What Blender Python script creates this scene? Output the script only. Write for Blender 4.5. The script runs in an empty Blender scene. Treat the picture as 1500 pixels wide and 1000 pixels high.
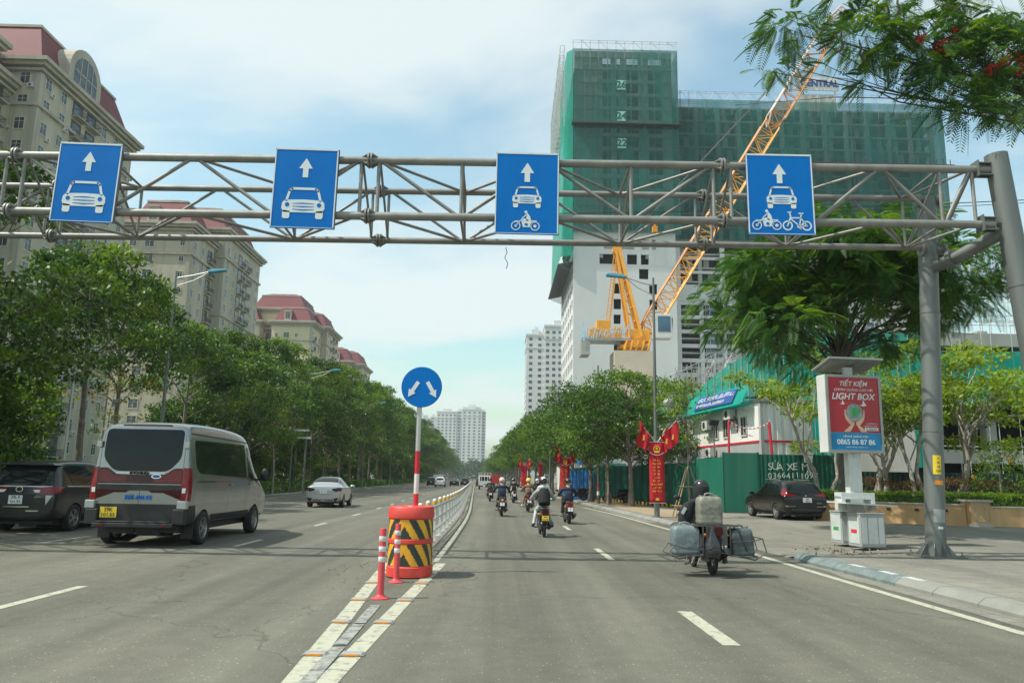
import bpy, bmesh, math, random
import numpy as np
from mathutils import Vector, Matrix, Euler, noise
from mathutils.bvhtree import BVHTree
from mathutils.geometry import delaunay_2d_cdt

SC = bpy.context.scene
COL = SC.collection
R = math.radians
PI = math.pi

# ------------------------------------------------------------------ camera
CAM_H = 1.5
cam_d = bpy.data.cameras.new('camera')
cam = bpy.data.objects.new('camera', cam_d)
COL.objects.link(cam)
cam_d.sensor_width = 36.0
cam_d.lens = 36.0 * 1120 / 1500
cam_d.clip_start = 0.1
cam_d.clip_end = 6000
_p, _y, _r = R(10.2), R(0.8), R(1.0)
fw = Vector((math.sin(_y) * math.cos(_p), math.cos(_y) * math.cos(_p), math.sin(_p)))
r0 = Vector((math.cos(_y), -math.sin(_y), 0))
u0 = r0.cross(fw)
rr = r0 * math.cos(_r) + u0 * math.sin(_r)
uu = -r0 * math.sin(_r) + u0 * math.cos(_r)
cam.matrix_world = Matrix(((rr.x, uu.x, -fw.x, 0), (rr.y, uu.y, -fw.y, 0), (rr.z, uu.z, -fw.z, CAM_H), (0, 0, 0, 1)))
SC.camera = cam

# ------------------------------------------------------------------ sun and sky
SUN_EL, SUN_AZ_BEHIND = R(56), R(14)      # sun on the left (-X), slightly behind the camera (-Y)
to_sun = Vector((-math.cos(SUN_EL) * math.cos(SUN_AZ_BEHIND), -math.cos(SUN_EL) * math.sin(SUN_AZ_BEHIND), math.sin(SUN_EL)))
sd = bpy.data.lights.new('sun', 'SUN')
sd.energy = 3.9
sd.angle = R(0.5)
sd.color = (1.0, 0.95, 0.86)
sun = bpy.data.objects.new('sun', sd)
COL.objects.link(sun)
sun.rotation_euler = to_sun.to_track_quat('Z', 'Y').to_euler()

W = bpy.data.worlds.new('World')
SC.world = W
W.use_nodes = True
nt = W.node_tree
nt.nodes.clear()
N = nt.nodes.new
def L(a, b): nt.links.new(a, b)
out = N('ShaderNodeOutputWorld')
bg = N('ShaderNodeBackground')
bg.inputs['Strength'].default_value = 0.15
sky = N('ShaderNodeTexSky')
sky.sky_type = 'NISHITA'
sky.sun_disc = False
sky.sun_elevation = SUN_EL
sky.sun_rotation = math.atan2(to_sun.x, to_sun.y)
sky.air_density = 1.3
sky.dust_density = 2.2
sky.ozone_density = 1.2
tint = N('ShaderNodeMix'); tint.data_type = 'RGBA'; tint.blend_type = 'MULTIPLY'
tint.inputs['Factor'].default_value = 1.0
tint.inputs['B'].default_value = (1.0, 1.19, 1.03, 1)
L(sky.outputs[0], tint.inputs['A'])
tc = N('ShaderNodeTexCoord')
sep = N('ShaderNodeSeparateXYZ'); L(tc.outputs['Generated'], sep.inputs[0])
zz = N('ShaderNodeMath'); zz.operation = 'ADD'; zz.inputs[1].default_value = 0.22; L(sep.outputs['Z'], zz.inputs[0])
zm = N('ShaderNodeMath'); zm.operation = 'MAXIMUM'; zm.inputs[1].default_value = 0.05; L(zz.outputs[0], zm.inputs[0])
dx = N('ShaderNodeMath'); dx.operation = 'DIVIDE'; L(sep.outputs['X'], dx.inputs[0]); L(zm.outputs[0], dx.inputs[1])
dy = N('ShaderNodeMath'); dy.operation = 'DIVIDE'; L(sep.outputs['Y'], dy.inputs[0]); L(zm.outputs[0], dy.inputs[1])
cmb = N('ShaderNodeCombineXYZ'); L(dx.outputs[0], cmb.inputs[0]); L(dy.outputs[0], cmb.inputs[1]); cmb.inputs[2].default_value = 3.1
mp = N('ShaderNodeMapping'); mp.inputs['Rotation'].default_value = (0, 0, R(35)); mp.inputs['Scale'].default_value = (0.75, 1.25, 1); mp.inputs['Location'].default_value = (0.35, 0.2, 0)
L(cmb.outputs[0], mp.inputs[0])
n1 = N('ShaderNodeTexNoise'); n1.inputs['Scale'].default_value = 1.25; n1.inputs['Detail'].default_value = 7; n1.inputs['Roughness'].default_value = 0.52; n1.inputs['Distortion'].default_value = 0.35
L(mp.outputs[0], n1.inputs['Vector'])
cr = N('ShaderNodeValToRGB'); cr.color_ramp.interpolation = 'EASE'
cr.color_ramp.elements[0].position = 0.37; cr.color_ramp.elements[0].color = (0, 0, 0, 1)
cr.color_ramp.elements[1].position = 0.60; cr.color_ramp.elements[1].color = (1, 1, 1, 1)
L(n1.outputs['Fac'], cr.inputs[0])
cm = N('ShaderNodeMath'); cm.operation = 'MULTIPLY_ADD'; cm.inputs[1].default_value = 0.82; cm.inputs[2].default_value = 0.06; L(cr.outputs[0], cm.inputs[0])
cloud = N('ShaderNodeRGB'); cloud.outputs[0].default_value = (4.5, 4.95, 4.9, 1)
mx = N('ShaderNodeMix'); mx.data_type = 'RGBA'
L(cm.outputs[0], mx.inputs['Factor']); L(tint.outputs['Result'], mx.inputs['A']); L(cloud.outputs[0], mx.inputs['B'])
L(mx.outputs['Result'], bg.inputs['Color']); L(bg.outputs[0], out.inputs['Surface'])

SC.view_settings.view_transform = 'Standard'
SC.view_settings.look = 'None'
SC.view_settings.gamma = 1
SC.view_settings.use_curve_mapping = False
SC.view_settings.exposure = 0.38
SC.render.engine = 'CYCLES'
SC.cycles.max_bounces = 8
SC.cycles.transparent_max_bounces = 24
SC.cycles.use_denoising = True

# ------------------------------------------------------------------ materials
MATS = {}
def new_mat(name):
    m = bpy.data.materials.new(name); m.use_nodes = True
    b = m.node_tree.nodes['Principled BSDF']
    MATS[name] = m
    return m, b, m.node_tree
def c4(c): return (c[0], c[1], c[2], 1)
def pm(name, col, rough=0.6, metal=0.0, var=0.12, scale=2.0, bump=0.0, bscale=30.0, spec=0.5, coat=0.0, dirt=0.0, dirtcol=(0.12, 0.10, 0.08), streak=False):
    """painted / stone / metal surface with low-frequency tone variation, optional dirt and bump"""
    m, b, t = new_mat(name)
    b.inputs['Roughness'].default_value = rough
    b.inputs['Metallic'].default_value = metal
    b.inputs['Specular IOR Level'].default_value = spec
    b.inputs['Coat Weight'].default_value = coat
    b.inputs['Coat Roughness'].default_value = 0.06
    tcn = t.nodes.new('ShaderNodeTexCoord')
    vec = tcn.outputs['Object']
    if streak:
        mpn = t.nodes.new('ShaderNodeMapping'); mpn.inputs['Scale'].default_value = (1, 1, 0.12)
        t.links.new(vec, mpn.inputs[0]); vec = mpn.outputs[0]
    nz = t.nodes.new('ShaderNodeTexNoise'); nz.inputs['Scale'].default_value = scale; nz.inputs['Detail'].default_value = 6
    t.links.new(vec, nz.inputs['Vector'])
    mr = t.nodes.new('ShaderNodeMapRange'); mr.inputs['From Min'].default_value = 0.3; mr.inputs['From Max'].default_value = 0.7
    mr.inputs['To Min'].default_value = 1 - var; mr.inputs['To Max'].default_value = 1 + var
    t.links.new(nz.outputs['Fac'], mr.inputs['Value'])
    hs = t.nodes.new('ShaderNodeHueSaturation'); hs.inputs['Color'].default_value = c4(col)
    t.links.new(mr.outputs[0], hs.inputs['Value'])
    res = hs.outputs[0]
    if dirt > 0:
        nd = t.nodes.new('ShaderNodeTexNoise'); nd.inputs['Scale'].default_value = scale * 2.3; nd.inputs['Detail'].default_value = 8; nd.inputs['Roughness'].default_value = 0.65
        t.links.new(vec, nd.inputs['Vector'])
        rp = t.nodes.new('ShaderNodeMapRange'); rp.inputs['From Min'].default_value = 0.48; rp.inputs['From Max'].default_value = 0.72
        rp.inputs['To Max'].default_value = dirt; t.links.new(nd.outputs['Fac'], rp.inputs['Value'])
        mxn = t.nodes.new('ShaderNodeMix'); mxn.data_type = 'RGBA'; mxn.inputs['B'].default_value = c4(dirtcol)
        t.links.new(rp.outputs[0], mxn.inputs['Factor']); t.links.new(res, mxn.inputs['A']); res = mxn.outputs['Result']
    t.links.new(res, b.inputs['Base Color'])
    if bump > 0:
        nb = t.nodes.new('ShaderNodeTexNoise'); nb.inputs['Scale'].default_value = bscale; nb.inputs['Detail'].default_value = 4
        t.links.new(tcn.outputs['Object'], nb.inputs['Vector'])
        bp = t.nodes.new('ShaderNodeBump'); bp.inputs['Strength'].default_value = bump; bp.inputs['Distance'].default_value = 0.02
        t.links.new(nb.outputs['Fac'], bp.inputs['Height']); t.links.new(bp.outputs[0], b.inputs['Normal'])
    return m
def leafmat(name, col, col2, trans=0.35, rough=0.5):
    """leaf with a little light passing through, tone differing from leaf to leaf and clump to clump"""
    m, b, t = new_mat(name)
    nd, lk = t.nodes, t.links
    geo = nd.new('ShaderNodeNewGeometry')
    tcn = nd.new('ShaderNodeTexCoord')
    oi = nd.new('ShaderNodeObjectInfo')
    nz = nd.new('ShaderNodeTexNoise'); nz.inputs['Scale'].default_value = 0.55; nz.inputs['Detail'].default_value = 3
    lk.new(tcn.outputs['Object'], nz.inputs['Vector'])
    a = nd.new('ShaderNodeMath'); a.operation = 'MULTIPLY_ADD'; a.inputs[1].default_value = 0.55; lk.new(geo.outputs['Random Per Island'], a.inputs[0])
    a2 = nd.new('ShaderNodeMapRange'); a2.inputs['From Min'].default_value = 0.3; a2.inputs['From Max'].default_value = 0.7; a2.inputs['To Max'].default_value = 0.45
    lk.new(nz.outputs['Fac'], a2.inputs['Value']); lk.new(a2.outputs[0], a.inputs[2])
    mxn = nd.new('ShaderNodeMix'); mxn.data_type = 'RGBA'; mxn.inputs['A'].default_value = c4(col); mxn.inputs['B'].default_value = c4(col2)
    lk.new(a.outputs[0], mxn.inputs['Factor'])
    hs = nd.new('ShaderNodeHueSaturation')
    vr = nd.new('ShaderNodeMapRange'); vr.inputs['To Min'].default_value = 0.82; vr.inputs['To Max'].default_value = 1.18
    lk.new(oi.outputs['Random'], vr.inputs['Value']); lk.new(vr.outputs[0], hs.inputs['Value']); lk.new(mxn.outputs['Result'], hs.inputs['Color'])
    b.inputs['Roughness'].default_value = rough
    b.inputs['Specular IOR Level'].default_value = 0.35
    lk.new(hs.outputs[0], b.inputs['Base Color'])
    tr = nd.new('ShaderNodeBsdfTranslucent')
    hs2 = nd.new('ShaderNodeHueSaturation'); hs2.inputs['Hue'].default_value = 0.485; hs2.inputs['Saturation'].default_value = 1.1; hs2.inputs['Value'].default_value = 1.5
    lk.new(hs.outputs[0], hs2.inputs['Color']); lk.new(hs2.outputs[0], tr.inputs['Color'])
    ms = nd.new('ShaderNodeMixShader'); ms.inputs[0].default_value = trans
    lk.new(b.outputs[0], ms.inputs[1]); lk.new(tr.outputs[0], ms.inputs[2])
    lk.new(ms.outputs[0], nd['Material Output'].inputs['Surface'])
    return m
def netmat(name, col, dens=0.6):
    """debris netting: fine mesh that lets part of the view through, denser along its seams"""
    m, b, t = new_mat(name)
    nd, lk = t.nodes, t.links
    b.inputs['Roughness'].default_value = 0.7
    tcn = nd.new('ShaderNodeTexCoord')
    nz = nd.new('ShaderNodeTexNoise'); nz.inputs['Scale'].default_value = 0.25; nz.inputs['Detail'].default_value = 8; nz.inputs['Roughness'].default_value = 0.6
    mpn = nd.new('ShaderNodeMapping'); mpn.inputs['Scale'].default_value = (1.6, 1.6, 0.35)
    lk.new(tcn.outputs['Object'], mpn.inputs[0]); lk.new(mpn.outputs[0], nz.inputs['Vector'])
    mr = nd.new('ShaderNodeMapRange'); mr.inputs['From Min'].default_value = 0.3; mr.inputs['From Max'].default_value = 0.7
    mr.inputs['To Min'].default_value = dens - 0.15; mr.inputs['To Max'].default_value = min(1, dens + 0.17)
    lk.new(nz.outputs['Fac'], mr.inputs['Value'])
    hs = nd.new('ShaderNodeHueSaturation'); hs.inputs['Color'].default_value = c4(col)
    mv = nd.new('ShaderNodeMapRange'); mv.inputs['From Min'].default_value = 0.3; mv.inputs['From Max'].default_value = 0.7; mv.inputs['To Min'].default_value = 0.75; mv.inputs['To Max'].default_value = 1.25
    lk.new(nz.outputs['Fac'], mv.inputs['Value']); lk.new(mv.outputs[0], hs.inputs['Value'])
    lk.new(hs.outputs[0], b.inputs['Base Color'])
    tr = nd.new('ShaderNodeBsdfTranslucent'); lk.new(hs.outputs[0], tr.inputs['Color'])
    m1 = nd.new('ShaderNodeMixShader'); m1.inputs[0].default_value = 0.4; lk.new(b.outputs[0], m1.inputs[1]); lk.new(tr.outputs[0], m1.inputs[2])
    tp = nd.new('ShaderNodeBsdfTransparent')
    ms = nd.new('ShaderNodeMixShader'); lk.new(mr.outputs[0], ms.inputs[0]); lk.new(tp.outputs[0], ms.inputs[1]); lk.new(m1.outputs[0], ms.inputs[2])
    lk.new(ms.outputs[0], nd['Material Output'].inputs['Surface'])
    return m

# ------------------------------------------------------------------ mesh builder
class MB:
    def __init__(s): s.v = []; s.f = []; s.m = []; s.M = None
    def _add(s, vs, fs, mat=0):
        o = len(s.v)
        if s.M is not None: vs = [tuple(s.M @ Vector(p)) for p in vs]
        s.v += [tuple(p) for p in vs]; s.f += [tuple(i + o for i in f) for f in fs]; s.m += [mat] * len(fs)
        return s
    def quad(s, a, b, c, d, mat=0): return s._add([a, b, c, d], [(0, 1, 2, 3)], mat)
    def poly(s, pts, mat=0): return s._add(pts, [tuple(range(len(pts)))], mat)
    def box(s, c, d, mat=0, rz=0, rot=None):
        x, y, z = d[0] / 2, d[1] / 2, d[2] / 2
        vs = [Vector(p) for p in ((-x, -y, -z), (x, -y, -z), (x, y, -z), (-x, y, -z), (-x, -y, z), (x, -y, z), (x, y, z), (-x, y, z))]
        E_ = (rot if rot is not None else Euler((0, 0, rz))).to_matrix()
        vs = [E_ @ p + Vector(c) for p in vs]
        return s._add(vs, [(0, 3, 2, 1), (4, 5, 6, 7), (0, 1, 5, 4), (1, 2, 6, 5), (2, 3, 7, 6), (3, 0, 4, 7)], mat)
    def b2(s, x0, x1, y0, y1, z0, z1, mat=0): return s.box(((x0 + x1) / 2, (y0 + y1) / 2, (z0 + z1) / 2), (x1 - x0, y1 - y0, z1 - z0), mat)
    def beam(s, p0, p1, w, h=None, mat=0, up=(0, 0, 1)):
        h = h or w; p0 = Vector(p0); p1 = Vector(p1); d = (p1 - p0).normalized(); u = Vector(up)
        if abs(d.dot(u)) > 0.98: u = Vector((0, 1, 0))
        a = d.cross(u).normalized() * w / 2; b = a.cross(d).normalized() * h / 2
        vs = [p + q for p in (p0, p1) for q in (-a - b, a - b, a + b, -a + b)]
        return s._add(vs, [(0, 3, 2, 1), (4, 5, 6, 7), (0, 1, 5, 4), (1, 2, 6, 5), (2, 3, 7, 6), (3, 0, 4, 7)], mat)
    def tube(s, pts, r, n=8, mat=0, cap=True):
        pts = [Vector(p) for p in pts]; k = len(pts)
        rs = r if isinstance(r, (list, tuple)) else [r] * k
        vs = []; prev = None
        for i, p in enumerate(pts):
            d = (pts[min(i + 1, k - 1)] - pts[max(i - 1, 0)]).normalized()
            if prev is None:
                u = Vector((0, 0, 1)) if abs(d.z) < 0.9 else Vector((1, 0, 0))
                a = d.cross(u).normalized()
            else:
                a = (prev - d * prev.dot(d)).normalized()
            prev = a; b = d.cross(a)
            for j in range(n):
                t = 2 * PI * j / n; vs.append(p + (a * math.cos(t) + b * math.sin(t)) * rs[i])
        fs = []
        for i in range(k - 1):
            for j in range(n):
                j2 = (j + 1) % n; fs.append((i * n + j, i * n + j2, (i + 1) * n + j2, (i + 1) * n + j))
        if cap: fs.append(tuple(range(n))[::-1]); fs.append(tuple((k - 1) * n + j for j in range(n)))
        return s._add(vs, fs, mat)
    def cyl(s, p0, p1, r0, r1=None, n=12, mat=0): return s.tube([p0, p1], [r0, r0 if r1 is None else r1], n, mat)
    def lathe(s, prof, n=16, mat=0, c=(0, 0, 0), axis='z', mats=None):
        k = len(prof); vs = []
        for r, z in prof:
            for j in range(n):
                t = 2 * PI * j / n; x, y = r * math.cos(t), r * math.sin(t)
                p = (x, y, z) if axis == 'z' else ((z, x, y) if axis == 'x' else (x, z, y))
                vs.append((p[0] + c[0], p[1] + c[1], p[2] + c[2]))
        for i in range(k - 1):
            o = len(s.v)
            mm = mats[i] if mats else mat
            s._add([vs[i * n + j] for j in range(n)] + [vs[(i + 1) * n + j] for j in range(n)],
                   [(j, (j + 1) % n, n + (j + 1) % n, n + j) for j in range(n)], mm)
        return s
    def sphere(s, c, r, n=12, m=8, mat=0):
        if not isinstance(r, (list, tuple)): r = (r, r, r)
        vs = [(c[0], c[1], c[2] - r[2])]
        for i in range(1, m):
            a = -PI / 2 + PI * i / m
            for j in range(n):
                t = 2 * PI * j / n; vs.append((c[0] + r[0] * math.cos(a) * math.cos(t), c[1] + r[1] * math.cos(a) * math.sin(t), c[2] + r[2] * math.sin(a)))
        vs.append((c[0], c[1], c[2] + r[2])); fs = [(0, 1 + (j + 1) % n, 1 + j) for j in range(n)]
        for i in range(m - 2):
            for j in range(n):
                a = 1 + i * n + j; b = 1 + i * n + (j + 1) % n; fs.append((a, b, b + n, a + n))
        e = len(vs) - 1; o = 1 + (m - 2) * n; fs += [(o + j, o + (j + 1) % n, e) for j in range(n)]
        return s._add(vs, fs, mat)
    def prism(s, poly, a0, a1, axis='y', mat=0):
        """poly in the plane across `axis`: 'y' -> (x,z), 'x' -> (y,z), 'z' -> (x,y)"""
        def P(p, t): return (p[0], t, p[1]) if axis == 'y' else ((t, p[0], p[1]) if axis == 'x' else (p[0], p[1], t))
        n = len(poly); vs = [P(p, a0) for p in poly] + [P(p, a1) for p in poly]
        return s._add(vs, [tuple(range(n)), tuple(range(2 * n - 1, n - 1, -1))] + [(i, n + i, n + (i + 1) % n, (i + 1) % n) for i in range(n)], mat)
    def mesh(s, name, mats, smooth=None, fix=True):
        me = bpy.data.meshes.new(name); me.from_pydata(s.v, [], s.f)
        for m in (mats if isinstance(mats, (list, tuple)) else [mats]): me.materials.append(MATS[m] if isinstance(m, str) else m)
        me.polygons.foreach_set('material_index', s.m)
        if fix:
            bm = bmesh.new(); bm.from_mesh(me); bmesh.ops.remove_doubles(bm, verts=bm.verts, dist=1e-5); bmesh.ops.recalc_face_normals(bm, faces=bm.faces); bm.to_mesh(me); bm.free()
        if smooth:
            me.polygons.foreach_set('use_smooth', [True] * len(me.polygons)); me.set_sharp_from_angle(angle=R(smooth))
        me.update(); return me
    def build(s, name, mats, parent=None, smooth=None, bevel=0, fix=True):
        return link(name, s.mesh(name, mats, smooth, fix), parent, bevel)
def link(name, me, parent=None, bevel=0):
    o = bpy.data.objects.new(name, me); COL.objects.link(o)
    if parent is not None: o.parent = parent
    if bevel:
        b = o.modifiers.new('bevel', 'BEVEL'); b.width = bevel; b.segments = 2; b.limit_method = 'ANGLE'; b.angle_limit = R(40)
    return o
def tag(o, label=None, cat=None, group=None, kind=None):
    if label: o['label'] = label
    if cat: o['category'] = cat
    if group: o['group'] = group
    if kind: o['kind'] = kind
    return o
def thing(name, label, cat, loc=(0, 0, 0), rz=0, group=None):
    o = bpy.data.objects.new(name, None); COL.objects.link(o); o.location = loc; o.rotation_euler = (0, 0, rz); o.empty_display_size = 0.2
    return tag(o, label, cat, group)
def dup(o, loc=None, rz=None, label=None, scale=None, parent=None, group=None):
    c = o.copy(); COL.objects.link(c); c.parent = parent
    if loc is not None: c.location = loc
    if rz is not None: c.rotation_euler = (0, 0, rz)
    if scale is not None: c.scale = scale if isinstance(scale, (tuple, list)) else (scale,) * 3
    if label: c['label'] = label
    if group: c['group'] = group
    for ch in list(o.children): dup(ch, parent=c)
    return c
def evalmesh(o, name):
    """bake the modifiers of o into a plain mesh"""
    dg = bpy.context.evaluated_depsgraph_get(); dg.update()
    me = bpy.data.meshes.new_from_object(o.evaluated_get(dg)); me.name = name
    return me
ORD = ['first', 'second', 'third', 'fourth', 'fifth', 'sixth', 'seventh', 'eighth', 'ninth', 'tenth', 'eleventh', 'twelfth', 'thirteenth', 'fourteenth', 'fifteenth', 'sixteenth', 'seventeenth', 'eighteenth', 'nineteenth', 'twentieth']
FONT = None
def text_mesh(txt, size, thick=0.004, bold=0.0, align='CENTER', shear=0, xs=1.0, spacing=1.0):
    cu = bpy.data.curves.new('lettering', 'FONT'); cu.body = txt; cu.size = size; cu.extrude = thick / 2; cu.offset = bold
    cu.align_x = align; cu.align_y = 'CENTER'; cu.shear = shear; cu.space_character = spacing; cu.resolution_u = 3
    o = bpy.data.objects.new('lettering', cu); COL.objects.link(o); o.scale = (xs, 1, 1)
    bpy.context.view_layer.update()
    me = evalmesh(o, 'lettering')
    me.transform(Matrix.Diagonal((xs, 1, 1, 1)))
    bpy.data.objects.remove(o)
    return me
def text(txt, size, mat, loc, parent=None, rz=0, face='-y', thick=0.004, bold=0.0, name='lettering', align='CENTER', shear=0, xs=1.0, tilt=0, rot=None, spacing=1.0):
    me = text_mesh(txt, size, thick, bold, align, shear, xs, spacing)
    me.materials.clear(); me.materials.append(MATS[mat])
    B = {'-y': Euler((PI / 2, 0, 0)), '-x': Euler((PI / 2, 0, -PI / 2)), '+x': Euler((PI / 2, 0, PI / 2)), '+z': Euler((0, 0, 0))}[face].to_matrix().to_4x4()
    M = Matrix.Translation(loc) @ Matrix.Rotation(rz, 4, 'Z') @ B @ Matrix.Rotation(tilt, 4, 'Z')
    me.transform(M)
    return link(name, me, parent)
def join_meshes(mes, name):
    bm = bmesh.new(); mats = []
    for me in mes:
        idx = []
        for m in me.materials:
            if m not in mats: mats.append(m)
            idx.append(mats.index(m))
        n0 = len(bm.faces); bm.from_mesh(me); bm.faces.ensure_lookup_table()
        for f in bm.faces[n0:]: f.material_index = idx[f.material_index] if idx else 0
    r = bpy.data.meshes.new(name); bm.to_mesh(r); bm.free()
    for m in mats: r.materials.append(m)
    return r
def off(Y):
    """the road bends gently to the left beyond 20 m"""
    if Y < 20: return 0.0
    if Y < 40: return -0.03 * (Y - 20) ** 2 / 40
    return -0.3 - 0.03 * (Y - 40)
def sweep(mb, path, prof, mat=0, cap=True):
    """path of (x, y) or (x, y, z), profile of (offset to the right of travel, z)"""
    pts = [Vector((p[0], p[1], p[2] if len(p) > 2 else 0)) for p in path]; k = len(pts); n = len(prof); vs = []
    for i, p in enumerate(pts):
        d = pts[min(i + 1, k - 1)] - pts[max(i - 1, 0)]; d.z = 0; d.normalize(); r = Vector((d.y, -d.x, 0))
        for a, z in prof: vs.append(p + r * a + Vector((0, 0, z)))
    fs = [(i * n + j, i * n + (j + 1) % n, (i + 1) * n + (j + 1) % n, (i + 1) * n + j) for i in range(k - 1) for j in range(n)]
    if cap: fs += [tuple(range(n)), tuple((k - 1) * n + j for j in range(n))]
    return mb._add(vs, fs, mat)
# ------------------------------------------------------------------ material table
pm('galv', (0.25, 0.245, 0.225), 0.55, 0.35, 0.2, 3, 0.15, 40, dirt=0.35, dirtcol=(0.16, 0.15, 0.13))
pm('galv_post', (0.17, 0.185, 0.175), 0.5, 0.45, 0.16, 2.5, 0.12, 50, dirt=0.25, dirtcol=(0.12, 0.12, 0.11), streak=True)
pm('steel_light', (0.5, 0.5, 0.48), 0.4, 0.6, 0.1)
pm('sign_blue', (0.0, 0.155, 0.52), 0.5, 0, 0.07, 1.5, spec=0.15)
pm('sign_white', (0.70, 0.74, 0.74), 0.45, 0, 0.06, 4)
pm('sign_back', (0.14, 0.15, 0.16), 0.5, 0.3)
pm('white_paint', (0.66, 0.66, 0.63), 0.5, 0, 0.08, 2, dirt=0.45, dirtcol=(0.28, 0.27, 0.24))
pm('black_plastic', (0.018, 0.019, 0.02), 0.55, 0, 0.25)
pm('rubber', (0.02, 0.02, 0.02), 0.85, 0, 0.3, 8)
pm('rubber_dirty', (0.05, 0.045, 0.04), 0.9, 0, 0.3, 8, dirt=0.5, dirtcol=(0.13, 0.11, 0.09))
pm('red_plastic', (0.66, 0.055, 0.04), 0.45, 0, 0.15, 3, dirt=0.4, dirtcol=(0.3, 0.1, 0.07))
pm('red_paint', (0.52, 0.02, 0.035), 0.4, 0, 0.1)
pm('refl_yellow', (0.74, 0.37, 0.02), 0.4, 0, 0.12, 3, dirt=0.35, dirtcol=(0.3, 0.2, 0.08))
pm('refl_black', (0.03, 0.04, 0.035), 0.5)
pm('yellow', (0.75, 0.55, 0.03), 0.5)
pm('orange', (0.75, 0.28, 0.03), 0.45)
pm('red_cloth', (0.50, 0.008, 0.022), 0.75, 0, 0.1, 4)
pm('gold', (0.85, 0.50, 0.05), 0.6)
pm('glass_dark', (0.008, 0.012, 0.013), 0.05, 0, 0.0, spec=0.3)
pm('glass_bldg', (0.06, 0.075, 0.075), 0.12, 0, 0.8, 0.9, spec=0.6)
pm('glass_blue', (0.05, 0.11, 0.17), 0.1, 0, 0.3, 0.5, spec=0.6)
pm('tail_red', (0.20, 0.003, 0.008), 0.12, 0, 0.1, spec=0.4, coat=0.3)
pm('tail_dark', (0.045, 0.003, 0.006), 0.12, 0, 0.2, 12, spec=0.3, coat=0.2)
pm('chrome', (0.75, 0.76, 0.77), 0.12, 1.0, 0.05)
pm('rim', (0.42, 0.42, 0.43), 0.3, 0.9, 0.1)
pm('paint_silver', (0.44, 0.45, 0.455), 0.3, 0.65, 0.03, 2, coat=0.8)
pm('paint_van', (0.30, 0.315, 0.31), 0.26, 0.8, 0.03, 2, coat=0.6, dirt=0.12, dirtcol=(0.1, 0.09, 0.07))
pm('paint_grey', (0.016, 0.018, 0.020), 0.25, 0.3, 0.04, 2, coat=0.5)
pm('paint_black', (0.008, 0.009, 0.010), 0.22, 0.2, 0.1, 2, coat=0.4)
pm('paint_white', (0.72, 0.73, 0.73), 0.3, 0, 0.03, 2, coat=0.7)
pm('paint_red', (0.45, 0.03, 0.03), 0.35, 0, 0.08, 2, coat=0.4)
pm('plate_yellow', (0.80, 0.56, 0.03), 0.4)
pm('plate_white', (0.78, 0.78, 0.76), 0.4)
pm('ink', (0.02, 0.02, 0.02), 0.6)
pm('ink_blue', (0.01, 0.06, 0.32), 0.6)
pm('num_blue', (0.0, 0.16, 0.62), 0.5)
pm('bark', (0.17, 0.14, 0.11), 0.9, 0, 0.3, 5, 0.6, 18)
pm('bark_dark', (0.075, 0.062, 0.052), 0.9, 0, 0.3, 5, 0.6, 18)
pm('bark_pale', (0.33, 0.30, 0.25), 0.85, 0, 0.3, 4, 0.4, 20, dirt=0.5, dirtcol=(0.15, 0.14, 0.11))
pm('bamboo', (0.34, 0.25, 0.14), 0.7, 0, 0.2, 6)
leafmat('leaf_deep', (0.015, 0.052, 0.012), (0.072, 0.155, 0.020), 0.30, 0.42)
leafmat('leaf_mid', (0.045, 0.11, 0.014), (0.17, 0.28, 0.03), 0.38)
leafmat('leaf_fern', (0.018, 0.068, 0.016), (0.07, 0.165, 0.026), 0.33)
leafmat('leaf_lime', (0.12, 0.21, 0.02), (0.28, 0.35, 0.045), 0.45)
leafmat('leaf_hedge', (0.06, 0.15, 0.015), (0.20, 0.32, 0.03), 0.35)
leafmat('leaf_yellow', (0.25, 0.2, 0.02), (0.34, 0.22, 0.03), 0.4)
leafmat('leaf_maroon', (0.12, 0.03, 0.03), (0.22, 0.08, 0.05), 0.3)
leafmat('petal_red', (0.32, 0.02, 0.01), (0.45, 0.05, 0.02), 0.2)
leafmat('petal_orange', (0.7, 0.16, 0.02), (0.8, 0.3, 0.03), 0.3)
leafmat('leaf_far', (0.03, 0.07, 0.025), (0.06, 0.13, 0.035), 0.3)
pm('apt_wall', (0.47, 0.43, 0.33), 0.85, 0, 0.16, 0.35, 0.1, 4, dirt=0.6, dirtcol=(0.27, 0.25, 0.2), streak=True)
pm('apt_wall_b', (0.62, 0.53, 0.34), 0.85, 0, 0.07, 0.15, 0.1, 4, dirt=0.16, dirtcol=(0.33, 0.3, 0.22), streak=True)
pm('apt_trim', (0.44, 0.40, 0.32), 0.8, 0, 0.15, 0.3, dirt=0.6, dirtcol=(0.22, 0.2, 0.17), streak=True)
pm('apt_roof', (0.145, 0.016, 0.022), 0.7, 0, 0.12, 0.3, 0.3, 8)
pm('win_frame', (0.55, 0.55, 0.50), 0.5)
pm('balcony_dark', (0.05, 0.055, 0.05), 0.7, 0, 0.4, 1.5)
pm('iron', (0.03, 0.032, 0.035), 0.6)
pm('ac_white', (0.6, 0.6, 0.57), 0.5, 0, 0.1)
pm('tower_white', (0.64, 0.65, 0.64), 0.8, 0, 0.05, 0.1, dirt=0.12, dirtcol=(0.4, 0.4, 0.38))
pm('tower_far', (0.60, 0.61, 0.60), 0.8, 0, 0.05, 0.05)
pm('concrete', (0.36, 0.37, 0.34), 0.9, 0, 0.15, 0.3, dirt=0.3, dirtcol=(0.2, 0.2, 0.18))
pm('concrete_lt', (0.45, 0.43, 0.37), 0.9, 0, 0.12, 0.4, dirt=0.3, dirtcol=(0.25, 0.23, 0.18), streak=True)
pm('void_dark', (0.035, 0.045, 0.045), 0.9, 0, 0.4, 0.4)
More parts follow.
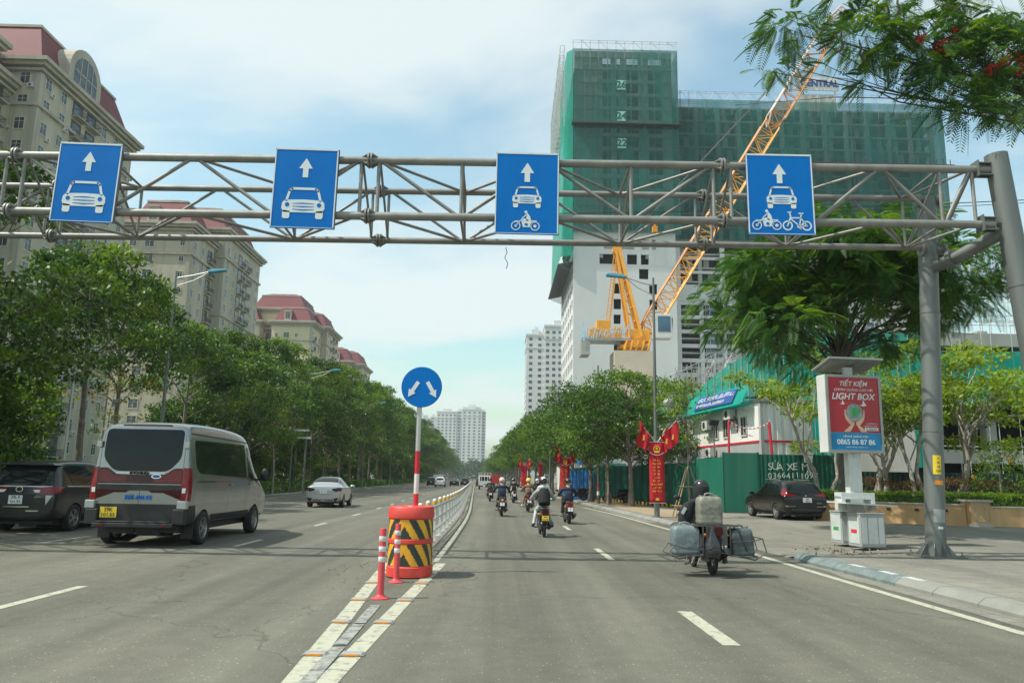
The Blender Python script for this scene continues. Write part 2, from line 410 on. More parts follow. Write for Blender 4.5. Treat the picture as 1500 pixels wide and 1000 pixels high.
netmat('net_green', (0.0, 0.165, 0.135), 0.66)
pm('num_board', (0.30, 0.62, 0.52), 0.6)
pm('hoard_shaded', (0.0, 0.035, 0.026), 0.6, 0, 0.3, 0.7)  # hoarding green darkened, with the shade of the trees put into its colour
netmat('net_bright', (0.0, 0.42, 0.30), 0.9)
netmat('net_board', (0.0, 0.42, 0.34), 0.97)
pm('scaffold', (0.40, 0.41, 0.39), 0.5, 0.4, 0.15, 1)
pm('crane_yellow', (0.75, 0.33, 0.02), 0.45, 0, 0.12, 0.8)
pm('crane_orange', (0.55, 0.22, 0.05), 0.5, 0, 0.15, 0.8)
pm('crane_pale', (0.62, 0.48, 0.40), 0.5, 0, 0.1, 0.8)
pm('letter_blue', (0.35, 0.60, 0.78), 0.5)
pm('ballast', (0.50, 0.43, 0.33), 0.85, 0, 0.1, 0.4)
pm('container_white', (0.72, 0.72, 0.68), 0.6, 0, 0.06, 0.8, dirt=0.12, dirtcol=(0.4, 0.37, 0.3), streak=True)
pm('container_grey', (0.36, 0.37, 0.36), 0.6, 0, 0.1, 0.8)
pm('hoard_green', (0.0, 0.085, 0.055), 0.45, 0, 0.18, 0.7, dirt=0.2, dirtcol=(0.06, 0.11, 0.09), streak=True)
pm('hoard_green_lt', (0.008, 0.13, 0.085), 0.45, 0, 0.18, 0.7, dirt=0.3, dirtcol=(0.08, 0.16, 0.13), streak=True)
pm('chalk', (0.55, 0.60, 0.56), 0.9, 0, 0.15, 8)
pm('planter_stone', (0.55, 0.34, 0.16), 0.7, 0, 0.14, 1.5, 0.15, 12, dirt=0.35, dirtcol=(0.30, 0.18, 0.09), streak=True)
pm('planter_cap', (0.42, 0.40, 0.36), 0.7)
pm('soil', (0.11, 0.085, 0.055), 0.95, 0, 0.2, 2, 0.5, 20)
pm('lightbox_frame', (0.34, 0.36, 0.35), 0.45, 0.5, 0.08)
pm('lightbox_side', (0.62, 0.63, 0.61), 0.45, 0.1, 0.06)
pm('poster_red', (0.42, 0.022, 0.035), 0.3, 0, 0.08, 1.5)
pm('poster_blue', (0.0, 0.22, 0.48), 0.3)
pm('skin_print', (0.62, 0.42, 0.30), 0.5, 0, 0.15, 6)
pm('globe_print', (0.22, 0.30, 0.28), 0.4, 0, 0.3, 10)
pm('green_print', (0.03, 0.30, 0.08), 0.4, 0, 0.3, 8)
pm('bin_grey', (0.36, 0.39, 0.38), 0.55, 0.2, 0.08, 2, dirt=0.2)
pm('bin_light', (0.55, 0.58, 0.56), 0.55, 0.1, 0.08, 2, dirt=0.2)
pm('solar', (0.25, 0.25, 0.22), 0.6, 0.2)
pm('lamp_blue', (0.10, 0.38, 0.55), 0.4, 0, 0.1)
pm('globe_grey', (0.42, 0.44, 0.43), 0.3, 0.3, 0.1)
pm('teal', (0.0, 0.35, 0.33), 0.5)
pm('board_navy', (0.01, 0.05, 0.25), 0.4)
pm('blue_panel', (0.02, 0.16, 0.42), 0.5, 0, 0.15, 1)
pm('stripe_red', (0.55, 0.03, 0.05), 0.5)
pm('cloth_navy', (0.012, 0.022, 0.05), 0.85, 0, 0.2, 6)
pm('cloth_black', (0.012, 0.013, 0.015), 0.85, 0, 0.25, 6)
pm('cloth_white', (0.60, 0.66, 0.68), 0.85, 0, 0.08, 6)
pm('cloth_grey', (0.30, 0.34, 0.34), 0.85, 0, 0.12, 6)
pm('cloth_pale', (0.42, 0.48, 0.47), 0.85, 0, 0.15, 6)
pm('cloth_brown', (0.19, 0.105, 0.07), 0.85, 0, 0.1, 6)
pm('cloth_dkgreen', (0.035, 0.05, 0.04), 0.85, 0, 0.2, 6)
pm('cloth_dust', (0.16, 0.15, 0.12), 0.9, 0, 0.2, 6)
pm('skin', (0.45, 0.28, 0.19), 0.55, 0, 0.08, 6)
pm('helmet_pink', (0.75, 0.50, 0.47), 0.25, 0, 0.05, coat=0.5)
pm('helmet_white', (0.72, 0.73, 0.72), 0.25, 0, 0.05, coat=0.5)
pm('helmet_yellow', (0.75, 0.52, 0.02), 0.25, 0, 0.05, coat=0.5)
pm('helmet_black', (0.015, 0.016, 0.018), 0.25, 0, 0.05, coat=0.5)
pm('bike_black', (0.02, 0.022, 0.024), 0.3, 0.1, 0.1, coat=0.5)
pm('bike_green', (0.03, 0.06, 0.055), 0.3, 0.1, 0.1, coat=0.5)
pm('bike_white', (0.6, 0.63, 0.63), 0.3, 0.1, 0.05, coat=0.5)
pm('bike_brown', (0.07, 0.045, 0.035), 0.35, 0.1, 0.1, coat=0.5)
pm('engine', (0.12, 0.12, 0.115), 0.45, 0.7, 0.3, 12)
pm('jerry_blue', (0.16, 0.20, 0.215), 0.5, 0, 0.15, 6, dirt=0.75, dirtcol=(0.10, 0.11, 0.11))
pm('jerry_grey', (0.22, 0.215, 0.175), 0.55, 0, 0.2, 7, dirt=0.9, dirtcol=(0.06, 0.06, 0.055))
pm('jerry_dark', (0.08, 0.10, 0.105), 0.5, 0, 0.2, 6, dirt=0.8, dirtcol=(0.04, 0.045, 0.045))
pm('bag_black', (0.02, 0.022, 0.024), 0.18, 0, 0.3, 12, 0.8, 16, spec=0.8)
pm('cable', (0.02, 0.02, 0.02), 0.7)
pm('kerb', (0.22, 0.225, 0.20), 0.85, 0, 0.15, 1.5, 0.2, 20, dirt=0.4, dirtcol=(0.14, 0.14, 0.12))
pm('kerb_paint', (0.13, 0.17, 0.165), 0.7, 0, 0.2, 3, dirt=0.6, dirtcol=(0.30, 0.31, 0.29))
pm('kerb_white', (0.6, 0.62, 0.6), 0.7, 0, 0.1, 6, dirt=0.3, dirtcol=(0.3, 0.3, 0.28))
pm('grass', (0.05, 0.085, 0.02), 0.95, 0, 0.35, 2, 0.5, 20)

def road_paint(name, col, wear):
    m, b, t = new_mat(name)
    nd, lk = t.nodes, t.links
    b.inputs['Roughness'].default_value = 0.7
    tcn = nd.new('ShaderNodeTexCoord')
    nz = nd.new('ShaderNodeTexNoise'); nz.inputs['Scale'].default_value = 9; nz.inputs['Detail'].default_value = 12; nz.inputs['Roughness'].default_value = 0.75
    lk.new(tcn.outputs['Object'], nz.inputs['Vector'])
    mr = nd.new('ShaderNodeMapRange'); mr.inputs['From Min'].default_value = 0.62 - wear * 0.25; mr.inputs['From Max'].default_value = 0.72 - wear * 0.18
    lk.new(nz.outputs['Fac'], mr.inputs['Value'])
    mxn = nd.new('ShaderNodeMix'); mxn.data_type = 'RGBA'; mxn.inputs['A'].default_value = c4(col); mxn.inputs['B'].default_value = (0.13, 0.13, 0.12, 1)
    lk.new(mr.outputs[0], mxn.inputs['Factor']); lk.new(mxn.outputs['Result'], b.inputs['Base Color'])
road_paint('line_white', (0.42, 0.42, 0.32), 0.42)
road_paint('line_thin', (0.38, 0.38, 0.30), 0.6)
road_paint('line_worn', (0.33, 0.34, 0.30), 0.75)

def ground_mat(name, base, alt, grain, rough=0.9, gscale=60, patch=None, bump=0.25):
    m, b, t = new_mat(name)
    nd, lk = t.nodes, t.links
    b.inputs['Roughness'].default_value = rough
    b.inputs['Specular IOR Level'].default_value = 0.3
    tcn = nd.new('ShaderNodeTexCoord')
    n1_ = nd.new('ShaderNodeTexNoise'); n1_.inputs['Scale'].default_value = 0.35; n1_.inputs['Detail'].default_value = 8; n1_.inputs['Roughness'].default_value = 0.6
    mpn = nd.new('ShaderNodeMapping'); mpn.inputs['Scale'].default_value = (1.0, 0.35, 1); lk.new(tcn.outputs['Object'], mpn.inputs[0]); lk.new(mpn.outputs[0], n1_.inputs['Vector'])
    mr = nd.new('ShaderNodeMapRange'); mr.inputs['From Min'].default_value = 0.33; mr.inputs['From Max'].default_value = 0.67; lk.new(n1_.outputs['Fac'], mr.inputs['Value'])
    mxn = nd.new('ShaderNodeMix'); mxn.data_type = 'RGBA'; mxn.inputs['A'].default_value = c4(base); mxn.inputs['B'].default_value = c4(alt); lk.new(mr.outputs[0], mxn.inputs['Factor'])
    res = mxn.outputs['Result']
    n2 = nd.new('ShaderNodeTexNoise'); n2.inputs['Scale'].default_value = gscale; n2.inputs['Detail'].default_value = 3; n2.inputs['Roughness'].default_value = 0.8; lk.new(tcn.outputs['Object'], n2.inputs['Vector'])
    mr2 = nd.new('ShaderNodeMapRange'); mr2.inputs['From Min'].default_value = 0.25; mr2.inputs['From Max'].default_value = 0.75; mr2.inputs['To Min'].default_value = 1 - grain; mr2.inputs['To Max'].default_value = 1 + grain; lk.new(n2.outputs['Fac'], mr2.inputs['Value'])
    # medium blotches, e.g. oil drips, tar and dust
    n3 = nd.new('ShaderNodeTexNoise'); n3.inputs['Scale'].default_value = 3.2; n3.inputs['Detail'].default_value = 9; n3.inputs['Roughness'].default_value = 0.7; lk.new(tcn.outputs['Object'], n3.inputs['Vector'])
    mr3 = nd.new('ShaderNodeMapRange'); mr3.inputs['From Min'].default_value = 0.3; mr3.inputs['From Max'].default_value = 0.7; mr3.inputs['To Min'].default_value = 0.88; mr3.inputs['To Max'].default_value = 1.12; lk.new(n3.outputs['Fac'], mr3.inputs['Value'])
    mm = nd.new('ShaderNodeMath'); mm.operation = 'MULTIPLY'; lk.new(mr2.outputs[0], mm.inputs[0]); lk.new(mr3.outputs[0], mm.inputs[1])
    # pale stones scattered in the binder
    vo = nd.new('ShaderNodeTexVoronoi'); vo.inputs['Scale'].default_value = gscale * 0.55; lk.new(tcn.outputs['Object'], vo.inputs['Vector'])
    vs = nd.new('ShaderNodeSeparateColor'); lk.new(vo.outputs['Color'], vs.inputs[0])
    gt = nd.new('ShaderNodeMath'); gt.operation = 'GREATER_THAN'; gt.inputs[1].default_value = 0.93; lk.new(vs.outputs[0], gt.inputs[0])
    lt = nd.new('ShaderNodeMath'); lt.operation = 'LESS_THAN'; lt.inputs[1].default_value = 0.32; lk.new(vo.outputs['Distance'], lt.inputs[0])
    st = nd.new('ShaderNodeMath'); st.operation = 'MULTIPLY'; lk.new(gt.outputs[0], st.inputs[0]); lk.new(lt.outputs[0], st.inputs[1])
    sa = nd.new('ShaderNodeMath'); sa.operation = 'MULTIPLY_ADD'; sa.inputs[1].default_value = grain * 2.2; lk.new(st.outputs[0], sa.inputs[0]); lk.new(mm.outputs[0], sa.inputs[2])
    if patch:   # lanes polished and darkened by tyres, long streaks of dust and oil
        mpl = nd.new('ShaderNodeMapping'); mpl.inputs['Scale'].default_value = (0.85, 0.012, 1); lk.new(tcn.outputs['Object'], mpl.inputs[0])
        n4 = nd.new('ShaderNodeTexNoise'); n4.inputs['Scale'].default_value = 1.3; n4.inputs['Detail'].default_value = 5; n4.inputs['Roughness'].default_value = 0.6; lk.new(mpl.outputs[0], n4.inputs['Vector'])
        mr4 = nd.new('ShaderNodeMapRange'); mr4.inputs['From Min'].default_value = 0.32; mr4.inputs['From Max'].default_value = 0.68; mr4.inputs['To Min'].default_value = 0.72; mr4.inputs['To Max'].default_value = 1.26; lk.new(n4.outputs['Fac'], mr4.inputs['Value'])
        n5 = nd.new('ShaderNodeTexNoise'); n5.inputs['Scale'].default_value = 0.9; n5.inputs['Detail'].default_value = 10; n5.inputs['Roughness'].default_value = 0.75; lk.new(tcn.outputs['Object'], n5.inputs['Vector'])
        mr5 = nd.new('ShaderNodeMapRange'); mr5.inputs['From Min'].default_value = 0.62; mr5.inputs['From Max'].default_value = 0.72; mr5.inputs['To Min'].default_value = 1.0; mr5.inputs['To Max'].default_value = 0.72; lk.new(n5.outputs['Fac'], mr5.inputs['Value'])
        m4 = nd.new('ShaderNodeMath'); m4.operation = 'MULTIPLY'; lk.new(mr4.outputs[0], m4.inputs[0]); lk.new(mr5.outputs[0], m4.inputs[1])
        vc = nd.new('ShaderNodeTexVoronoi'); vc.feature = 'DISTANCE_TO_EDGE'; vc.inputs['Scale'].default_value = 0.16; vd_ = nd.new('ShaderNodeVectorMath'); vd_.operation = 'ADD'
        nv = nd.new('ShaderNodeTexNoise'); nv.inputs['Scale'].default_value = 1.6; nv.inputs['Detail'].default_value = 6; lk.new(tcn.outputs['Object'], nv.inputs['Vector']); lk.new(tcn.outputs['Object'], vd_.inputs[0]); lk.new(nv.outputs['Color'], vd_.inputs[1]); lk.new(vd_.outputs[0], vc.inputs['Vector'])
        mc = nd.new('ShaderNodeMapRange'); mc.inputs['From Min'].default_value = 0.0; mc.inputs['From Max'].default_value = 0.004; mc.inputs['To Min'].default_value = 0.62; lk.new(vc.outputs['Distance'], mc.inputs['Value'])
        m6 = nd.new('ShaderNodeMath'); m6.operation = 'MULTIPLY'; lk.new(m4.outputs[0], m6.inputs[0]); lk.new(mc.outputs[0], m6.inputs[1])
        m5 = nd.new('ShaderNodeMath'); m5.operation = 'MULTIPLY'; lk.new(m6.outputs[0], m5.inputs[0]); lk.new(sa.outputs[0], m5.inputs[1]); sa = m5
    if name == 'pavement':   # worn square paving joints
        bk_ = nd.new('ShaderNodeTexBrick'); bk_.offset = 0.0; bk_.inputs['Scale'].default_value = 1.0; bk_.inputs['Brick Width'].default_value = 0.5; bk_.inputs['Row Height'].default_value = 0.5; bk_.inputs['Mortar Size'].default_value = 0.012
        bk_.inputs['Color1'].default_value = (1, 1, 1, 1); bk_.inputs['Color2'].default_value = (0.88, 0.88, 0.88, 1); bk_.inputs['Mortar'].default_value = (0.66, 0.66, 0.66, 1); lk.new(tcn.outputs['Object'], bk_.inputs['Vector'])
        mb_ = nd.new('ShaderNodeMath'); mb_.operation = 'MULTIPLY'; lk.new(bk_.outputs['Color'], mb_.inputs[0]); lk.new(sa.outputs[0], mb_.inputs[1]); sa = mb_
    hs = nd.new('ShaderNodeHueSaturation'); lk.new(sa.outputs[0], hs.inputs['Value']); lk.new(res, hs.inputs['Color']); lk.new(hs.outputs[0], b.inputs['Base Color'])
    if bump:
        bp = nd.new('ShaderNodeBump'); bp.inputs['Strength'].default_value = bump; bp.inputs['Distance'].default_value = 0.01; lk.new(n2.outputs['Fac'], bp.inputs['Height']); lk.new(bp.outputs[0], b.inputs['Normal'])
    return m
ground_mat('asphalt', (0.102, 0.101, 0.079), (0.145, 0.140, 0.110), 0.42, 0.85, 55, patch=True)
ground_mat('pavement', (0.17, 0.165, 0.14), (0.25, 0.24, 0.20), 0.22, 0.9, 30)
ground_mat('sand_soil', (0.26, 0.20, 0.13), (0.34, 0.27, 0.18), 0.25, 0.95, 30)
ground_mat('ground_far', (0.10, 0.11, 0.07), (0.16, 0.15, 0.10), 0.2, 0.95, 3, bump=0)
# ------------------------------------------------------------------ ground, road, pavement
rng = random.Random(7)
def strip(x0, x1, ys, z, follow=True):
    mb = MB()
    for a, b in zip(ys[:-1], ys[1:]):
        oa, ob = (off(a), off(b)) if follow else (0, 0)
        mb.quad((x0 + oa, a, z), (x1 + oa, a, z), (x1 + ob, b, z), (x0 + ob, b, z))
    return mb
YS = [-30, 0, 10, 20] + list(range(24, 64, 4)) + list(range(64, 200, 12)) + [240, 300, 400, 600]
def struct(o): return tag(o, kind='structure')
g = MB(); g.quad((-2500, -400, -0.06), (2500, -400, -0.06), (2500, 4500, -0.06), (-2500, 4500, -0.06))
struct(g.build('ground', 'ground_far'))
struct(strip(-15.45, 7.4, YS, 0.0).build('road', 'asphalt'))
def sstep(a, b, x):
    t = min(1, max(0, (x - a) / (b - a))); return t * t * (3 - 2 * t)
def zpav(x, y):
    w = sstep(15.4, 16.8, y) * (1 - sstep(26.5, 28.5, y))
    return 0.13 - w * (0.115 * (1 - sstep(6.4, 9.5, x)))
KERB_R = [(6.16, -12), (6.15, 4), (6.14, 10), (6.08, 13), (5.99, 14.6), (6.0, 15.5), (6.1, 16.1)]
KERB_R2 = [(6.05, 27.2), (6.0, 28), (6.0, 29), (5.85 + 0, 32)] + [(5.95 + off(y) , y) for y in (36, 42, 50, 60, 75, 90, 110, 130, 160, 200)]
def kerb_x(y):
    if 16.2 <= y <= 27: return 6.0
    P = KERB_R if y < 20 else KERB_R2
    for (xa, ya), (xb, yb) in zip(P[:-1], P[1:]):
        if ya <= y <= yb: return xa + (xb - xa) * (y - ya) / (yb - ya)
    return P[0][0] if y < P[0][1] else P[-1][0]
def zp2(u, x_, y_): return 0.002 if (u == 0 and 16.2 <= y_ <= 27) else zpav(x_, y_)
pv = MB(); yy = [-12, -4, 2, 5, 8, 10, 12, 13] + [13.5 + 0.35 * i for i in range(44)] + list(range(30, 60, 3)) + list(range(60, 201, 10))
us = [0, 0.08, 0.2, 0.4, 0.8, 1.3, 1.9, 2.6, 3.4, 4.5, 7, 12, 20, 30, 45]
for a, b in zip(yy[:-1], yy[1:]):
    for u, v in zip(us[:-1], us[1:]):
        q = []
        for (uu_, y_) in ((u, a), (v, a), (v, b), (u, b)):
            x_ = kerb_x(y_) + (0.12 if not 16.2 <= y_ <= 27 else 0) + uu_
            q.append((x_, y_, zp2(uu_, x_, y_)))
        pv.quad(*q)
struct(pv.build('pavement', 'pavement', smooth=30))
KP = [(-0.05, -0.02), (-0.05, 0.05), (0.04, 0.12), (0.10, 0.137), (0.26, 0.139), (0.26, -0.02)]
def resample(path, step):
    P = [Vector((p[0], p[1], 0)) for p in path]; outp = [P[0].copy()]; cur = P[0].copy(); i = 1; acc = step
    while i < len(P):
        d = (P[i] - cur).length
        if d < 1e-6: i += 1; continue
        if d >= acc: cur = cur + (P[i] - cur) * (acc / d); outp.append(cur.copy()); acc = step
        else: acc -= d; cur = P[i].copy(); i += 1
    return [(p.x, p.y) for p in outp]
kb = MB()
fine = resample(KERB_R, 0.25)
n = 0
while n < len(fine) - 1:
    seg = fine[n:n + 5]; yc = seg[0][1]
    mat = 1 if 11.0 < yc < 15.6 else 0
    sweep(kb, [(seg[0][0], seg[0][1] + 0.008)] + seg[1:-1] + [(seg[-1][0], seg[-1][1] - 0.004)], KP, mat)
    n += 4
far = resample(KERB_R2, 1.0)
for n in range(0, len(far) - 1): sweep(kb, far[n:n + 2], KP, 0)
k_ = kb.build('kerb', ['kerb', 'kerb_paint', 'kerb_white']); struct(k_)
# faded white marks sprayed on the kerb
wk = MB()
for y0 in (11.6, 12.35, 13.35):
    for j in range(5):
        ya = y0 + j * 0.09
        x_ = kerb_x(ya)
        wk.poly([(x_ + 0.0, ya, 0.1405 - 0.055), (x_ + 0.0, ya + 0.055, 0.1405 - 0.055), (x_ + 0.10, ya + 0.05, 0.1405), (x_ + 0.24, ya + 0.03 * j % 0.05, 0.1425), (x_ + 0.2, ya - 0.01, 0.1415)])
struct(wk.build('kerb_marks', 'kerb_white'))
# sandy soil strip under the street trees
sp = MB()
ys_ = list(range(31, 131, 2))
for a, b in zip(ys_[:-1], ys_[1:]):
    w = lambda y: (kerb_x(y) + 0.45 + 0.25 * math.sin(y * 1.7), kerb_x(y) + 3.0 + 0.5 * math.sin(y * 0.9) + 0.3 * math.sin(y * 2.3))
    (l0, r0_), (l1, r1_) = w(a), w(b)
    sp.quad((l0, a, 0.137), (r0_, a, 0.137), (r1_, b, 0.137), (l1, b, 0.137))
struct(sp.build('soil_strip', 'sand_soil'))
dp = MB()   # drift of sand and grit by the gutter in front of the kerb
for (x0, x1, y0, y1) in ((5.55, 6.05, 29, 44), (5.75, 6.2, 5, 15.5)):
    pts = []
    m_ = 24
    for i in range(m_ + 1):
        y = y0 + (y1 - y0) * i / m_; pts.append((x0 + off(y) * 0.6 + 0.12 * noise.noise(Vector((y * 0.9, 0, 3))), y, 0.004))
    for i in range(m_, -1, -1):
        y = y0 + (y1 - y0) * i / m_; pts.append((x1 + off(y) * 0.6, y, 0.004))
    for i in range(m_): dp.quad(pts[i], pts[2 * m_ + 1 - i], pts[2 * m_ - i], pts[i + 1])
struct(dp.build('gutter_grit', 'pavement'))
# left kerb and verge
lk_ = MB(); PL = [(-15.5 + off(y), y) for y in YS if y >= -30]
sweep(lk_, PL, [(-0.3, -0.02), (-0.3, 0.14), (-0.02, 0.14), (0.06, 0.06), (0.06, -0.02)])
struct(lk_.build('kerb_left', 'kerb'))
vg = strip(-60, -15.75, YS, 0.10); struct(vg.build('verge_left', 'grass'))
# planting bed behind the planter wall, and the site yard
yd = MB(); yd.quad((8.0, 30, 0.131), (120, 24, 0.131), (120, 260, 0.131), (8.0, 260, 0.131)); 
# road markings, each on its own sheet 4 mm above the asphalt
ln = MB(); z = 0.004
def dash(mb, x, y0, y1, w=0.13, zz_=0.004, mat=0):
    mb.quad((x - w / 2 + off(y0), y0, zz_), (x + w / 2 + off(y0), y0, zz_), (x + w / 2 + off(y1), y1, zz_), (x - w / 2 + off(y1), y1, zz_), mat)
dash(ln, -5.51, 6.3, 10.7, 0.14, mat=0)
for s_, e_ in [(16.8, 18.65), (24, 25.6), (30.5, 32.3), (37.4, 39.1), (43.4, 45.1)] + [(50 + 6.6 * i, 51.8 + 6.6 * i) for i in range(22)]:
    dash(ln, -5.56, s_, e_, 0.13)
    dash(ln, -9.68, s_ + 0.1, e_ + 0.2, 0.13, mat=1)
dash(ln, -9.68, 8.6, 10.6, 0.13, mat=1)
for s_, e_ in [(7.53, 9.41), (15.2, 17.7), (24.0, 26.0)] + [(31.5 + 7.5 * i, 33.5 + 7.5 * i) for i in range(18)]:
    dash(ln, 2.22, s_, e_, 0.17 if s_ < 10 else 0.13)
ya = 2.0
while ya < 44:
    yb = ya + 2
    def ex(y): return 5.53 + 0.08 * math.sin(y * 0.4) * 0.3 + (off(y) * 1.6 if y > 24 else 0)
    for (a, b, m_) in ((ya, yb, 0 if ya > 6.5 else 1),):
        ln.quad((ex(a) - 0.075, a, z), (ex(a) + 0.075, a, z), (ex(b) + 0.075, b, z), (ex(b) - 0.075, b, z), m_)
    ya = yb
ys2 = [-10, 10, 20, 28, 36, 44, 60, 90, 140, 200]
for a, b in zip(ys2[:-1], ys2[1:]):
    ln.quad((-14.9 + off(a), a, z), (-14.77 + off(a), a, z), (-14.77 + off(b), b, z), (-14.9 + off(b), b, z), 1)
for a, b in zip([14.4] + ys2[2:-1], ys2[2:]):   # the two thin lines beside the median fence
    for x_ in (-1.12, -1.9):
        ln.quad((x_ - 0.05 + off(a), a, z), (x_ + 0.05 + off(a), a, z), (x_ + 0.05 + off(b), b, z), (x_ - 0.05 + off(b), b, z), 1)
def sx(side, y):   # centre lines of the two converging stripes of the median nose
    return (-1.48 - 0.32 * (y - 6) / 5.7) if side == 'l' else (-1.245 + 0.175 * (y - 6) / 5.8)
gaps = [6.91, 8.4, 9.88, 11.45]
for side in 'lr':
    y0 = 1.5
    for gp in gaps + [13.0, 14.2]:
        a, b = y0, gp - 0.07
        ln.quad((sx(side, a) - 0.088, a, z), (sx(side, a) + 0.088, a, z), (sx(side, b) + 0.088, b, z), (sx(side, b) - 0.088, b, z))
        y0 = gp + 0.07
for a, b in ((5.0, 7.2), (7.3, 8.3), (8.35, 9.5)):
    xm = lambda y: (sx('l', y) + sx('r', y)) / 2 - 0.02
    ln.quad((xm(a) - 0.06, a, z + 0.004), (xm(a) + 0.06, a, z + 0.004), (xm(b) + 0.06, b, z + 0.004), (xm(b) - 0.06, b, z + 0.004), 2)
struct(ln.build('road_markings', ['line_white', 'line_thin', 'line_worn']))
# grit gathered round the foot of the median
gm = MB(); rg = random.Random(3)
for i in range(260):
    a = rg.random() * 2 * PI; rr_ = rg.random() ** 0.5
    x_ = -1.75 + 1.1 * rr_ * math.cos(a); y_ = 12.6 + 2.2 * rr_ * math.sin(a)
    if rg.random() < 0.5: y_ = 12 + rg.random() * 30; x_ = -1.5 + off(y_) + rg.gauss(0.1, 0.22)
    s_ = 0.004 + rg.random() * 0.011
    gm.box((x_, y_, s_ * 0.4 + 0.002), (s_ * 2, s_ * 1.5, s_ * 0.8), rz=rg.random() * 3)
tag(gm.build('gravel', 'sand_soil'), 'loose grit and crumbs of stone along the foot of the median', 'gravel', kind='stuff')
mk = MB()
import itertools
for a, b in zip([13.0] + list(range(18, 120, 4)), range(18, 124, 4)):
    mk.quad((-1.78 + off(a) + 0.06 * math.sin(a), a, 0.009), (-1.3 + off(a) + 0.07 * math.sin(a * 2.0), a, 0.009), (-1.3 + off(b) + 0.07 * math.sin(b * 2.0), b, 0.009), (-1.78 + off(b) + 0.06 * math.sin(b), b, 0.009))
struct(mk.build('median_strip', 'pavement'))

# ------------------------------------------------------------------ reflective studs
def stud(x, y, side, i):
    t = thing('road_stud', '', 'road stud', (x, y, 0.004), 0, 'reflective studs between the stripe segments')
    t['label'] = 'metal road stud with orange reflector on the %s median stripe, %s from the camera' % ('left' if side == 'l' else 'right', ORD[i])
    b = MB(); b.prism([(-0.11, 0), (0.11, 0), (0.085, 0.022), (-0.085, 0.022)], -0.055, 0.055); b.build('housing', 'steel_light', t, bevel=0.004)
    r_ = MB(); r_.prism([(-0.065, 0.003), (0.065, 0.003), (0.06, 0.019), (-0.06, 0.019)], -0.064, -0.054); r_.build('reflector', 'orange', t)
for side in 'lr':
    for i, gp in enumerate(gaps): stud(sx(side, gp), gp, side, i)

# ------------------------------------------------------------------ median fence
fence = thing('median_fence', 'long silver steel median fence with yellow capped posts dividing the two carriageways', 'fence', (-1.55, 15.6, 0))
fp = MB()
fp.box((0, 0, 0.44), (0.075, 0.075, 0.88), 0); fp.cyl((0, 0, 0.87), (0, 0, 0.93), 0.058, 0.058, 12, 1); fp.sphere((0, 0, 0.95), 0.054, 12, 8, 0); fp.box((0, 0, 0.01), (0.16, 0.16, 0.02), 0)
pme = fp.mesh('post', ['steel_light', 'yellow_cap'] if False else ['white_paint', 'refl_yellow'], 35)
post_y = [15.6 + 1.75 * i for i in range(72)]
for y in post_y:
    o = link('post', pme, fence); o.location = (off(y), y - 15.6, 0)
rl = MB()
for a, b in zip(post_y[:-1], post_y[1:]):
    for h_, s_ in ((0.80, 0.04), (0.52, 0.03), (0.25, 0.03)):
        rl.beam((off(a), a - 15.6, h_), (off(b), b - 15.6, h_), 0.03, s_)
    for f_ in (0.25, 0.5, 0.75):
        x_ = off(a) + (off(b) - off(a)) * f_; rl.cyl((x_, a + 1.75 * f_ - 15.6, 0.25), (x_, a + 1.75 * f_ - 15.6, 0.8), 0.011, n=6)
rl.build('rails', 'steel_light', fence)

# ------------------------------------------------------------------ red crash barrel with chevrons
def superell(a, b, n=48, e=2.6):
    P = []
    for i in range(n):
        t = 2 * PI * i / n; c, s_ = math.cos(t), math.sin(t)
        P.append((a * math.copysign(abs(c) ** (2 / e), c), b * math.copysign(abs(s_) ** (2 / e), s_)))
    return P
barrel = thing('crash_barrel', 'red plastic crash barrel with yellow and black chevron bands at the median tip', 'crash barrel', (-1.36, 12.38, 0), R(-4))
bm_ = MB(); n = 56
prof = [(0.93, 0), (1.0, 0.02), (1.0, 0.155), (0.965, 0.165), (0.955, 0.175), (0.955, 0.505), (0.985, 0.515), (0.985, 0.565), (0.955, 0.575), (0.955, 0.87), (1.0, 0.885), (1.01, 0.95), (0.985, 0.985), (0.97, 1.03), (0.93, 1.055), (0.82, 1.06), (0.74, 1.035), (0.0, 1.03)]
base = superell(0.345, 0.44, n)
for (s0, z0), (s1, z1) in zip(prof[:-1], prof[1:]):
    for j in range(n):
        p, q = base[j], base[(j + 1) % n]
        bm_.quad((p[0] * s0, p[1] * s0, z0), (q[0] * s0, q[1] * s0, z0), (q[0] * s1, q[1] * s1, z1), (p[0] * s1, p[1] * s1, z1))
for a in (-0.5, 0.5, 1.5, 2.5):
    pass
bm_.build('body', 'red_plastic', barrel, smooth=40)
lid = MB(); lid.lathe([(0.0, 0.02), (0.155, 0.02), (0.17, 0.0)], 24, c=(0.04, -0.02, 1.042)); lid.build('lid', 'red_plastic', barrel, smooth=40)
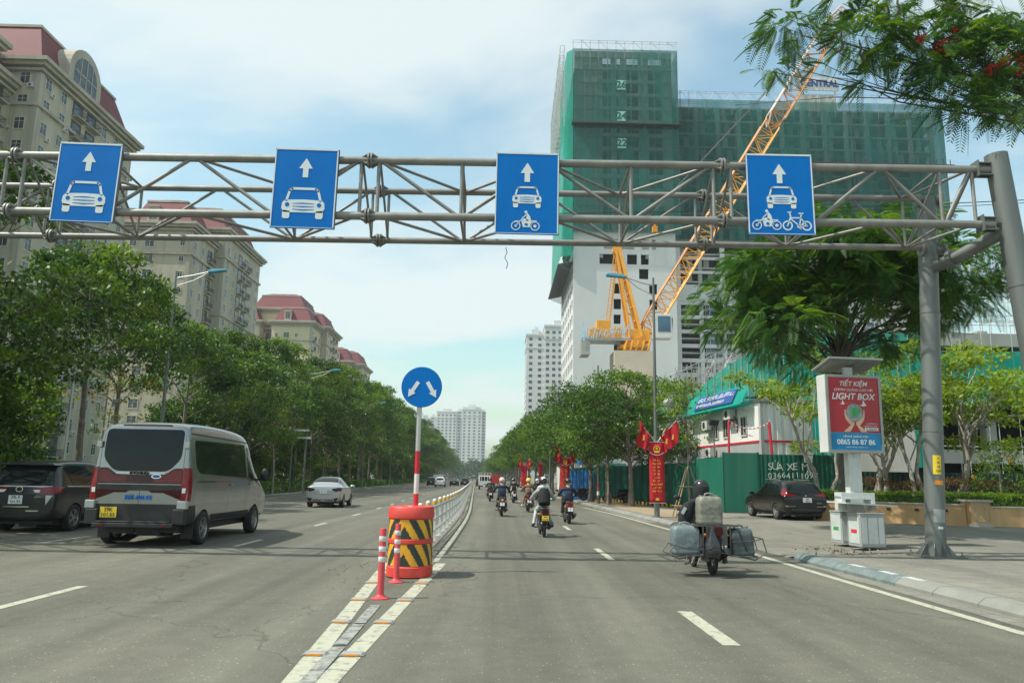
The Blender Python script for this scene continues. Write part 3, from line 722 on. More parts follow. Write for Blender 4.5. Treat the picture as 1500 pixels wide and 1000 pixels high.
def chevband(z0, z1, name):
    mb = MB(); per = []
    s_ = 0; n2 = 220; P = superell(0.345 * 0.957 + 0.003, 0.44 * 0.957 + 0.003, n2)
    cum = [0]
    for j in range(n2): cum.append(cum[-1] + math.dist(P[j], P[(j + 1) % n2]))
    # centre of the chevron faces the traffic (-Y): index at angle -90 deg
    c0 = cum[int(n2 * 0.75)] - 0.03; tot = cum[-1]
    rows = 14
    for j in range(n2):
        for r_ in range(rows):
            za, zb = z0 + (z1 - z0) * r_ / rows, z0 + (z1 - z0) * (r_ + 1) / rows
            s_ = (cum[j] + cum[j + 1]) / 2 - c0
            if s_ > tot / 2: s_ -= tot
            if s_ < -tot / 2: s_ += tot
            zc = (za + zb) / 2 - z0
            v = abs(s_) * 1.0 + (zc) * 0.62
            mat = int(v / 0.118 + 0.0) % 2
            p, q = P[j], P[(j + 1) % n2]
            mb.quad((p[0], p[1], za), (q[0], q[1], za), (q[0], q[1], zb), (p[0], p[1], zb), mat)
    return mb.build(name, ['refl_black', 'refl_yellow'], barrel, smooth=40)
chevband(0.18, 0.50, 'chevron_band'); chevband(0.58, 0.865, 'chevron_band')

# ------------------------------------------------------------------ keep-either-side sign
ks = thing('direction_sign', 'round blue sign with two white arrows on a pole rising from the barrel', 'road sign', (-1.34, 12.72, 0))
p_ = MB()
segs = [(0.0, 1.24, 1), (1.24, 1.56, 2), (1.56, 1.93, 1), (1.93, 2.95, 0)]
for a, b, m_ in segs: p_.lathe([(0.041, a), (0.041, b)], 16, m_)
p_.lathe([(0.041, 2.95), (0.0, 2.95)], 16, 0)
p_.build('pole', ['steel_light', 'red_paint', 'white_paint'], ks, smooth=40)
d_ = MB(); zc = 2.98; d_.lathe([(0, -0.012), (0.335, -0.012), (0.338, -0.006), (0.338, 0.006), (0, 0.006)], 48, c=(0.03, -0.055, zc), axis='y'); d_.build('sign_disc', 'sign_blue', ks, smooth=40)
br = MB(); br.box((0.0, -0.045, zc + 0.12), (0.4, 0.012, 0.04)); br.box((0.0, -0.045, zc - 0.12), (0.4, 0.012, 0.04)); br.build('bracket', 'galv', ks)
def arrowpoly(L_, w, hw, hl): return [(-w / 2, 0), (w / 2, 0), (w / 2, L_ - hl), (hw / 2, L_ - hl), (0, L_), (-hw / 2, L_ - hl), (-w / 2, L_ - hl)]
for sx_, ang in ((-0.055, 180 - 33), (0.095, 180 + 30)):
    a = MB(); A = R(-ang) if False else R(ang)
    pts = []
    for (u, v) in arrowpoly(0.30, 0.062, 0.135, 0.12):
        c_, s_ = math.cos(A), math.sin(A); pts.append((0.03 + sx_ - 0.0 + u * c_ - v * s_, zc + 0.085 + u * s_ + v * c_))
    a.prism(pts, -0.073, -0.068); a.build('arrow', 'sign_white', ks)

# ------------------------------------------------------------------ red and white delineator posts
def delin(x, y, h, label):
    t = thing('delineator_post', label, 'delineator', (x, y, 0.0), 0, 'flexible posts in front of the barrel')
    b = MB(); b.lathe([(0.0, 0.0), (0.115, 0.0), (0.115, 0.012), (0.06, 0.035), (0.048, 0.05), (0.044, 0.07), (0.042, h - 0.02), (0.036, h), (0.0, h)], 20); b.build('tube', 'red_plastic' if False else 'delin_red', t, smooth=40)
    for z_ in (h - 0.13, h - 0.255, h - 0.38):
        c_ = MB(); c_.lathe([(0.0435, z_ - 0.033), (0.046, z_ - 0.03), (0.046, z_ + 0.03), (0.0435, z_ + 0.033)], 20); c_.build('reflective_band', 'white_paint', t, smooth=40)
pm('delin_red', (0.60, 0.06, 0.07), 0.45, 0, 0.12, 4, dirt=0.3, dirtcol=(0.3, 0.08, 0.07))
delin(-1.455, 10.02, 0.86, 'red and white striped post standing nearest the camera, left of the barrel')
delin(-1.46 + 0.0, 11.55, 0.83, 'red and white striped post standing right in front of the chevron barrel')
# ------------------------------------------------------------------ overhead gantry
YF, YR = 14.1, 15.5
def zc_(kind, x):
    s_ = 0.0085 * (x + 9.8)
    return {'ft': 7.50, 'fb': 6.37, 'rt': 7.42, 'rb': 6.33}[kind] + s_
def node(kind, x): return Vector((x, YF if kind[0] == 'f' else YR, zc_(kind, x)))
gan = thing('overhead_gantry', 'long grey tubular steel gantry spanning both carriageways and carrying four blue lane signs', 'gantry', (8.71, 15.5, 0.13))
G0 = Vector(gan.location)
XL, XR = -15.0, 9.35
JO = [-9.45, -2.62, 4.25]           # flange joints
ch = {k: MB() for k in ('ft', 'fb', 'rt', 'rb')}
for k, m_ in ch.items():
    r_ = 0.078 if k[0] == 'f' else 0.066
    xr = 9.55 if k[0] == 'f' else 9.1
    m_.tube([node(k, x) - G0 for x in (XL, -9, -2, 4, xr)], r_, 16)
    for j in JO:
        c_ = node(k, j) - G0
        for s_ in (-0.03, 0.03):
            m_.cyl(c_ + Vector((s_ - 0.014, 0, 0)), c_ + Vector((s_ + 0.014, 0, 0)), r_ + 0.075, n=16)
        for q in range(8):
            a = q * PI / 4 + 0.2; o_ = Vector((0, math.cos(a), math.sin(a))) * (r_ + 0.045)
            m_.cyl(c_ + o_ + Vector((-0.07, 0, 0)), c_ + o_ + Vector((0.07, 0, 0)), 0.011, n=6)
        for q in range(4):
            a = q * PI / 2 + PI / 4; o_ = Vector((0, math.cos(a), math.sin(a)))
            for s_ in (-1, 1):
                v = [c_ + o_ * r_ + Vector((s_ * 0.045, 0, 0)), c_ + o_ * (r_ + 0.07) + Vector((s_ * 0.045, 0, 0)), c_ + o_ * r_ + Vector((s_ * 0.16, 0, 0))]
                t_ = Vector((0, -o_.z, o_.y)) * 0.006
                m_._add([p + t_ for p in v] + [p - t_ for p in v], [(0, 1, 2), (5, 4, 3), (0, 3, 4, 1), (1, 4, 5, 2), (2, 5, 3, 0)])
    m_.build('chord', 'galv', gan, smooth=40)
secs = [(XL - 1.3, JO[0]), (JO[0], JO[1]), (JO[1], JO[2]), (JO[2], 9.3)]
cnt_b = 0
def brace(a, b, r_=0.033):
    global cnt_b
    mb = MB(); mb.cyl(a - G0, b - G0, r_, n=10); mb.build('brace', 'galv', gan, smooth=40); cnt_b += 1
def sect(x0, x1, e=0.17):
    L_ = x1 - x0; q = [x0 + e, x0 + L_ * 0.26, x0 + L_ * 0.5, x0 + L_ * 0.74, x1 - e]
    if x0 > 4: q = [x0 + e, x0 + 1.75, x0 + 3.15, x0 + 4.3, x1 - 0.1]
    q = [x for x in q if x > XL]
    if len(q) < 5: q = [XL + 0.05] + q
    top = True
    for i in range(len(q)):
        x = q[i]
        if i not in (2,) or len(q) < 5:
            brace(node('ft', x), node('fb', x), 0.036); brace(node('rt', x), node('rb', x), 0.03)
            if i in (1, 3): brace(node('ft', x), node('rt', x), 0.026); brace(node('fb', x), node('rb', x), 0.026)
            brace(node('ft', x + 0.02), node('rb', x + 0.02), 0.024)
    for i in range(len(q) - 1):
        a, b = q[i], q[i + 1]
        up, dn = ('t', 'b') if i % 2 == 0 else ('b', 't')
        brace(node('f' + up, a + 0.03), node('f' + dn, b - 0.03), 0.036)
        brace(node('r' + up, a + 0.03), node('r' + dn, b - 0.03), 0.03)
        fr = ('f', 'r') if i % 2 == 0 else ('r', 'f')
        brace(node(fr[0] + 't', a + 0.03), node(fr[1] + 't', b - 0.03), 0.03)
        brace(node(fr[0] + 'b', a + 0.03), node(fr[1] + 'b', b - 0.03), 0.03)
for s_ in secs: sect(*s_)
# pillars (the pair on the right leans as in the photograph)
def pillar(base, top, r_, name='pillar', gusset=True):
    mb = MB(); b_, t_ = Vector(base), Vector(top)
    mb.tube([b_ - G0, (b_ * 0.52 + t_ * 0.48) - G0, t_ - G0], [r_, r_ * 0.99, r_ * 0.97], 24)
    for f_ in (0.33, 0.66):
        c_ = b_.lerp(t_, f_); d_ = (t_ - b_).normalized()
        mb.cyl(c_ - d_ * 0.012 - G0, c_ + d_ * 0.012 - G0, r_ + 0.006, n=24)
    if gusset:
        mb.box(b_ - G0 + Vector((0, 0, 0.015)), (r_ * 2 + 0.42, r_ * 2 + 0.42, 0.03))
        for q in range(8):
            a = q * PI / 4 + 0.2; o_ = Vector((math.cos(a), math.sin(a), 0)); p = Vector((-o_.y, o_.x, 0)) * 0.008
            v = [b_ - G0 + o_ * r_ + Vector((0, 0, 0.03)), b_ - G0 + o_ * (r_ + 0.17) + Vector((0, 0, 0.03)), b_ - G0 + o_ * (r_ + 0.15) + Vector((0, 0, 0.07)), b_ - G0 + o_ * r_ + Vector((0, 0, 0.27))]
            mb._add([x + p for x in v] + [x - p for x in v], [(0, 1, 2, 3), (7, 6, 5, 4), (0, 4, 5, 1), (1, 5, 6, 2), (2, 6, 7, 3)])
        for sx_ in (-1, 1):
            for sy_ in (-1, 1):
                c_ = b_ - G0 + Vector((sx_ * (r_ + 0.14), sy_ * (r_ + 0.14), 0)); mb.cyl(c_, c_ + Vector((0, 0, 0.12)), 0.016, n=8); mb.cyl(c_ + Vector((0, 0, 0.03)), c_ + Vector((0, 0, 0.06)), 0.032, n=6)
    return mb.build(name, 'galv_post', gan, smooth=40)
pillar((8.72, 15.56, 0.13), (9.12, 15.56, 7.62), 0.19)
pillar((10.4, YF, 0.13), (9.72, YF, 7.98), 0.215)
pillar((-15.9, 15.56, 0.1), (-15.9, 15.56, 7.5), 0.19); pillar((-15.6, YF, 0.1), (-15.4, YF, 7.8), 0.215)
cn = MB()
cn.tube([Vector((9.06, 15.5, 6.05)) - G0, Vector((9.3, 15.1, 6.12)) - G0, Vector((9.76, YF, 6.42)) - G0], 0.13, 18)
cn.cyl(Vector((9.27, 15.14, 6.12)) - G0, Vector((9.31, 15.06, 6.14)) - G0, 0.2, n=18)
cn.build('connector', 'galv_post', gan, smooth=40)
for z_, k in ((7.66, 'ft'), (6.54, 'fb')):
    b = MB(); x_ = 9.3
    b.box(Vector((9.42, YF, z_)) - G0, (0.30, 0.05, 0.26)); b.box(Vector((9.42, YF, z_ + 0.12)) - G0, (0.30, 0.2, 0.02)); b.box(Vector((9.42, YF, z_ - 0.12)) - G0, (0.30, 0.2, 0.02)); b.box(Vector((9.28, YF, z_)) - G0, (0.02, 0.26, 0.32))
    b.build('end_plate', 'galv_post', gan)
for z_ in (7.56, 6.46):
    b = MB(); b.cyl(Vector((8.86, YR, z_)) - G0, Vector((8.90, YR, z_)) - G0, 0.15, n=16); b.cyl(Vector((9.34, YR, z_)) - G0, Vector((9.38, YR, z_)) - G0, 0.13, n=16); b.cyl(Vector((9.0, YR, z_)) - G0, Vector((9.42, YR, z_)) - G0, 0.06, n=12)
    b.build('collar', 'galv', gan, smooth=40)
cn = MB(); cn.cyl(Vector((-15.85, 15.5, 6.05)) - G0, Vector((-15.5, YF, 6.3)) - G0, 0.13, n=18); cn.build('connector', 'galv_post', gan, smooth=40)
# small stickers on the near pillar
def sticker(x, y, z, w, h, mat, txt=None):
    mb = MB(); mb.M = Matrix.Translation(Vector((x, y, z)) - G0) @ Matrix.Rotation(0.053, 4, 'Y')
    for i in range(8):
        a0, a1 = -0.5 * w / 0.19 + i * w / 0.19 / 8, -0.5 * w / 0.19 + (i + 1) * w / 0.19 / 8
        r_ = 0.1935
        mb.quad((r_ * math.sin(a0), -r_ * math.cos(a0), -h / 2), (r_ * math.sin(a1), -r_ * math.cos(a1), -h / 2), (r_ * math.sin(a1), -r_ * math.cos(a1), h / 2), (r_ * math.sin(a0), -r_ * math.cos(a0), h / 2))
    return mb.build('sticker', mat, gan, smooth=60)
sticker(8.80, 15.56, 1.93, 0.20, 0.38, 'yellow'); sticker(8.79, 15.56, 1.58, 0.18, 0.09, 'orange')
sticker(8.76, 15.56, 0.93, 0.24, 0.26, 'lightbox_frame'); sticker(8.75, 15.56, 0.70, 0.10, 0.05, 'sign_white')
for i, (s_, sz) in enumerate([('X', 0.05), ('XE', 0.05), ('XA', 0.05), ('THẢI', 0.05)]):
    text(s_, sz, 'ink', Vector((8.80, 15.362, 2.06 - i * 0.083)) - G0, gan, name='sticker_lettering')

# ------------------------------------------------------------------ lane signs
def poly_obj(name, polys, y0, y1, mat, parent, hole=None):
    mb = MB()
    for p in polys: mb.prism(p, y0, y1)
    return mb.build(name, mat, parent)
def ring(cx, cz, r1, r2, n=28):
    P = []
    for i in range(n):
        a, b = 2 * PI * i / n, 2 * PI * (i + 1) / n
        P.append([(cx + r2 * math.cos(a), cz + r2 * math.sin(a)), (cx + r1 * math.cos(a), cz + r1 * math.sin(a)), (cx + r1 * math.cos(b), cz + r1 * math.sin(b)), (cx + r2 * math.cos(b), cz + r2 * math.sin(b))])
    return P
def seg(p, q, w):
    d = Vector((q[0] - p[0], q[1] - p[1])).normalized(); n_ = Vector((-d.y, d.x)) * w / 2
    return [(p[0] + n_.x, p[1] + n_.y), (p[0] - n_.x, p[1] - n_.y), (q[0] - n_.x, q[1] - n_.y), (q[0] + n_.x, q[1] + n_.y)]
def pline(pts, w): return [seg(a, b, w) for a, b in zip(pts[:-1], pts[1:])]
def disc(cx, cz, r_, n=20): return [(cx + r_ * math.cos(2 * PI * i / n), cz + r_ * math.sin(2 * PI * i / n)) for i in range(n)]
def icon_car(cx, cz, s_):
    """front view of a car; cz = bottom of the wheels, s_ = width"""
    T = lambda x, z: (cx + x * s_, cz + z * s_)
    W_ = []
    roof = [T(-0.40, 0.42), T(-0.33, 0.68), T(-0.28, 0.73), T(0.28, 0.73), T(0.33, 0.68), T(0.40, 0.42)]
    W_ += pline(roof, 0.055 * s_) + [disc(p[0], p[1], 0.0275 * s_, 10) for p in roof[1:-1]]
    bodyP = [T(-0.44, 0.44), T(-0.49, 0.38), T(-0.5, 0.25), T(-0.45, 0.15), T(0.45, 0.15), T(0.5, 0.25), T(0.49, 0.38), T(0.44, 0.44), T(0.3, 0.455), T(0, 0.465), T(-0.3, 0.455)]
    W_.append(bodyP)
    for sg in (-1, 1):
        W_.append([T(sg * 0.30, 0.18), T(sg * 0.30, 0.03), T(sg * 0.33, 0.0), T(sg * 0.44, 0.0), T(sg * 0.47, 0.03), T(sg * 0.47, 0.2)][::(1 if sg > 0 else -1)])
    B = [disc(*T(-0.37, 0.335), 0.052 * s_), disc(*T(0.37, 0.335), 0.052 * s_)]
    for z_, b_ in ((0.36, 0.012), (0.29, 0.0), (0.22, -0.012)):
        B.append([T(-0.25, z_), T(0, z_ + b_ - 0.012), T(0.25, z_), T(0.25, z_ + 0.012), T(0, z_ + b_ + 0.016), T(-0.25, z_ + 0.012)])
    return W_, B
def icon_moto(cx, cz, s_):
    T = lambda x, z: (cx + x * s_, cz + z * s_)
    W_ = ring(*T(-0.34, 0.165), 0.135 * s_, 0.165 * s_) + ring(*T(0.34, 0.165), 0.135 * s_, 0.165 * s_)
    W_ += [disc(*T(-0.34, 0.165), 0.045 * s_, 12), disc(*T(0.34, 0.165), 0.055 * s_, 12)]
    W_ += pline([T(-0.34, 0.165), T(-0.14, 0.40), T(-0.10, 0.44)], 0.03 * s_)
    W_ += pline([T(-0.38, 0.345), T(-0.2, 0.345)], 0.02 * s_)
    W_.append([T(-0.16, 0.38), T(-0.02, 0.44), T(0.12, 0.38), T(0.02, 0.33), T(-0.13, 0.32)])       # tank
    W_.append([T(-0.15, 0.34), T(-0.08, 0.12), T(0.14, 0.12), T(0.24, 0.20), T(0.2, 0.37), T(0.02, 0.33)])  # engine, frame
    W_.append([T(0.2, 0.33), T(0.40, 0.34), T(0.40, 0.37), T(0.2, 0.37)])
    W_.append([T(0.02, 0.36), T(0.04, 0.52), T(0.0, 0.62), T(0.06, 0.66), T(0.16, 0.52), T(0.2, 0.36)])   # rider
    W_ += pline([T(0.04, 0.6), T(-0.05, 0.50), T(-0.12, 0.45)], 0.035 * s_)
    W_.append(disc(*T(0.01, 0.68), 0.05 * s_, 14))
    B = [[T(-0.04, 0.2), T(0.06, 0.16), T(0.1, 0.24), T(0.0, 0.28)]]
    return W_, B
def icon_bike(cx, cz, s_):
    T = lambda x, z: (cx + x * s_, cz + z * s_)
    W_ = ring(*T(-0.32, 0.18), 0.13 * s_, 0.175 * s_) + ring(*T(0.34, 0.18), 0.13 * s_, 0.175 * s_)
    A, Bk, Cc, D, Hd = T(-0.32, 0.18), T(0.34, 0.18), T(0.09, 0.17), T(0.17, 0.53), T(-0.2, 0.5)
    W_ += pline([A, Hd, T(-0.24, 0.66)], 0.045 * s_) + pline([T(-0.30, 0.66), T(-0.17, 0.665)], 0.04 * s_)
    W_ += pline([T(-0.19, 0.46), T(0.15, 0.46)], 0.042 * s_) + pline([T(-0.2, 0.42), Cc, Bk], 0.04 * s_) + pline([Cc, T(0.17, 0.62)], 0.04 * s_) + pline([T(0.15, 0.45), Bk], 0.036 * s_)
    W_ += pline([T(0.08, 0.62), T(0.24, 0.62)], 0.05 * s_) + ring(*Cc, 0.05 * s_, 0.085 * s_, 16) + [disc(*A, 0.03 * s_, 10), disc(*Bk, 0.03 * s_, 10)] + pline([Cc, T(0.13, 0.05)], 0.03 * s_)
    return W_, []
def lane_sign(xc, w, h, zb, icons, label, tilt):
    t = thing('lane_sign', label, 'lane sign', (xc, 13.98, zb), 0, 'blue lane signs hung on the gantry')
    t.rotation_euler = (0, tilt, 0)
    b = MB(); b.b2(-w / 2, w / 2, -0.016, 0.016, 0, h); pl = b.build('panel', 'sign_blue', t, bevel=0.003)
    e = MB()
    for x0, x1, z0, z1 in ((-w / 2, w / 2, 0, 0.022), (-w / 2, w / 2, h - 0.022, h), (-w / 2, -w / 2 + 0.022, 0.022, h - 0.022), (w / 2 - 0.022, w / 2, 0.022, h - 0.022)): e.b2(x0, x1, -0.022, -0.0165, z0 + 0.012 * (z0 < 0.1) - 0.012 * (z0 > 1), z1)
    e.build('border', 'sign_white', t)
    f = MB()
    for x_ in (-w * 0.3, w * 0.3): f.b2(x_ - 0.025, x_ + 0.025, 0.017, 0.06, 0.05, h - 0.05)
    for z_ in (h * 0.25, h * 0.86): f.b2(-w / 2 + 0.03, w / 2 - 0.03, 0.03, 0.045, z_ - 0.03, z_ + 0.03)
    f.b2(w / 2 + 0.0, w / 2 + 0.012, -0.014, 0.05, 0.01, h - 0.01); f.build('back_frame', 'sign_back', t)
    for nm, fn, x_, z_, s_ in icons:
        Wp, Bp = fn(x_, z_, s_)
        poly_obj(nm, Wp, -0.0215, -0.0165, 'sign_white', t)
        if Bp: poly_obj(nm + '_detail', Bp, -0.0245, -0.022, 'sign_blue', t)
def ic_arrow(cx, cz, s_):
    return [[(cx - 0.052 * s_, cz), (cx + 0.052 * s_, cz), (cx + 0.052 * s_, cz + 0.18 * s_), (cx + 0.13 * s_, cz + 0.18 * s_), (cx, cz + 0.39 * s_), (cx - 0.13 * s_, cz + 0.18 * s_), (cx - 0.052 * s_, cz + 0.18 * s_)]], []
S = 0.92
lane_sign(-8.0, 1.19, 1.59, 6.14, [('arrow_symbol', ic_arrow, 0, 1.02, 1.0), ('car_symbol', icon_car, 0.0, 0.19, 0.82)], 'blue lane sign with white arrow and car, leftmost of the four', R(1.2))
lane_sign(-3.84, 1.21, 1.61, 6.11, [('arrow_symbol', ic_arrow, 0, 1.02, 1.0), ('car_symbol', icon_car, 0.0, 0.19, 0.82)], 'blue lane sign with white arrow and car, second from the left, above the sedan', R(0.6))
lane_sign(0.43, 1.215, 1.65, 6.09, [('arrow_symbol', ic_arrow, 0, 1.05, 1.0), ('car_symbol', icon_car, 0.0, 0.53, 0.56), ('motorcycle_symbol', icon_moto, -0.02, 0.075, 0.54)], 'blue lane sign with white arrow, car and a single motorcycle', R(0.3))
lane_sign(5.34, 1.285, 1.64, 6.19, [('arrow_symbol', ic_arrow, 0, 1.04, 1.02), ('car_symbol', icon_car, 0.02, 0.53, 0.585), ('motorcycle_symbol', icon_moto, -0.29, 0.095, 0.56), ('bicycle_symbol', icon_bike, 0.29, 0.085, 0.56)], 'blue lane sign with white arrow, car, motorcycle and bicycle', R(-0.3))

# thin overhead cables strung across the road
cb = MB()
def sag(p0, p1, s_, n_=16): return [Vector(p0).lerp(Vector(p1), i / n_) - Vector((0, 0, 4 * s_ * (i / n_) * (1 - i / n_))) for i in range(n_ + 1)]
P0 = Vector((-24, 19, 8.45)); cb.tube([p - P0 for p in sag((-24, 19, 8.45), (20, 19, 9.5), 0.75)], 0.012, 5)
cb.tube([p - P0 for p in sag((-24, 19.1, 8.45), (20, 19.1, 9.5), 0.85)], 0.009, 5)
t = thing('overhead_cable', 'thin black cables strung across the road behind the gantry', 'cable', P0); cb.build('wire', 'cable', t)
b = MB(); b.box((0, 0, 0), (0.13, 0.1, 0.16)); b.box((0, 0, 0.09), (0.05, 0.05, 0.06)); b.cyl((0, 0, 0.05), (0.0, 0, 0.2), 0.015)
cl = b.build('clamp', 'orange', t); cl.location = Vector((3.93, 19, 7.95)) - P0
w = MB(); w.tube([(0, 0, 0), (0.03, -0.02, -0.12), (-0.02, 0, -0.22), (0.05, 0.01, -0.34), (0.02, 0, -0.46)], 0.008, 5)
o = w.build('loose_wire', 'cable'); o.location = (0.05, 15.45, 6.28); tag(o, 'short frayed wire dangling from the underside of the gantry beam', 'wire')
# ------------------------------------------------------------------ apartment blocks with red mansard roofs
def win_mesh(w, h, mull=True, name='window', fr='win_frame', gl='glass_bldg'):
    """window looking along -Y (front at y=0), origin at centre"""
    m = MB(); t = 0.1
    for x0, x1, z0, z1 in ((-w / 2 - t, w / 2 + t, h / 2, h / 2 + t), (-w / 2 - t, w / 2 + t, -h / 2 - t * 1.6, -h / 2), (-w / 2 - t, -w / 2, -h / 2, h / 2), (w / 2, w / 2 + t, -h / 2, h / 2)): m.b2(x0, x1, -0.09, 0.02, z0, z1, 0)
    m.b2(-w / 2, w / 2, -0.02, 0.0, -h / 2, h / 2, 1)
    if mull: m.b2(-0.03, 0.03, -0.05, -0.021, -h / 2, h / 2, 0); m.b2(-w / 2, -0.031, -0.045, -0.021, h * 0.18, h * 0.18 + 0.05, 0); m.b2(0.031, w / 2, -0.045, -0.021, h * 0.18, h * 0.18 + 0.05, 0)
    return m.mesh(name, [fr, gl])
def balc_mesh(w, h):
    m = MB()
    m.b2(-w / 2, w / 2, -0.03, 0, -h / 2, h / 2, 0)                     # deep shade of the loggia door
    m.b2(-w / 2 - 0.15, w / 2 + 0.15, -1.0, 0.0, -h / 2 - 0.14, -h / 2, 1)
    k = int(w / 0.16)
    for i in range(k + 1):
        x = -w / 2 + i * w / k; m.b2(x - 0.015, x + 0.015, -0.97, -0.94, -h / 2, -h / 2 + 0.95, 2)
    m.b2(-w / 2 - 0.03, w / 2 + 0.03, -0.98, -0.93, -h / 2 + 0.95, -h / 2 + 1.0, 2)
    for s_ in (-1, 1): m.b2(s_ * w / 2 - 0.03, s_ * w / 2 + 0.03, -0.97, 0, -h / 2 + 0.95, -h / 2 + 1.0, 2)
    m.b2(-w / 2 + 0.2, w / 2 - 0.5, -0.06, -0.031, -h / 2 + 0.05, h / 2 - 0.3, 3)
    return m.mesh('balcony', ['balcony_dark', 'apt_trim', 'iron', 'glass_bldg'])
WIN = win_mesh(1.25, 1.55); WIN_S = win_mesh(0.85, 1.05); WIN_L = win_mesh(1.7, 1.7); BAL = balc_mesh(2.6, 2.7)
m = MB(); m.b2(-0.4, 0.4, -0.35, 0, -0.28, 0.28); m.lathe([(0.2, 0), (0.2, 0.01)], 14, c=(0, -0.36, 0), axis='y'); m.cyl((0, -0.355, 0), (0, -0.37, 0), 0.19, n=14, mat=1); ACM = m.mesh('air_conditioner', ['ac_white', 'iron'])
FL = 3.2
def face_items(parent, cols, z0, z1, origin, rz, pool, fl=FL):
    """cols: list of (u, kind) along the face; pool collects (mesh, matrix) sorted later"""
    z = z0
    while z + fl * 0.6 < z1:
        for u, kd in cols:
            M = Matrix.Translation(origin) @ Matrix.Rotation(rz, 4, 'Z') @ Matrix.Translation((u, 0, z + fl * 0.52))
            me = {'w': WIN, 's': WIN_S, 'l': WIN_L, 'b': BAL}[kd]
            pool.append((me, M, {'w': 'window', 's': 'window', 'l': 'window', 'b': 'balcony'}[kd]))
            if kd in 'wl' and (hash((round(u * 7), round(z * 3))) % 4 == 0): pool.append((ACM, M @ Matrix.Translation((0.9 if kd == 'w' else 1.3, 0, -1.1)), 'air_conditioner'))
        z += fl
def place_pool(parent, pool, limit=100):
    """the nearest 100 of a kind as parts, the rest as one part"""
    loc = Vector(parent.location)
    by = {}
    for it in pool: by.setdefault(it[2], []).append(it)
    for nm, its in by.items():
        its.sort(key=lambda t: (Vector(loc) + t[1].translation - Vector((0, 0, 30))).length)
        for me, M, _ in its[:limit]:
            o = link(nm, me, parent); o.matrix_local = M
        if len(its) > limit:
            V, F, MI, mats = [], [], [], []
            for me, M, _ in its[limit:]:
                b = len(V); mi = []
                for mt in me.materials:
                    if mt not in mats: mats.append(mt)
                    mi.append(mats.index(mt))
                V += [tuple(M @ v.co) for v in me.vertices]
                for p in me.polygons: F.append(tuple(i + b for i in p.vertices)); MI.append(mi[p.material_index])
            r_ = bpy.data.meshes.new(nm + 's'); r_.from_pydata(V, [], F)
            for mt in mats: r_.materials.append(mt)
            r_.polygons.foreach_set('material_index', MI); r_.update()
            o = link('remaining_' + nm + 's', r_, parent); o['kind'] = 'stuff'
def frustum(mb, x0, x1, y0, y1, z0, z1, ins, mat=0, ins_y=None):
    iy = ins if ins_y is None else ins_y
    a = [(x0, y0, z0), (x1, y0, z0), (x1, y1, z0), (x0, y1, z0)]; b = [(x0 + ins, y0 + iy, z1), (x1 - ins, y0 + iy, z1), (x1 - ins, y1 - iy, z1), (x0 + ins, y1 - iy, z1)]
    mb._add(a + b, [(3, 2, 1, 0), (4, 5, 6, 7), (0, 1, 5, 4), (1, 2, 6, 5), (2, 3, 7, 6), (3, 0, 4, 7)], mat)
def apartment(name_lab, base, blocks, wallmat, front_faces=True, roof_h=7.5):
    """blocks: (x0, x1, y0, y1, height, cols on the road side, cols on the near side) in local metres"""
    t = thing('apartment_block', name_lab, 'apartment block', base, 0, 'apartment blocks with red mansard roofs on the left')
    wl, tr2, rf = MB(), MB(), MB(); pool = []
    for (x0, x1, y0, y1, h, ce, cs) in blocks:
        wl.b2(x0, x1, y0, y1, 0, h)
        for z, p_, th in ((h - 6.4, 0.35, 0.45), (h - 19.2, 0.3, 0.4), (h - 0.9, 0.9, 0.5), (h - 0.4, 1.3, 0.55), (h - 1.5, 0.5, 0.35)):
            tr2.b2(x0 - p_, x1 + p_, y0 - p_, y1 + p_, z, z + th - 0.003)
        for (cx_, cy_) in ((x0, y0), (x1, y0), (x1, y1)):
            tr2.b2(cx_ - 0.6, cx_ + 0.12 * (1 if cx_ == x1 else 1), cy_ - 0.12, cy_ + 0.6, 0, h - 1.6) if cx_ == x1 and cy_ == y0 else None
        rf_z0 = h + 0.15
        frustum(rf, x0 + 0.3, x1 - 0.3, y0 + 0.3, y1 - 0.3, rf_z0, rf_z0 + roof_h * 0.82, 2.3)
        frustum(rf, x0 + 2.4, x1 - 2.4, y0 + 2.4, y1 - 2.4, rf_z0 + roof_h * 0.82 - 0.02, rf_z0 + roof_h, 2.6)
        tr2.b2(x0 + 2.35, x1 - 2.35, y0 + 2.35, y1 - 2.35, rf_z0 + roof_h * 0.82 - 0.25, rf_z0 + roof_h * 0.82 + 0.12)
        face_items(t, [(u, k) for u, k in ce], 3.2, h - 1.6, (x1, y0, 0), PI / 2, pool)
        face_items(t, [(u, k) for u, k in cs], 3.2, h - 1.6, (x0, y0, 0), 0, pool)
        # dormers
        for (u, side) in [(u, 'e') for u, k in ce if k in 'l'] + [(u, 's') for u, k in cs if k == 'l']:
            d = MB(); d.b2(-1.1, 1.1, 0, 1.6, 0, 3.3, 0); d.b2(-1.25, 1.25, -0.15, 1.9, 3.3, 3.6, 0); d.b2(-0.75, 0.75, -0.03, 0.0, 0.7, 2.9, 1); d.b2(-0.04, 0.04, -0.06, -0.031, 0.7, 2.9, 0)
            o = d.build('dormer', ['apt_trim', 'glass_bldg'], t)
            o.matrix_local = Matrix.Translation((x1 - 0.15, y0 + u, rf_z0) if side == 'e' else (x0 + u, y0 + 0.15, rf_z0)) @ Matrix.Rotation(PI / 2 if side == 'e' else 0, 4, 'Z')
    wl.build('wall', wallmat, t); tr2.build('cornice', 'apt_trim', t); rf.build('roof', 'apt_roof', t)
    place_pool(t, pool, 100)
    return t
def colsE(L_, pat):
    n = len(pat); return [((i + 0.5) * L_ / n, k) for i, k in enumerate(pat) if k != ' ']
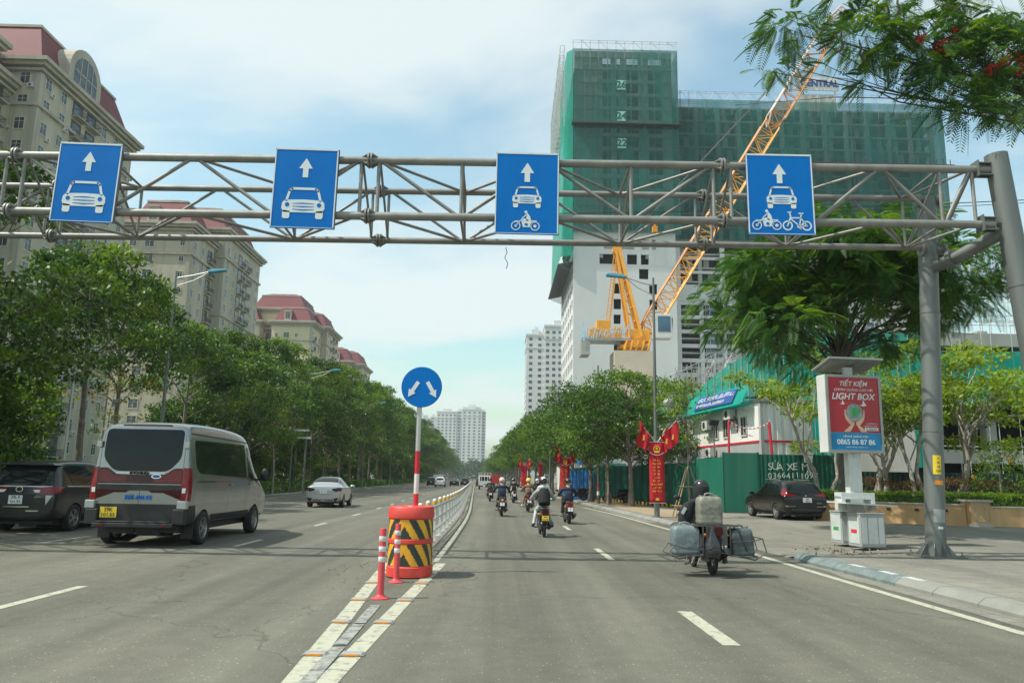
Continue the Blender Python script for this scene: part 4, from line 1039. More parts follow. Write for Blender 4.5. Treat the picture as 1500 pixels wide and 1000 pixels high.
# A: nearest, at the top left
A = apartment('nearest apartment block with red mansard roof and arched dormer at the top left', (-62, 62, 0), [
    (-20, -2.2, 0, 27, 54.5, colsE(27, 'wslwswbw'), colsE(17.8, 'wlw')),
    (-20, 0, 33, 58.6, 55.3, colsE(25.6, 'wwbbwww'), colsE(20, 'wwlww')),
    (-20, -3.5, 27.01, 32.99, 52, colsE(6, 'b'), [])], 'apt_wall', roof_h=8.0)
# the arched dormer of block A
d = MB(); arc = [(-4.2, 0)] + [(4.2 * math.cos(a), 2.6 + 4.0 * math.sin(a)) for a in [PI - PI * i / 14 for i in range(15)]] + [(4.2, 0)]
inn = [(-3.0, 0.6)] + [(3.0 * math.cos(a), 2.6 + 2.8 * math.sin(a)) for a in [PI - PI * i / 14 for i in range(15)]] + [(3.0, 0.6)]
d.prism(arc, -1.0, 1.6, mat=0); d.prism(inn, -1.03, -1.005, mat=1)
for x_ in (-1.5, 0, 1.5): d.b2(x_ - 0.08, x_ + 0.08, -1.1, -1.031, 0.6, 5.2, 0)
d.b2(-3, 3, -1.1, -1.031, 2.5, 2.7, 0)
o = d.build('arched_dormer', ['apt_trim', 'glass_bldg'], A); o.matrix_local = Matrix.Translation((-0.6, 42.5, 55.4)) @ Matrix.Rotation(PI / 2, 4, 'Z')
# B
B = apartment('tall pale apartment block with red roof rising behind the two left lane signs', (-62, 147, 0), [
    (-13, 0, 0, 12, 50.5, colsE(12, 'wwb'), colsE(13, 'wl s')),
    (-26, -13.01, 5, 40, 50.5, [], colsE(13, 'bwwb')),
    (-13, 1.6, 14, 38, 54, colsE(24, 'wwbbww'), []),
    (-13, -1.2, 12.01, 13.99, 49.5, [(1.0, 's')], [])], 'apt_wall', roof_h=6.5)
# C
C_ = apartment('cream apartment block with red roof standing in the middle of the left row', (-62, 246, 0), [
    (-13, 0, 0, 13, 51, colsE(13, 'bww'), colsE(13, 'sls ' )),
    (-30, -17, 0, 13, 51, [], colsE(13, 'sls')),
    (-17.01, -12.99, 5, 30, 49.5, [], colsE(4, 'b')),
    (-20, 1.8, 14, 33, 52, colsE(19, 'wbbw'), []),
    (-22, -4, 6, 28, 56.5, [], [])], 'apt_wall_b', roof_h=6.0)
D_ = apartment('farthest cream apartment block with red roof, partly hidden by the treetops', (-63, 318, 0), [
    (-24, 0, 0, 14, 49, colsE(14, 'bww'), colsE(24, 'ls sls')),
    (-22, 1.8, 15, 38, 50, colsE(23, 'wbbw'), [])], 'apt_wall_b', roof_h=6.5)

# ------------------------------------------------------------------ white tower blocks far away
def far_tower(label, loc, rz, blocks, group=None, fl=3.3, ww=1.6, gap=3.6, mat='tower_far'):
    t = thing('tower_block', label, 'tower block', loc, rz, group)
    w = MB(); pool = []; s_ = MB(); s_.b2(-ww / 2, ww / 2, -0.06, 0, -0.75, 0.75, 0); sm = s_.mesh('window', ['glass_bldg']); tm = MB()
    for (x0, x1, y0, y1, h) in blocks:
        w.b2(x0, x1, y0, y1, 0, h)
        tm.b2(x0 - 0.3, x1 + 0.3, y0 - 0.3, y1 + 0.3, h - 0.6, h + 0.4); tm.b2(x0 + (x1 - x0) * .3, x1 - (x1 - x0) * .3, y0 + 2, y1 - 2, h + 0.4, h + 3.2); tm.b2(x0 - 0.25, x1 + 0.25, y0 - 0.25, y1 + 0.25, h - 7.4, h - 7.0)
        for k in range(int(h / fl)):
            z = 2 + k * fl
            if z > h - 2.4: break
            n_ = max(1, int((x1 - x0) / gap)); 
            for i in range(n_):
                pool.append((sm, Matrix.Translation((x0 + (i + 0.5) * (x1 - x0) / n_, y0, z + 1)), 'window'))
            n_ = max(1, int((y1 - y0) / (gap * 1.3)))
            for i in range(n_):
                for xx, rr_ in ((x0, -PI / 2), (x1, PI / 2)): pool.append((sm, Matrix.Translation((xx, y0 + (i + 0.5) * (y1 - y0) / n_, z + 1)) @ Matrix.Rotation(rr_, 4, 'Z'), 'window'))
    w.build('wall', mat, t); tm.build('parapet', mat, t)
    by = pool; V, F = [], []
    by.sort(key=lambda q: -q[1].translation.z)
    for me, M, _ in by[:100]: o = link('window', me, t); o.matrix_local = M
    mb = MB()
    for me, M, _ in by[100:]: mb._add([tuple(M @ v.co) for v in me.vertices], [tuple(p.vertices) for p in me.polygons])
    o = mb.build('remaining_windows', 'glass_bldg', t, fix=False); o['kind'] = 'stuff'
    return t
far_tower('right one of the two distant white tower blocks at the end of the road', (-62, 850, 0), 0, [(-8, 14, 0, 20, 74), (14.01, 20, 3, 22, 75), (20.01, 42 - 0, 0, 24, 77), (20.5, 40, 6, 20, 80), (42.01, 46, 4, 20, 75)][:5], fl=3.35, ww=2.2, gap=4.4)
far_tower('left one of the two distant white tower blocks, partly behind the sign pole', (-106, 900, 0), 0, [(0, 24, 0, 24, 70), (24.01, 30, 3, 22, 72), (30.01, 38, 0, 22, 69), (2, 20, 6, 18, 74)], fl=3.35, ww=2.4, gap=4.6)
far_tower('pale tower block with stepped top standing left of the tower under construction', (13.4, 400, 0), 0, [(0, 9.5, 3, 26, 78), (9.51, 26, 0, 26, 82.5), (3, 8, 6, 20, 80)], fl=3.3, ww=1.7, gap=3.2)

# ------------------------------------------------------------------ tower under construction
FH = 3.02
con = thing('construction_tower', 'tower under construction with green netting and floor numbers 22, 24 and 26', 'building', (14.2, 149, 0))
cw = MB()
Wd, Dp, H0 = 20.8, 30, 90.6
ZS = [i * FH for i in range(31)]
for z in ZS[16:]:
    if z < H0: cw.b2(0.1, Wd - 0.1, 0.1, Dp - 0.1, z - 0.35, z)
for x in (0.7, 5.6, 10.4, 15.2, 20.1):
    for y in (0.7, 10, 20, 29.3): cw.b2(x - 0.45, x + 0.45, y - 0.45, y + 0.45, 46, H0)
cw.b2(0.1, Wd - 0.1, 0.12, 0.5, H0 - 0.6, H0 + 0.9)
cw.b2(6.5, 14.5, 12, 22, H0, H0 + 2)
cw.build('concrete_frame', 'concrete', con)
# infill walls between the columns with window openings (upper floors)
iw = MB(); vd = MB()
for z in ZS[16:-1]:
    for (xa, xb, wins) in ((0.12, 5.15, [(0.4, 0.9, 2.4)] if False else []), (5.15, 20.7, [(6.1, 7.8), (9.0, 9.9), (11.2, 13.6), (14.4, 14.9) , (15.8, 18.6)])):
        c = xa
        for (a, b) in [w for w in wins]:
            iw.b2(c, a, 0.3, 0.5, z, z + FH - 0.36); iw.b2(a, b, 0.3, 0.5, z, z + 0.55); c = b
        iw.b2(c, xb, 0.3, 0.5, z, z + FH - 0.36)
o = iw.build('infill_wall', 'concrete', con); o['kind'] = 'stuff'
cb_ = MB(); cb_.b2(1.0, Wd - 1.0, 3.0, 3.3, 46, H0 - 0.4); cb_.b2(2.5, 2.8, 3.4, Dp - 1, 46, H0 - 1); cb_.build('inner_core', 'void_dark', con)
# lower white walls: front with openings
lw = MB()
def wall_with_holes(mb, x0, x1, z0, z1, holes, y0, y1, mat=0):
    zs = sorted(set([z0, z1] + [h[2] for h in holes] + [h[3] for h in holes]))
    for a, b in zip(zs[:-1], zs[1:]):
        hs = sorted([h for h in holes if h[2] <= a + 1e-6 and h[3] >= b - 1e-6]); c = x0
        for h in hs:
            if h[0] > c: mb.b2(c, h[0], y0, y1, a, b, mat)
            c = h[1]
        if c < x1: mb.b2(c, x1, y0, y1, a, b, mat)
holes = []
for z, hs in ((47.9, [(6.2, 9.1), (9.8, 12.4), (14.0, 15.4), (16, 16.8)]), (44.7, [(5.3, 9.6), (10.9, 12.9), (13.7, 15.3)]), (38.6, [(8.1, 9.6), (15.3, 16.9)]), (35.4, [(8.1, 9.6), (15.3, 16.9)]), (41.7, [(13.3, 15.2)])):
    for (a, b) in hs: holes.append((a, b, z - 0.1, z + 2.0))
for k in range(11): holes.append((8.1, 9.5, 32.3 - k * 3.05, 34.2 - k * 3.05)) if 32.3 - k * 3.05 > 1 else None
wall_with_holes(lw, 0, Wd, 0, 51.3, holes, 0, 0.35)
lw.b2(Wd - 0.35, Wd, 0.36, Dp, 0, 51.3)
# left side, full of openings
hl = []
for k in range(15):
    for y in (1.6, 5.3, 9.2, 13.4, 17.8, 22.3, 26.5): hl.append((y, y + 2.3, 2.0 + k * 3.05, 3.9 + k * 3.05))
side = MB(); wall_with_holes(side, 0.36, Dp, 0, 47.5, hl, 0, 0.35)
side.v = [(y, x, z) for (x, y, z) in side.v]
o = side.build('side_wall', 'tower_white', con)
lw.build('front_wall', 'tower_white', con)
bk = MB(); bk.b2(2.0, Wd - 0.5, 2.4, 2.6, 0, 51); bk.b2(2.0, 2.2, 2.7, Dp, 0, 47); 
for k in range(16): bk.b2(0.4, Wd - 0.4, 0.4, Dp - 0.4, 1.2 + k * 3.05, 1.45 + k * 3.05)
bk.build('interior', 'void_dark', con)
# netting and scaffolding
nt_ = MB()
nt_.quad((-0.3, -1.25, 50.8), (Wd + 0.9, -1.25, 50.8), (Wd + 0.9, -1.25, 91.2), (-0.3, -1.25, 91.2)); nt_.quad((Wd + 0.9, -1.25, 80), (Wd + 0.9, -1.25, 91.2), (Wd + 0.9, 8, 91.2), (Wd + 0.9, 8, 80))
nt_.build('front_netting', 'net_green', con)
ns = MB()
pts = [(-2.6, -0.9), (-2.9, 6), (-2.6, 14), (-2.8, 22), (-2.5, Dp + 0.5)]
for (xa, ya), (xb, yb) in zip(pts[:-1], pts[1:]):
    ns.quad((xa, ya, 45.6), (xb, yb, 45.2), (xb + 1.0, yb, 90.0 - 0.12 * yb), (xa + 1.0, ya, 90.4 - 0.12 * ya))
ns.quad((-2.6, -0.9, 45.6), (-0.3, -1.25, 45.9), (-0.3, -1.25, 91.0), (-1.6, -0.9, 90.4))
ns.build('side_netting', 'net_bright', con)
def scaffold(mb, x0, x1, y, z0, z1, dx_=1.6, dz=1.8, r_=0.035, dy_=0.9, diag=True):
    n_ = max(1, int(round((x1 - x0) / dx_))); k = max(1, int(round((z1 - z0) / dz)))
    for i in range(n_ + 1):
        x = x0 + (x1 - x0) * i / n_
        for yy_ in (y, y - dy_): mb.cyl((x, yy_, z0), (x, yy_, z1), r_, n=4)
        for j in range(k + 1):
            z = z0 + (z1 - z0) * j / k; mb.cyl((x, y, z), (x, y - dy_, z), r_ * 0.8, n=4)
    for j in range(k + 1):
        z = z0 + (z1 - z0) * j / k
        for yy_ in (y, y - dy_): mb.cyl((x0, yy_, z), (x1, yy_, z), r_ * 0.8, n=4)
    if diag:
        for i in range(n_):
            xa, xb = x0 + (x1 - x0) * i / n_, x0 + (x1 - x0) * (i + 1) / n_
            if i % 2: xa, xb = xb, xa
            mb.cyl((xa, y - dy_, z1 - dz), (xb, y - dy_, z1), r_ * 0.7, n=4)
sc = MB(); scaffold(sc, -0.3, Wd + 0.9, -0.2, 86.6, 93.2, 1.9, 2.0, 0.05); scaffold(sc, -0.3, Wd + 0.9, -0.2, 51, 86.6, 2.4, 6, 0.035, diag=False)
s2 = MB(); scaffold(s2, 0, 30, 0, 74, 92.5, 2.1, 2.2, 0.05); s2.v = [(-2.0 + y, x, z - 0.1 * x) for (x, y, z) in s2.v]
sc.build('scaffolding', 'scaffold', con); s2.build('side_scaffolding', 'scaffold', con)
lg = MB(); lg.b2(-0.6, Wd + 1.2, -2.4, 0, 73.9, 74.15); lg.beam((-0.6, -2.4, 74.1), (-0.6, -1.0, 75.3), 0.08); lg.build('catch_platform', 'iron', con)
lg = MB()
for i in range(30): lg.beam((-3.2, i * 1.02, 44.2), (-0.1, i * 1.02, 44.9), 0.85, 0.15, up=(0, 0, 1)); lg.beam((-3.0, i * 1.02, 44.2), (-0.1, i * 1.02, 43.0), 0.1)
lg.build('edge_canopy', 'sign_back', con)
for num, z in (('26', 83.0), ('24', 76.0), ('22', 70.0)):
    b = MB(); b.b2(8.9, 10.7, -1.40, -1.34, z - 1.05, z + 1.05); p_ = b.build('floor_sign', 'num_board', con)
    t_ = text(num, 2.1, 'hoard_green', Vector((9.8, -1.45, z)), con, thick=0.05, bold=0.06, name='floor_number')

wing = thing('construction_wing', 'long green netted wing under construction with a sign on its roof', 'building', (36.2, 155, 0))
ww_, dd_ = 57.5, 18
cf = MB(); zt = 82.5
for k in range(28):
    z = zt - 0.2 - k * FH
    if z > 1: cf.b2(0, ww_, 0.1, dd_, z - 0.35, z)
for i in range(13):
    x = 0.6 + i * (ww_ - 1.2) / 12
    for y in (0.4, 9, 17.4): cf.b2(x - 0.4, x + 0.4, y - 0.4 + (0.02 if i % 2 else 0), y + 0.4, 0, zt - 0.2)
cf.build('concrete_frame', 'concrete', wing)
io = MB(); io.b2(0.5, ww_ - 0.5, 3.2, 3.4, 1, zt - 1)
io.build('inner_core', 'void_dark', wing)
inf = MB(); rw = random.Random(4)
for k in range(28):
    z = zt - 0.2 - k * FH
    if z < 3: break
    for i in range(12):
        xa = 0.6 + i * (ww_ - 1.2) / 12 + 0.4; xb = xa + (ww_ - 1.2) / 12 - 0.8
        if k < 13:
            if rw.random() < 0.75: f0 = rw.random() * 0.5; inf.b2(xa + (xb - xa) * f0, xa + (xb - xa) * (f0 + 0.3), 1.0, 1.2, z - FH, z - 0.36)
o = inf.build('infill_wall', 'concrete', wing); o['kind'] = 'stuff'
wf = MB(); bl = []
for k in range(13):
    z = 38.4 - k * FH
    if z < 2: break
    wf.b2(-0.02, ww_, -0.25, 0.08, z - 0.55, z + 0.25)
    for i in range(12):
        xa = 0.6 + i * (ww_ - 1.2) / 12; wf.b2(xa - 0.42, xa + 0.42, -0.22, 0.05, z - FH + 0.25, z - 0.551)
        if i % 3 != 0: bl.append((xa + 0.9, z - FH + 0.25))
wf.b2(-0.02, ww_, -0.25, 0.08, 38.7, 42.2)
for k in range(3): wf.b2(-0.02, ww_, -0.2, 0.08, 44.6 + k * FH, 45.2 + k * FH)
for i in range(0, 13, 2): wf.b2(0.6 + i * (ww_ - 1.2) / 12 - 0.5, 0.6 + i * (ww_ - 1.2) / 12 + 0.5, -0.18, 0.05, 42.2, 51.5)
wf.build('white_cladding', 'tower_white', wing)
gm_ = MB(); gm_.b2(0, 3.4, -0.02, 0.02, 0, 2.2, 1)
for x in (0, 0.85, 2.5, 3.32): gm_.b2(x, x + 0.08, -0.06, -0.021, 0, 2.2, 0)
gm_.b2(0, 3.4, -0.055, -0.022, 1.5, 1.58, 0); gme = gm_.mesh('window', ['win_frame', 'glass_blue'])
bl.sort(key=lambda p: (-p[1], p[0]))
for (x, z) in bl[:100]: o = link('window', gme, wing); o.location = (x, 0.3, z)
sc = MB(); scaffold(sc, -0.2, ww_ + 1.2, -0.3, 80.5, 85.4, 1.9, 2.4, 0.05); scaffold(sc, -0.2, ww_ + 1.2, -0.3, 52, 80.5, 3.4, 9, 0.035, diag=False)
sc.build('scaffolding', 'scaffold', wing)
nn = MB(); nn.quad((-0.3, -1.45, 51.6), (ww_ + 1.3, -1.45, 51.6), (ww_ + 1.3, -1.45, 83.4), (-0.3, -1.45, 83.4)); nn.quad((ww_ + 1.3, -1.45, 51.6), (ww_ + 1.3, dd_, 51.6), (ww_ + 1.3, dd_, 83.4), (ww_ + 1.3, -1.45, 83.4))
nn.build('netting', 'net_green', wing)
lg = MB(); lg.b2(24, ww_ + 2, -3.2, 0, 68.6, 68.9)
for i in range(24): lg.b2(24 + i * 1.5, 24.12 + i * 1.5, -3.2, -3.1, 68.9, 70.0)
lg.b2(0, 24, -3.0, 0, 68.0, 68.25)
lg.build('catch_platform', 'iron', wing)
hr = MB(); hr.b2(29.0, 37.2, 2, 12, 82.5, 87.0)
for x in (29.4, 32.0, 34.6): hr.b2(x + .3, x + 1.9, 1.93, 1.99, 83.2, 86.2)
hr.build('stair_head', 'concrete', wing)
bd = MB(); bd.b2(28.9, 37.4, 0.6, 0.9, 87.3, 90.4, 0); bd.build('sign_board', 'tower_white', wing)
for x in (29.6, 36.6): m = MB(); m.b2(x, x + 0.2, 1.0, 1.2, 82.5, 90); m.build('sign_post', 'scaffold', wing)
text('CENTRAL', 2.1, 'board_navy', Vector((33.15, 0.5, 88.85)), wing, thick=0.1, bold=0.07, xs=0.93, name='sign_lettering')

# ------------------------------------------------------------------ tower crane
cr = thing('tower_crane', 'yellow luffing tower crane with a long lattice jib leaning right in front of the towers', 'crane', (18.6, 106, 0))
b = MB(); b.b2(-3.0, 2.4, -2.4, 2.4, 0, 19.2); b.build('base_tower', 'ballast', cr)
def lattice(mb, p0, p1, w, bays, r_=0.09, up=(0, 1, 0), rb=0.05, mats=(0, 0), taper=1.0):
    p0, p1 = Vector(p0), Vector(p1); d = (p1 - p0).normalized(); a = d.cross(Vector(up)).normalized(); b_ = Vector(up)
    def q(i, s1, s2, t): ww2 = w * (1 - (1 - taper) * (max(0, t - 0.85) / 0.15)) * (0.35 + 0.65 * min(1, t / 0.06)) ; return p0.lerp(p1, t) + a * s1 * ww2 / 2 + b_ * s2 * ww2 / 2
    cs = [(-1, -1), (1, -1), (1, 1), (-1, 1)]
    for ci, (s1, s2) in enumerate(cs):
        for i in range(bays): mb.cyl(q(0, s1, s2, i / bays), q(0, s1, s2, (i + 1) / bays), r_, n=5, mat=mats[0] if s1 < 0 else mats[1])
    for i in range(bays):
        t0, t1 = i / bays, (i + 1) / bays
        for j in range(4):
            a_, c_ = cs[j], cs[(j + 1) % 4]
            if i % 2: a_, c_ = c_, a_
            mb.cyl(q(0, *a_, t0), q(0, *c_, t1), rb, n=4, mat=mats[0]); mb.cyl(q(0, *a_, t1), q(0, *c_, t1), rb, n=4, mat=mats[0])
FT_ = Vector((1.3, 0, 21.6)); TP = Vector((32.8, 0, 73.5))
j = MB(); lattice(j, FT_, FT_.lerp(TP, 0.62), 2.3, 21, 0.15, rb=0.075, mats=(0, 1)); j.build('jib', ['crane_yellow', 'crane_orange'], cr)
j = MB(); lattice(j, FT_.lerp(TP, 0.62), TP, 2.3, 13, 0.14, rb=0.07, mats=(0, 1), taper=0.4)
j.v = j.v; j.build('jib_end', ['crane_orange', 'crane_pale'], cr)
AP = Vector((-2.2, 0, 34.2))
af = MB()
for s_ in (-1, 1):
    af.beam((1.0, s_ * 1.2, 21.4), AP + Vector((0.3, s_ * 0.5, 0)), 0.45, 0.45); af.beam((-1.6 + 1.1, s_ * 1.2, 21.4), AP + Vector((-0.2, s_ * 0.5, 0)), 0.35, 0.35)
for t in (0.2, 0.35, 0.5, 0.65, 0.8): af.beam(Vector((1.0, 0, 21.4)).lerp(AP, t) - Vector((0, 1.2, 0)) * (1 - t * .5), Vector((1.0, 0, 21.4)).lerp(AP, t) + Vector((0, 1.2, 0)) * (1 - t * .5), 0.25); af.beam(Vector((1.0, -1, 21.4)).lerp(AP, t), Vector((-0.5, -1, 21.4)).lerp(AP, min(1, t + 0.08)), 0.2)
af.beam((-3.6, 0, 21.4), AP, 0.14); af.beam((-4.0, 0, 22.5), (-2.6, 0, 34), 0.12); af.beam((-3.4, 0, 22.5), (-2.0, 0, 34), 0.12)
for i in range(22): af.beam((-4.0 + 1.4 * i / 22, 0, 22.5 + 11.5 * i / 22), (-3.4 + 1.4 * i / 22, 0, 22.5 + 11.5 * i / 22), 0.07)
af.lathe([(0.0, -0.6), (0.7, -0.6), (0.7, 0.6), (0, 0.6)], 12, c=tuple(AP), axis='y')
af.build('a_frame', 'crane_yellow', cr)
sl = MB(); sl.lathe([(0, 0), (1.9, 0), (1.9, 0.5), (2.3, 0.5), (2.3, 1.0), (1.7, 1.0), (1.7, 2.0), (0, 2.0)], 20, c=(0, 0, 18.9 + 0.3)); sl.box((0.8, 0, 21.6), (2.8, 2.6, 1.7))
for i in range(5): sl.beam((-1.6 + i * 0.8, -2.05, 19.3), (-1.2 + i * 0.8, -2.2, 20.7), 0.3)
sl.build('slewing_ring', 'crane_yellow', cr, bevel=0.05)
dk = MB(); dk.box((-3.6, 0, 20.9), (6.2, 3.4, 0.35), 0)
for x in range(9):
    for s_ in (-1, 1): dk.cyl((-6.6 + x * 0.75, s_ * 1.68, 21.1), (-6.6 + x * 0.75, s_ * 1.68, 22.2), 0.04, n=5)
for s_ in (-1, 1): dk.cyl((-6.7, s_ * 1.68, 22.2), (-0.6, s_ * 1.68, 22.2), 0.04, n=5); dk.cyl((-6.7, s_ * 1.68, 21.7), (-0.6, s_ * 1.68, 21.7), 0.03, n=5)
dk.build('machine_deck', 'scaffold', cr)
eg = MB(); eg.box((-4.2, 0.3, 22.5), (2.0, 1.6, 2.6), 0); eg.box((-2.3, -0.4, 22.0), (1.1, 1.4, 1.6), 0); eg.lathe([(0, -0.9), (0.8, -0.9), (0.8, 0.9), (0, 0.9)], 14, c=(-5.6, 0, 21.9), axis='y'); eg.build('winch_housing', 'crane_yellow', cr, bevel=0.05)
cwt = MB()
for i in range(5): cwt.box((-6.9 + 0 * i + 0.0, -1.3 + i * 0.65, 19.9), (1.2, 0.55, 2.4))
cwt.build('counterweight', 'concrete', cr)
cbm = MB(); cbm.prism([(2.4, 21.0), (4.9, 21.0), (5.1, 22.0), (4.9, 24.4), (2.6, 24.4)], -2.6, -0.8); cbm.build('cab', 'ac_white', cr, bevel=0.08)
cg = MB(); cg.b2(3.0, 4.75, -2.64, -2.61, 21.9, 24.1); cg.b2(5.11, 5.13, -2.4, -1.0, 22, 24); cg.build('cab_window', 'glass_blue', cr); 
pn = MB(); pn.cyl(AP, FT_.lerp(TP, 0.97), 0.05, n=4); pn.cyl(AP + Vector((0, .5, 0)), FT_.lerp(TP, 0.995), 0.04, n=4); pn.cyl(TP, TP + Vector((0.3, 0, -35)), 0.035, n=4); pn.build('pendant_rope', 'iron', cr)
hk = MB(); hk.box(TP + Vector((0.3, 0, -35.5)), (0.7, 0.4, 1.1)); hk.build('hook_block', 'crane_yellow', cr)
# slanted lettering fixed to the deck rail (script too small to read in the photograph)
lt = MB(); rl3 = random.Random(2); x = -7.6
for i in range(9):
    hgt = 2.6 if i == 0 else (1.5 if i in (2, 5) else 1.0); z0 = 20.6 + i * 0.16
    lt.beam((x, -1.8, z0), (x + 0.35, -1.8, z0 + hgt), 0.17, 0.08)
    if i % 2 == 0: lt.beam((x + 0.3, -1.8, z0 + hgt * 0.9), (x + 0.75, -1.8, z0 + hgt * 0.95), 0.15, 0.08)
    if i % 3 != 1: lt.beam((x + 0.15, -1.8, z0 + hgt * 0.45), (x + 0.65, -1.8, z0 + hgt * 0.5), 0.14, 0.08)
    lt.beam((x + 0.4, -1.8, z0 + 0.02), (x + 0.6, -1.8, z0 + hgt * 0.55), 0.15, 0.08)
    x += 0.75 if i else 0.95
lt.build('sign_lettering', 'letter_blue', cr)
# ------------------------------------------------------------------ vegetation
def np_mesh(name, V, F, mats, midx=None, smooth=False):
    me = bpy.data.meshes.new(name)
    k = F.shape[1]
    me.vertices.add(len(V)); me.vertices.foreach_set('co', V.astype(np.float32).ravel())
    me.loops.add(F.size); me.loops.foreach_set('vertex_index', F.astype(np.int32).ravel())
    me.polygons.add(len(F)); me.polygons.foreach_set('loop_start', np.arange(0, F.size, k, dtype=np.int32))
    me.polygons.foreach_set('loop_total', np.full(len(F), k, dtype=np.int32))
    for m in mats: me.materials.append(MATS[m])
    if midx is not None: me.polygons.foreach_set('material_index', midx.astype(np.int32))
    me.update(calc_edges=True); me.validate(); return me
def unit(a): return a / np.maximum(1e-9, np.linalg.norm(a, axis=-1, keepdims=True))
def leaves(rg, centers, outward, per, rad, ln_, wd, droop=0.3, up=0.7):
    """sprays of rhombic leaves; centers (N,3), outward (N,3)"""
    Nn = len(centers); C = np.repeat(centers, per, 0); O = np.repeat(outward, per, 0); M_ = len(C)
    p = C + rg.normal(size=(M_, 3)) * rad * np.array([1, 1, 0.55])
    d = unit(O * 0.6 + rg.normal(size=(M_, 3)) * 0.75 + np.array([0, 0, -droop]))
    nrm = unit(np.array([0, 0, up]) + O * 0.25 + rg.normal(size=(M_, 3)) * 0.5)
    s_ = unit(np.cross(d, nrm)); nrm = np.cross(s_, d)
    L_ = ln_ * rg.uniform(0.65, 1.25, (M_, 1)); Wd = wd * rg.uniform(0.75, 1.3, (M_, 1))
    V = np.stack([p, p + d * L_ * 0.5 + s_ * Wd / 2 + nrm * Wd * 0.12, p + d * L_, p + d * L_ * 0.5 - s_ * Wd / 2 + nrm * Wd * 0.12], 1).reshape(-1, 3)
    F = np.arange(M_ * 4).reshape(-1, 4)
    return V, F
def lumps_surface(rg, lumps, n_per_area, bottom=0.25):
    """points over the lumps' shells, thinned by noise so that sky shows through"""
    P, O = [], []
    for (c, r_) in lumps:
        c = np.array(c); r_ = np.array(r_)
        k = int(n_per_area * (r_[0] * r_[1] + r_[0] * r_[2] + r_[1] * r_[2]) / 3 * 4)
        u = unit(rg.normal(size=(k, 3)))
        keep = (u[:, 2] > -0.15) | (rg.random(k) < bottom)
        u = u[keep]; rad_ = rg.uniform(0.55, 1.08, (len(u), 1)) ** 0.6
        P.append(c + u * r_ * rad_); O.append(u)
    return np.concatenate(P), np.concatenate(O)
def limb_tubes(mb, rg, trunk_pts, trunk_r, targets, r0_, n=6, sub=0):
    tp = [Vector(p) for p in trunk_pts]
    for (c, t_) in targets:
        k = t_ * (len(tp) - 1); i = int(min(k, len(tp) - 2)); a = tp[i].lerp(tp[i + 1], k - i); c = Vector(c)
        d = c - a; m1 = a + d * 0.33 + Vector((rg.normal() * 0.12, rg.normal() * 0.12, d.length * 0.02 + 0.1)); m2 = a + d * 0.68 + Vector((rg.normal() * 0.18, rg.normal() * 0.18, 0.12))
        mb.tube([a, m1, m2, c], [r0_, r0_ * 0.75, r0_ * 0.5, r0_ * 0.2], n, cap=False)
        for _ in range(sub):
            b0 = m1.lerp(c, rg.uniform(0.1, 0.8)); e = c + Vector(tuple(rg.normal(size=3) * 0.7)); mb.tube([b0, b0.lerp(e, 0.5) + Vector((0, 0, 0.12)), e], [r0_ * 0.4, r0_ * 0.28, r0_ * 0.1], 5, cap=False)
def make_tree(name, seed, H, crown_r, crown_z0, trunk_r, kind, bark, leafs, dens=12, lean=(0, 0), nl=20, leaf=(0.17, 0.075), per=9, flat=0.5, forks=1, lump=(0.9, 1.6)):
    """returns (trunk mesh, crown mesh); kinds: broad, layered, round"""
    rg = np.random.default_rng(seed)
    mb = MB(); tz = crown_z0 + (H - crown_z0) * 0.55
    tp = [(lean[0] * t * t + rg.normal() * 0.05 * t, lean[1] * t * t + rg.normal() * 0.05 * t, tz * t) for t in np.linspace(0, 1, 7)]
    rr2 = [trunk_r * (1.35 if i == 0 else 1 - 0.72 * i / 6) for i in range(7)]
    mb.tube(tp, rr2, 12, cap=False)
    lumps = []; targets = []
    for i in range(nl):
        f = (i + 0.5) / nl
        zf = rg.uniform(0, 1) ** 0.9
        z_ = crown_z0 + (H - crown_z0) * (0.03 + 0.88 * zf)
        prof = math.sin(PI * min(1, 0.18 + 0.82 * zf)) ** 0.6 if kind != 'layered' else (1 - 0.72 * zf)
        a = i * 2.399 + rg.normal() * 0.25
        rad_ = crown_r * prof * (0.35 + 0.55 * math.sqrt(rg.uniform(0.05, 1)))
        lr = rg.uniform(*lump)
        c = (lean[0] + rad_ * math.cos(a), lean[1] + rad_ * math.sin(a), z_)
        lumps.append((c, (lr, lr, lr * flat))); targets.append((c, min(0.97, max(0.35, (z_ - rad_ * 0.5) / tz))))
    lumps.append(((lean[0], lean[1], H - 0.6), (lump[0], lump[0], lump[0] * flat)))
    limb_tubes(mb, rg, tp, trunk_r, targets, trunk_r * 0.3, 6, 1)
    P, O = lumps_surface(rg, lumps, dens)
    nz = np.array([noise.noise(Vector(p) * 0.9) for p in P])
    keep = nz > -0.28; P, O = P[keep], O[keep]
    V, F = leaves(rg, P, O, per, 0.16, leaf[0], leaf[1])
    clump = np.repeat(np.array([noise.noise(Vector(p) * 0.45 + Vector((seed, 0, 0))) for p in P]), per)
    mi = np.zeros(len(F)); 
    if len(leafs) > 1: mi[(clump + rg.normal(size=len(F)) * 0.15) > 0.12] = 1
    return mb.mesh(name + '_trunk', bark, 60, fix=False), np_mesh(name + '_crown', V, F, leafs, mi)
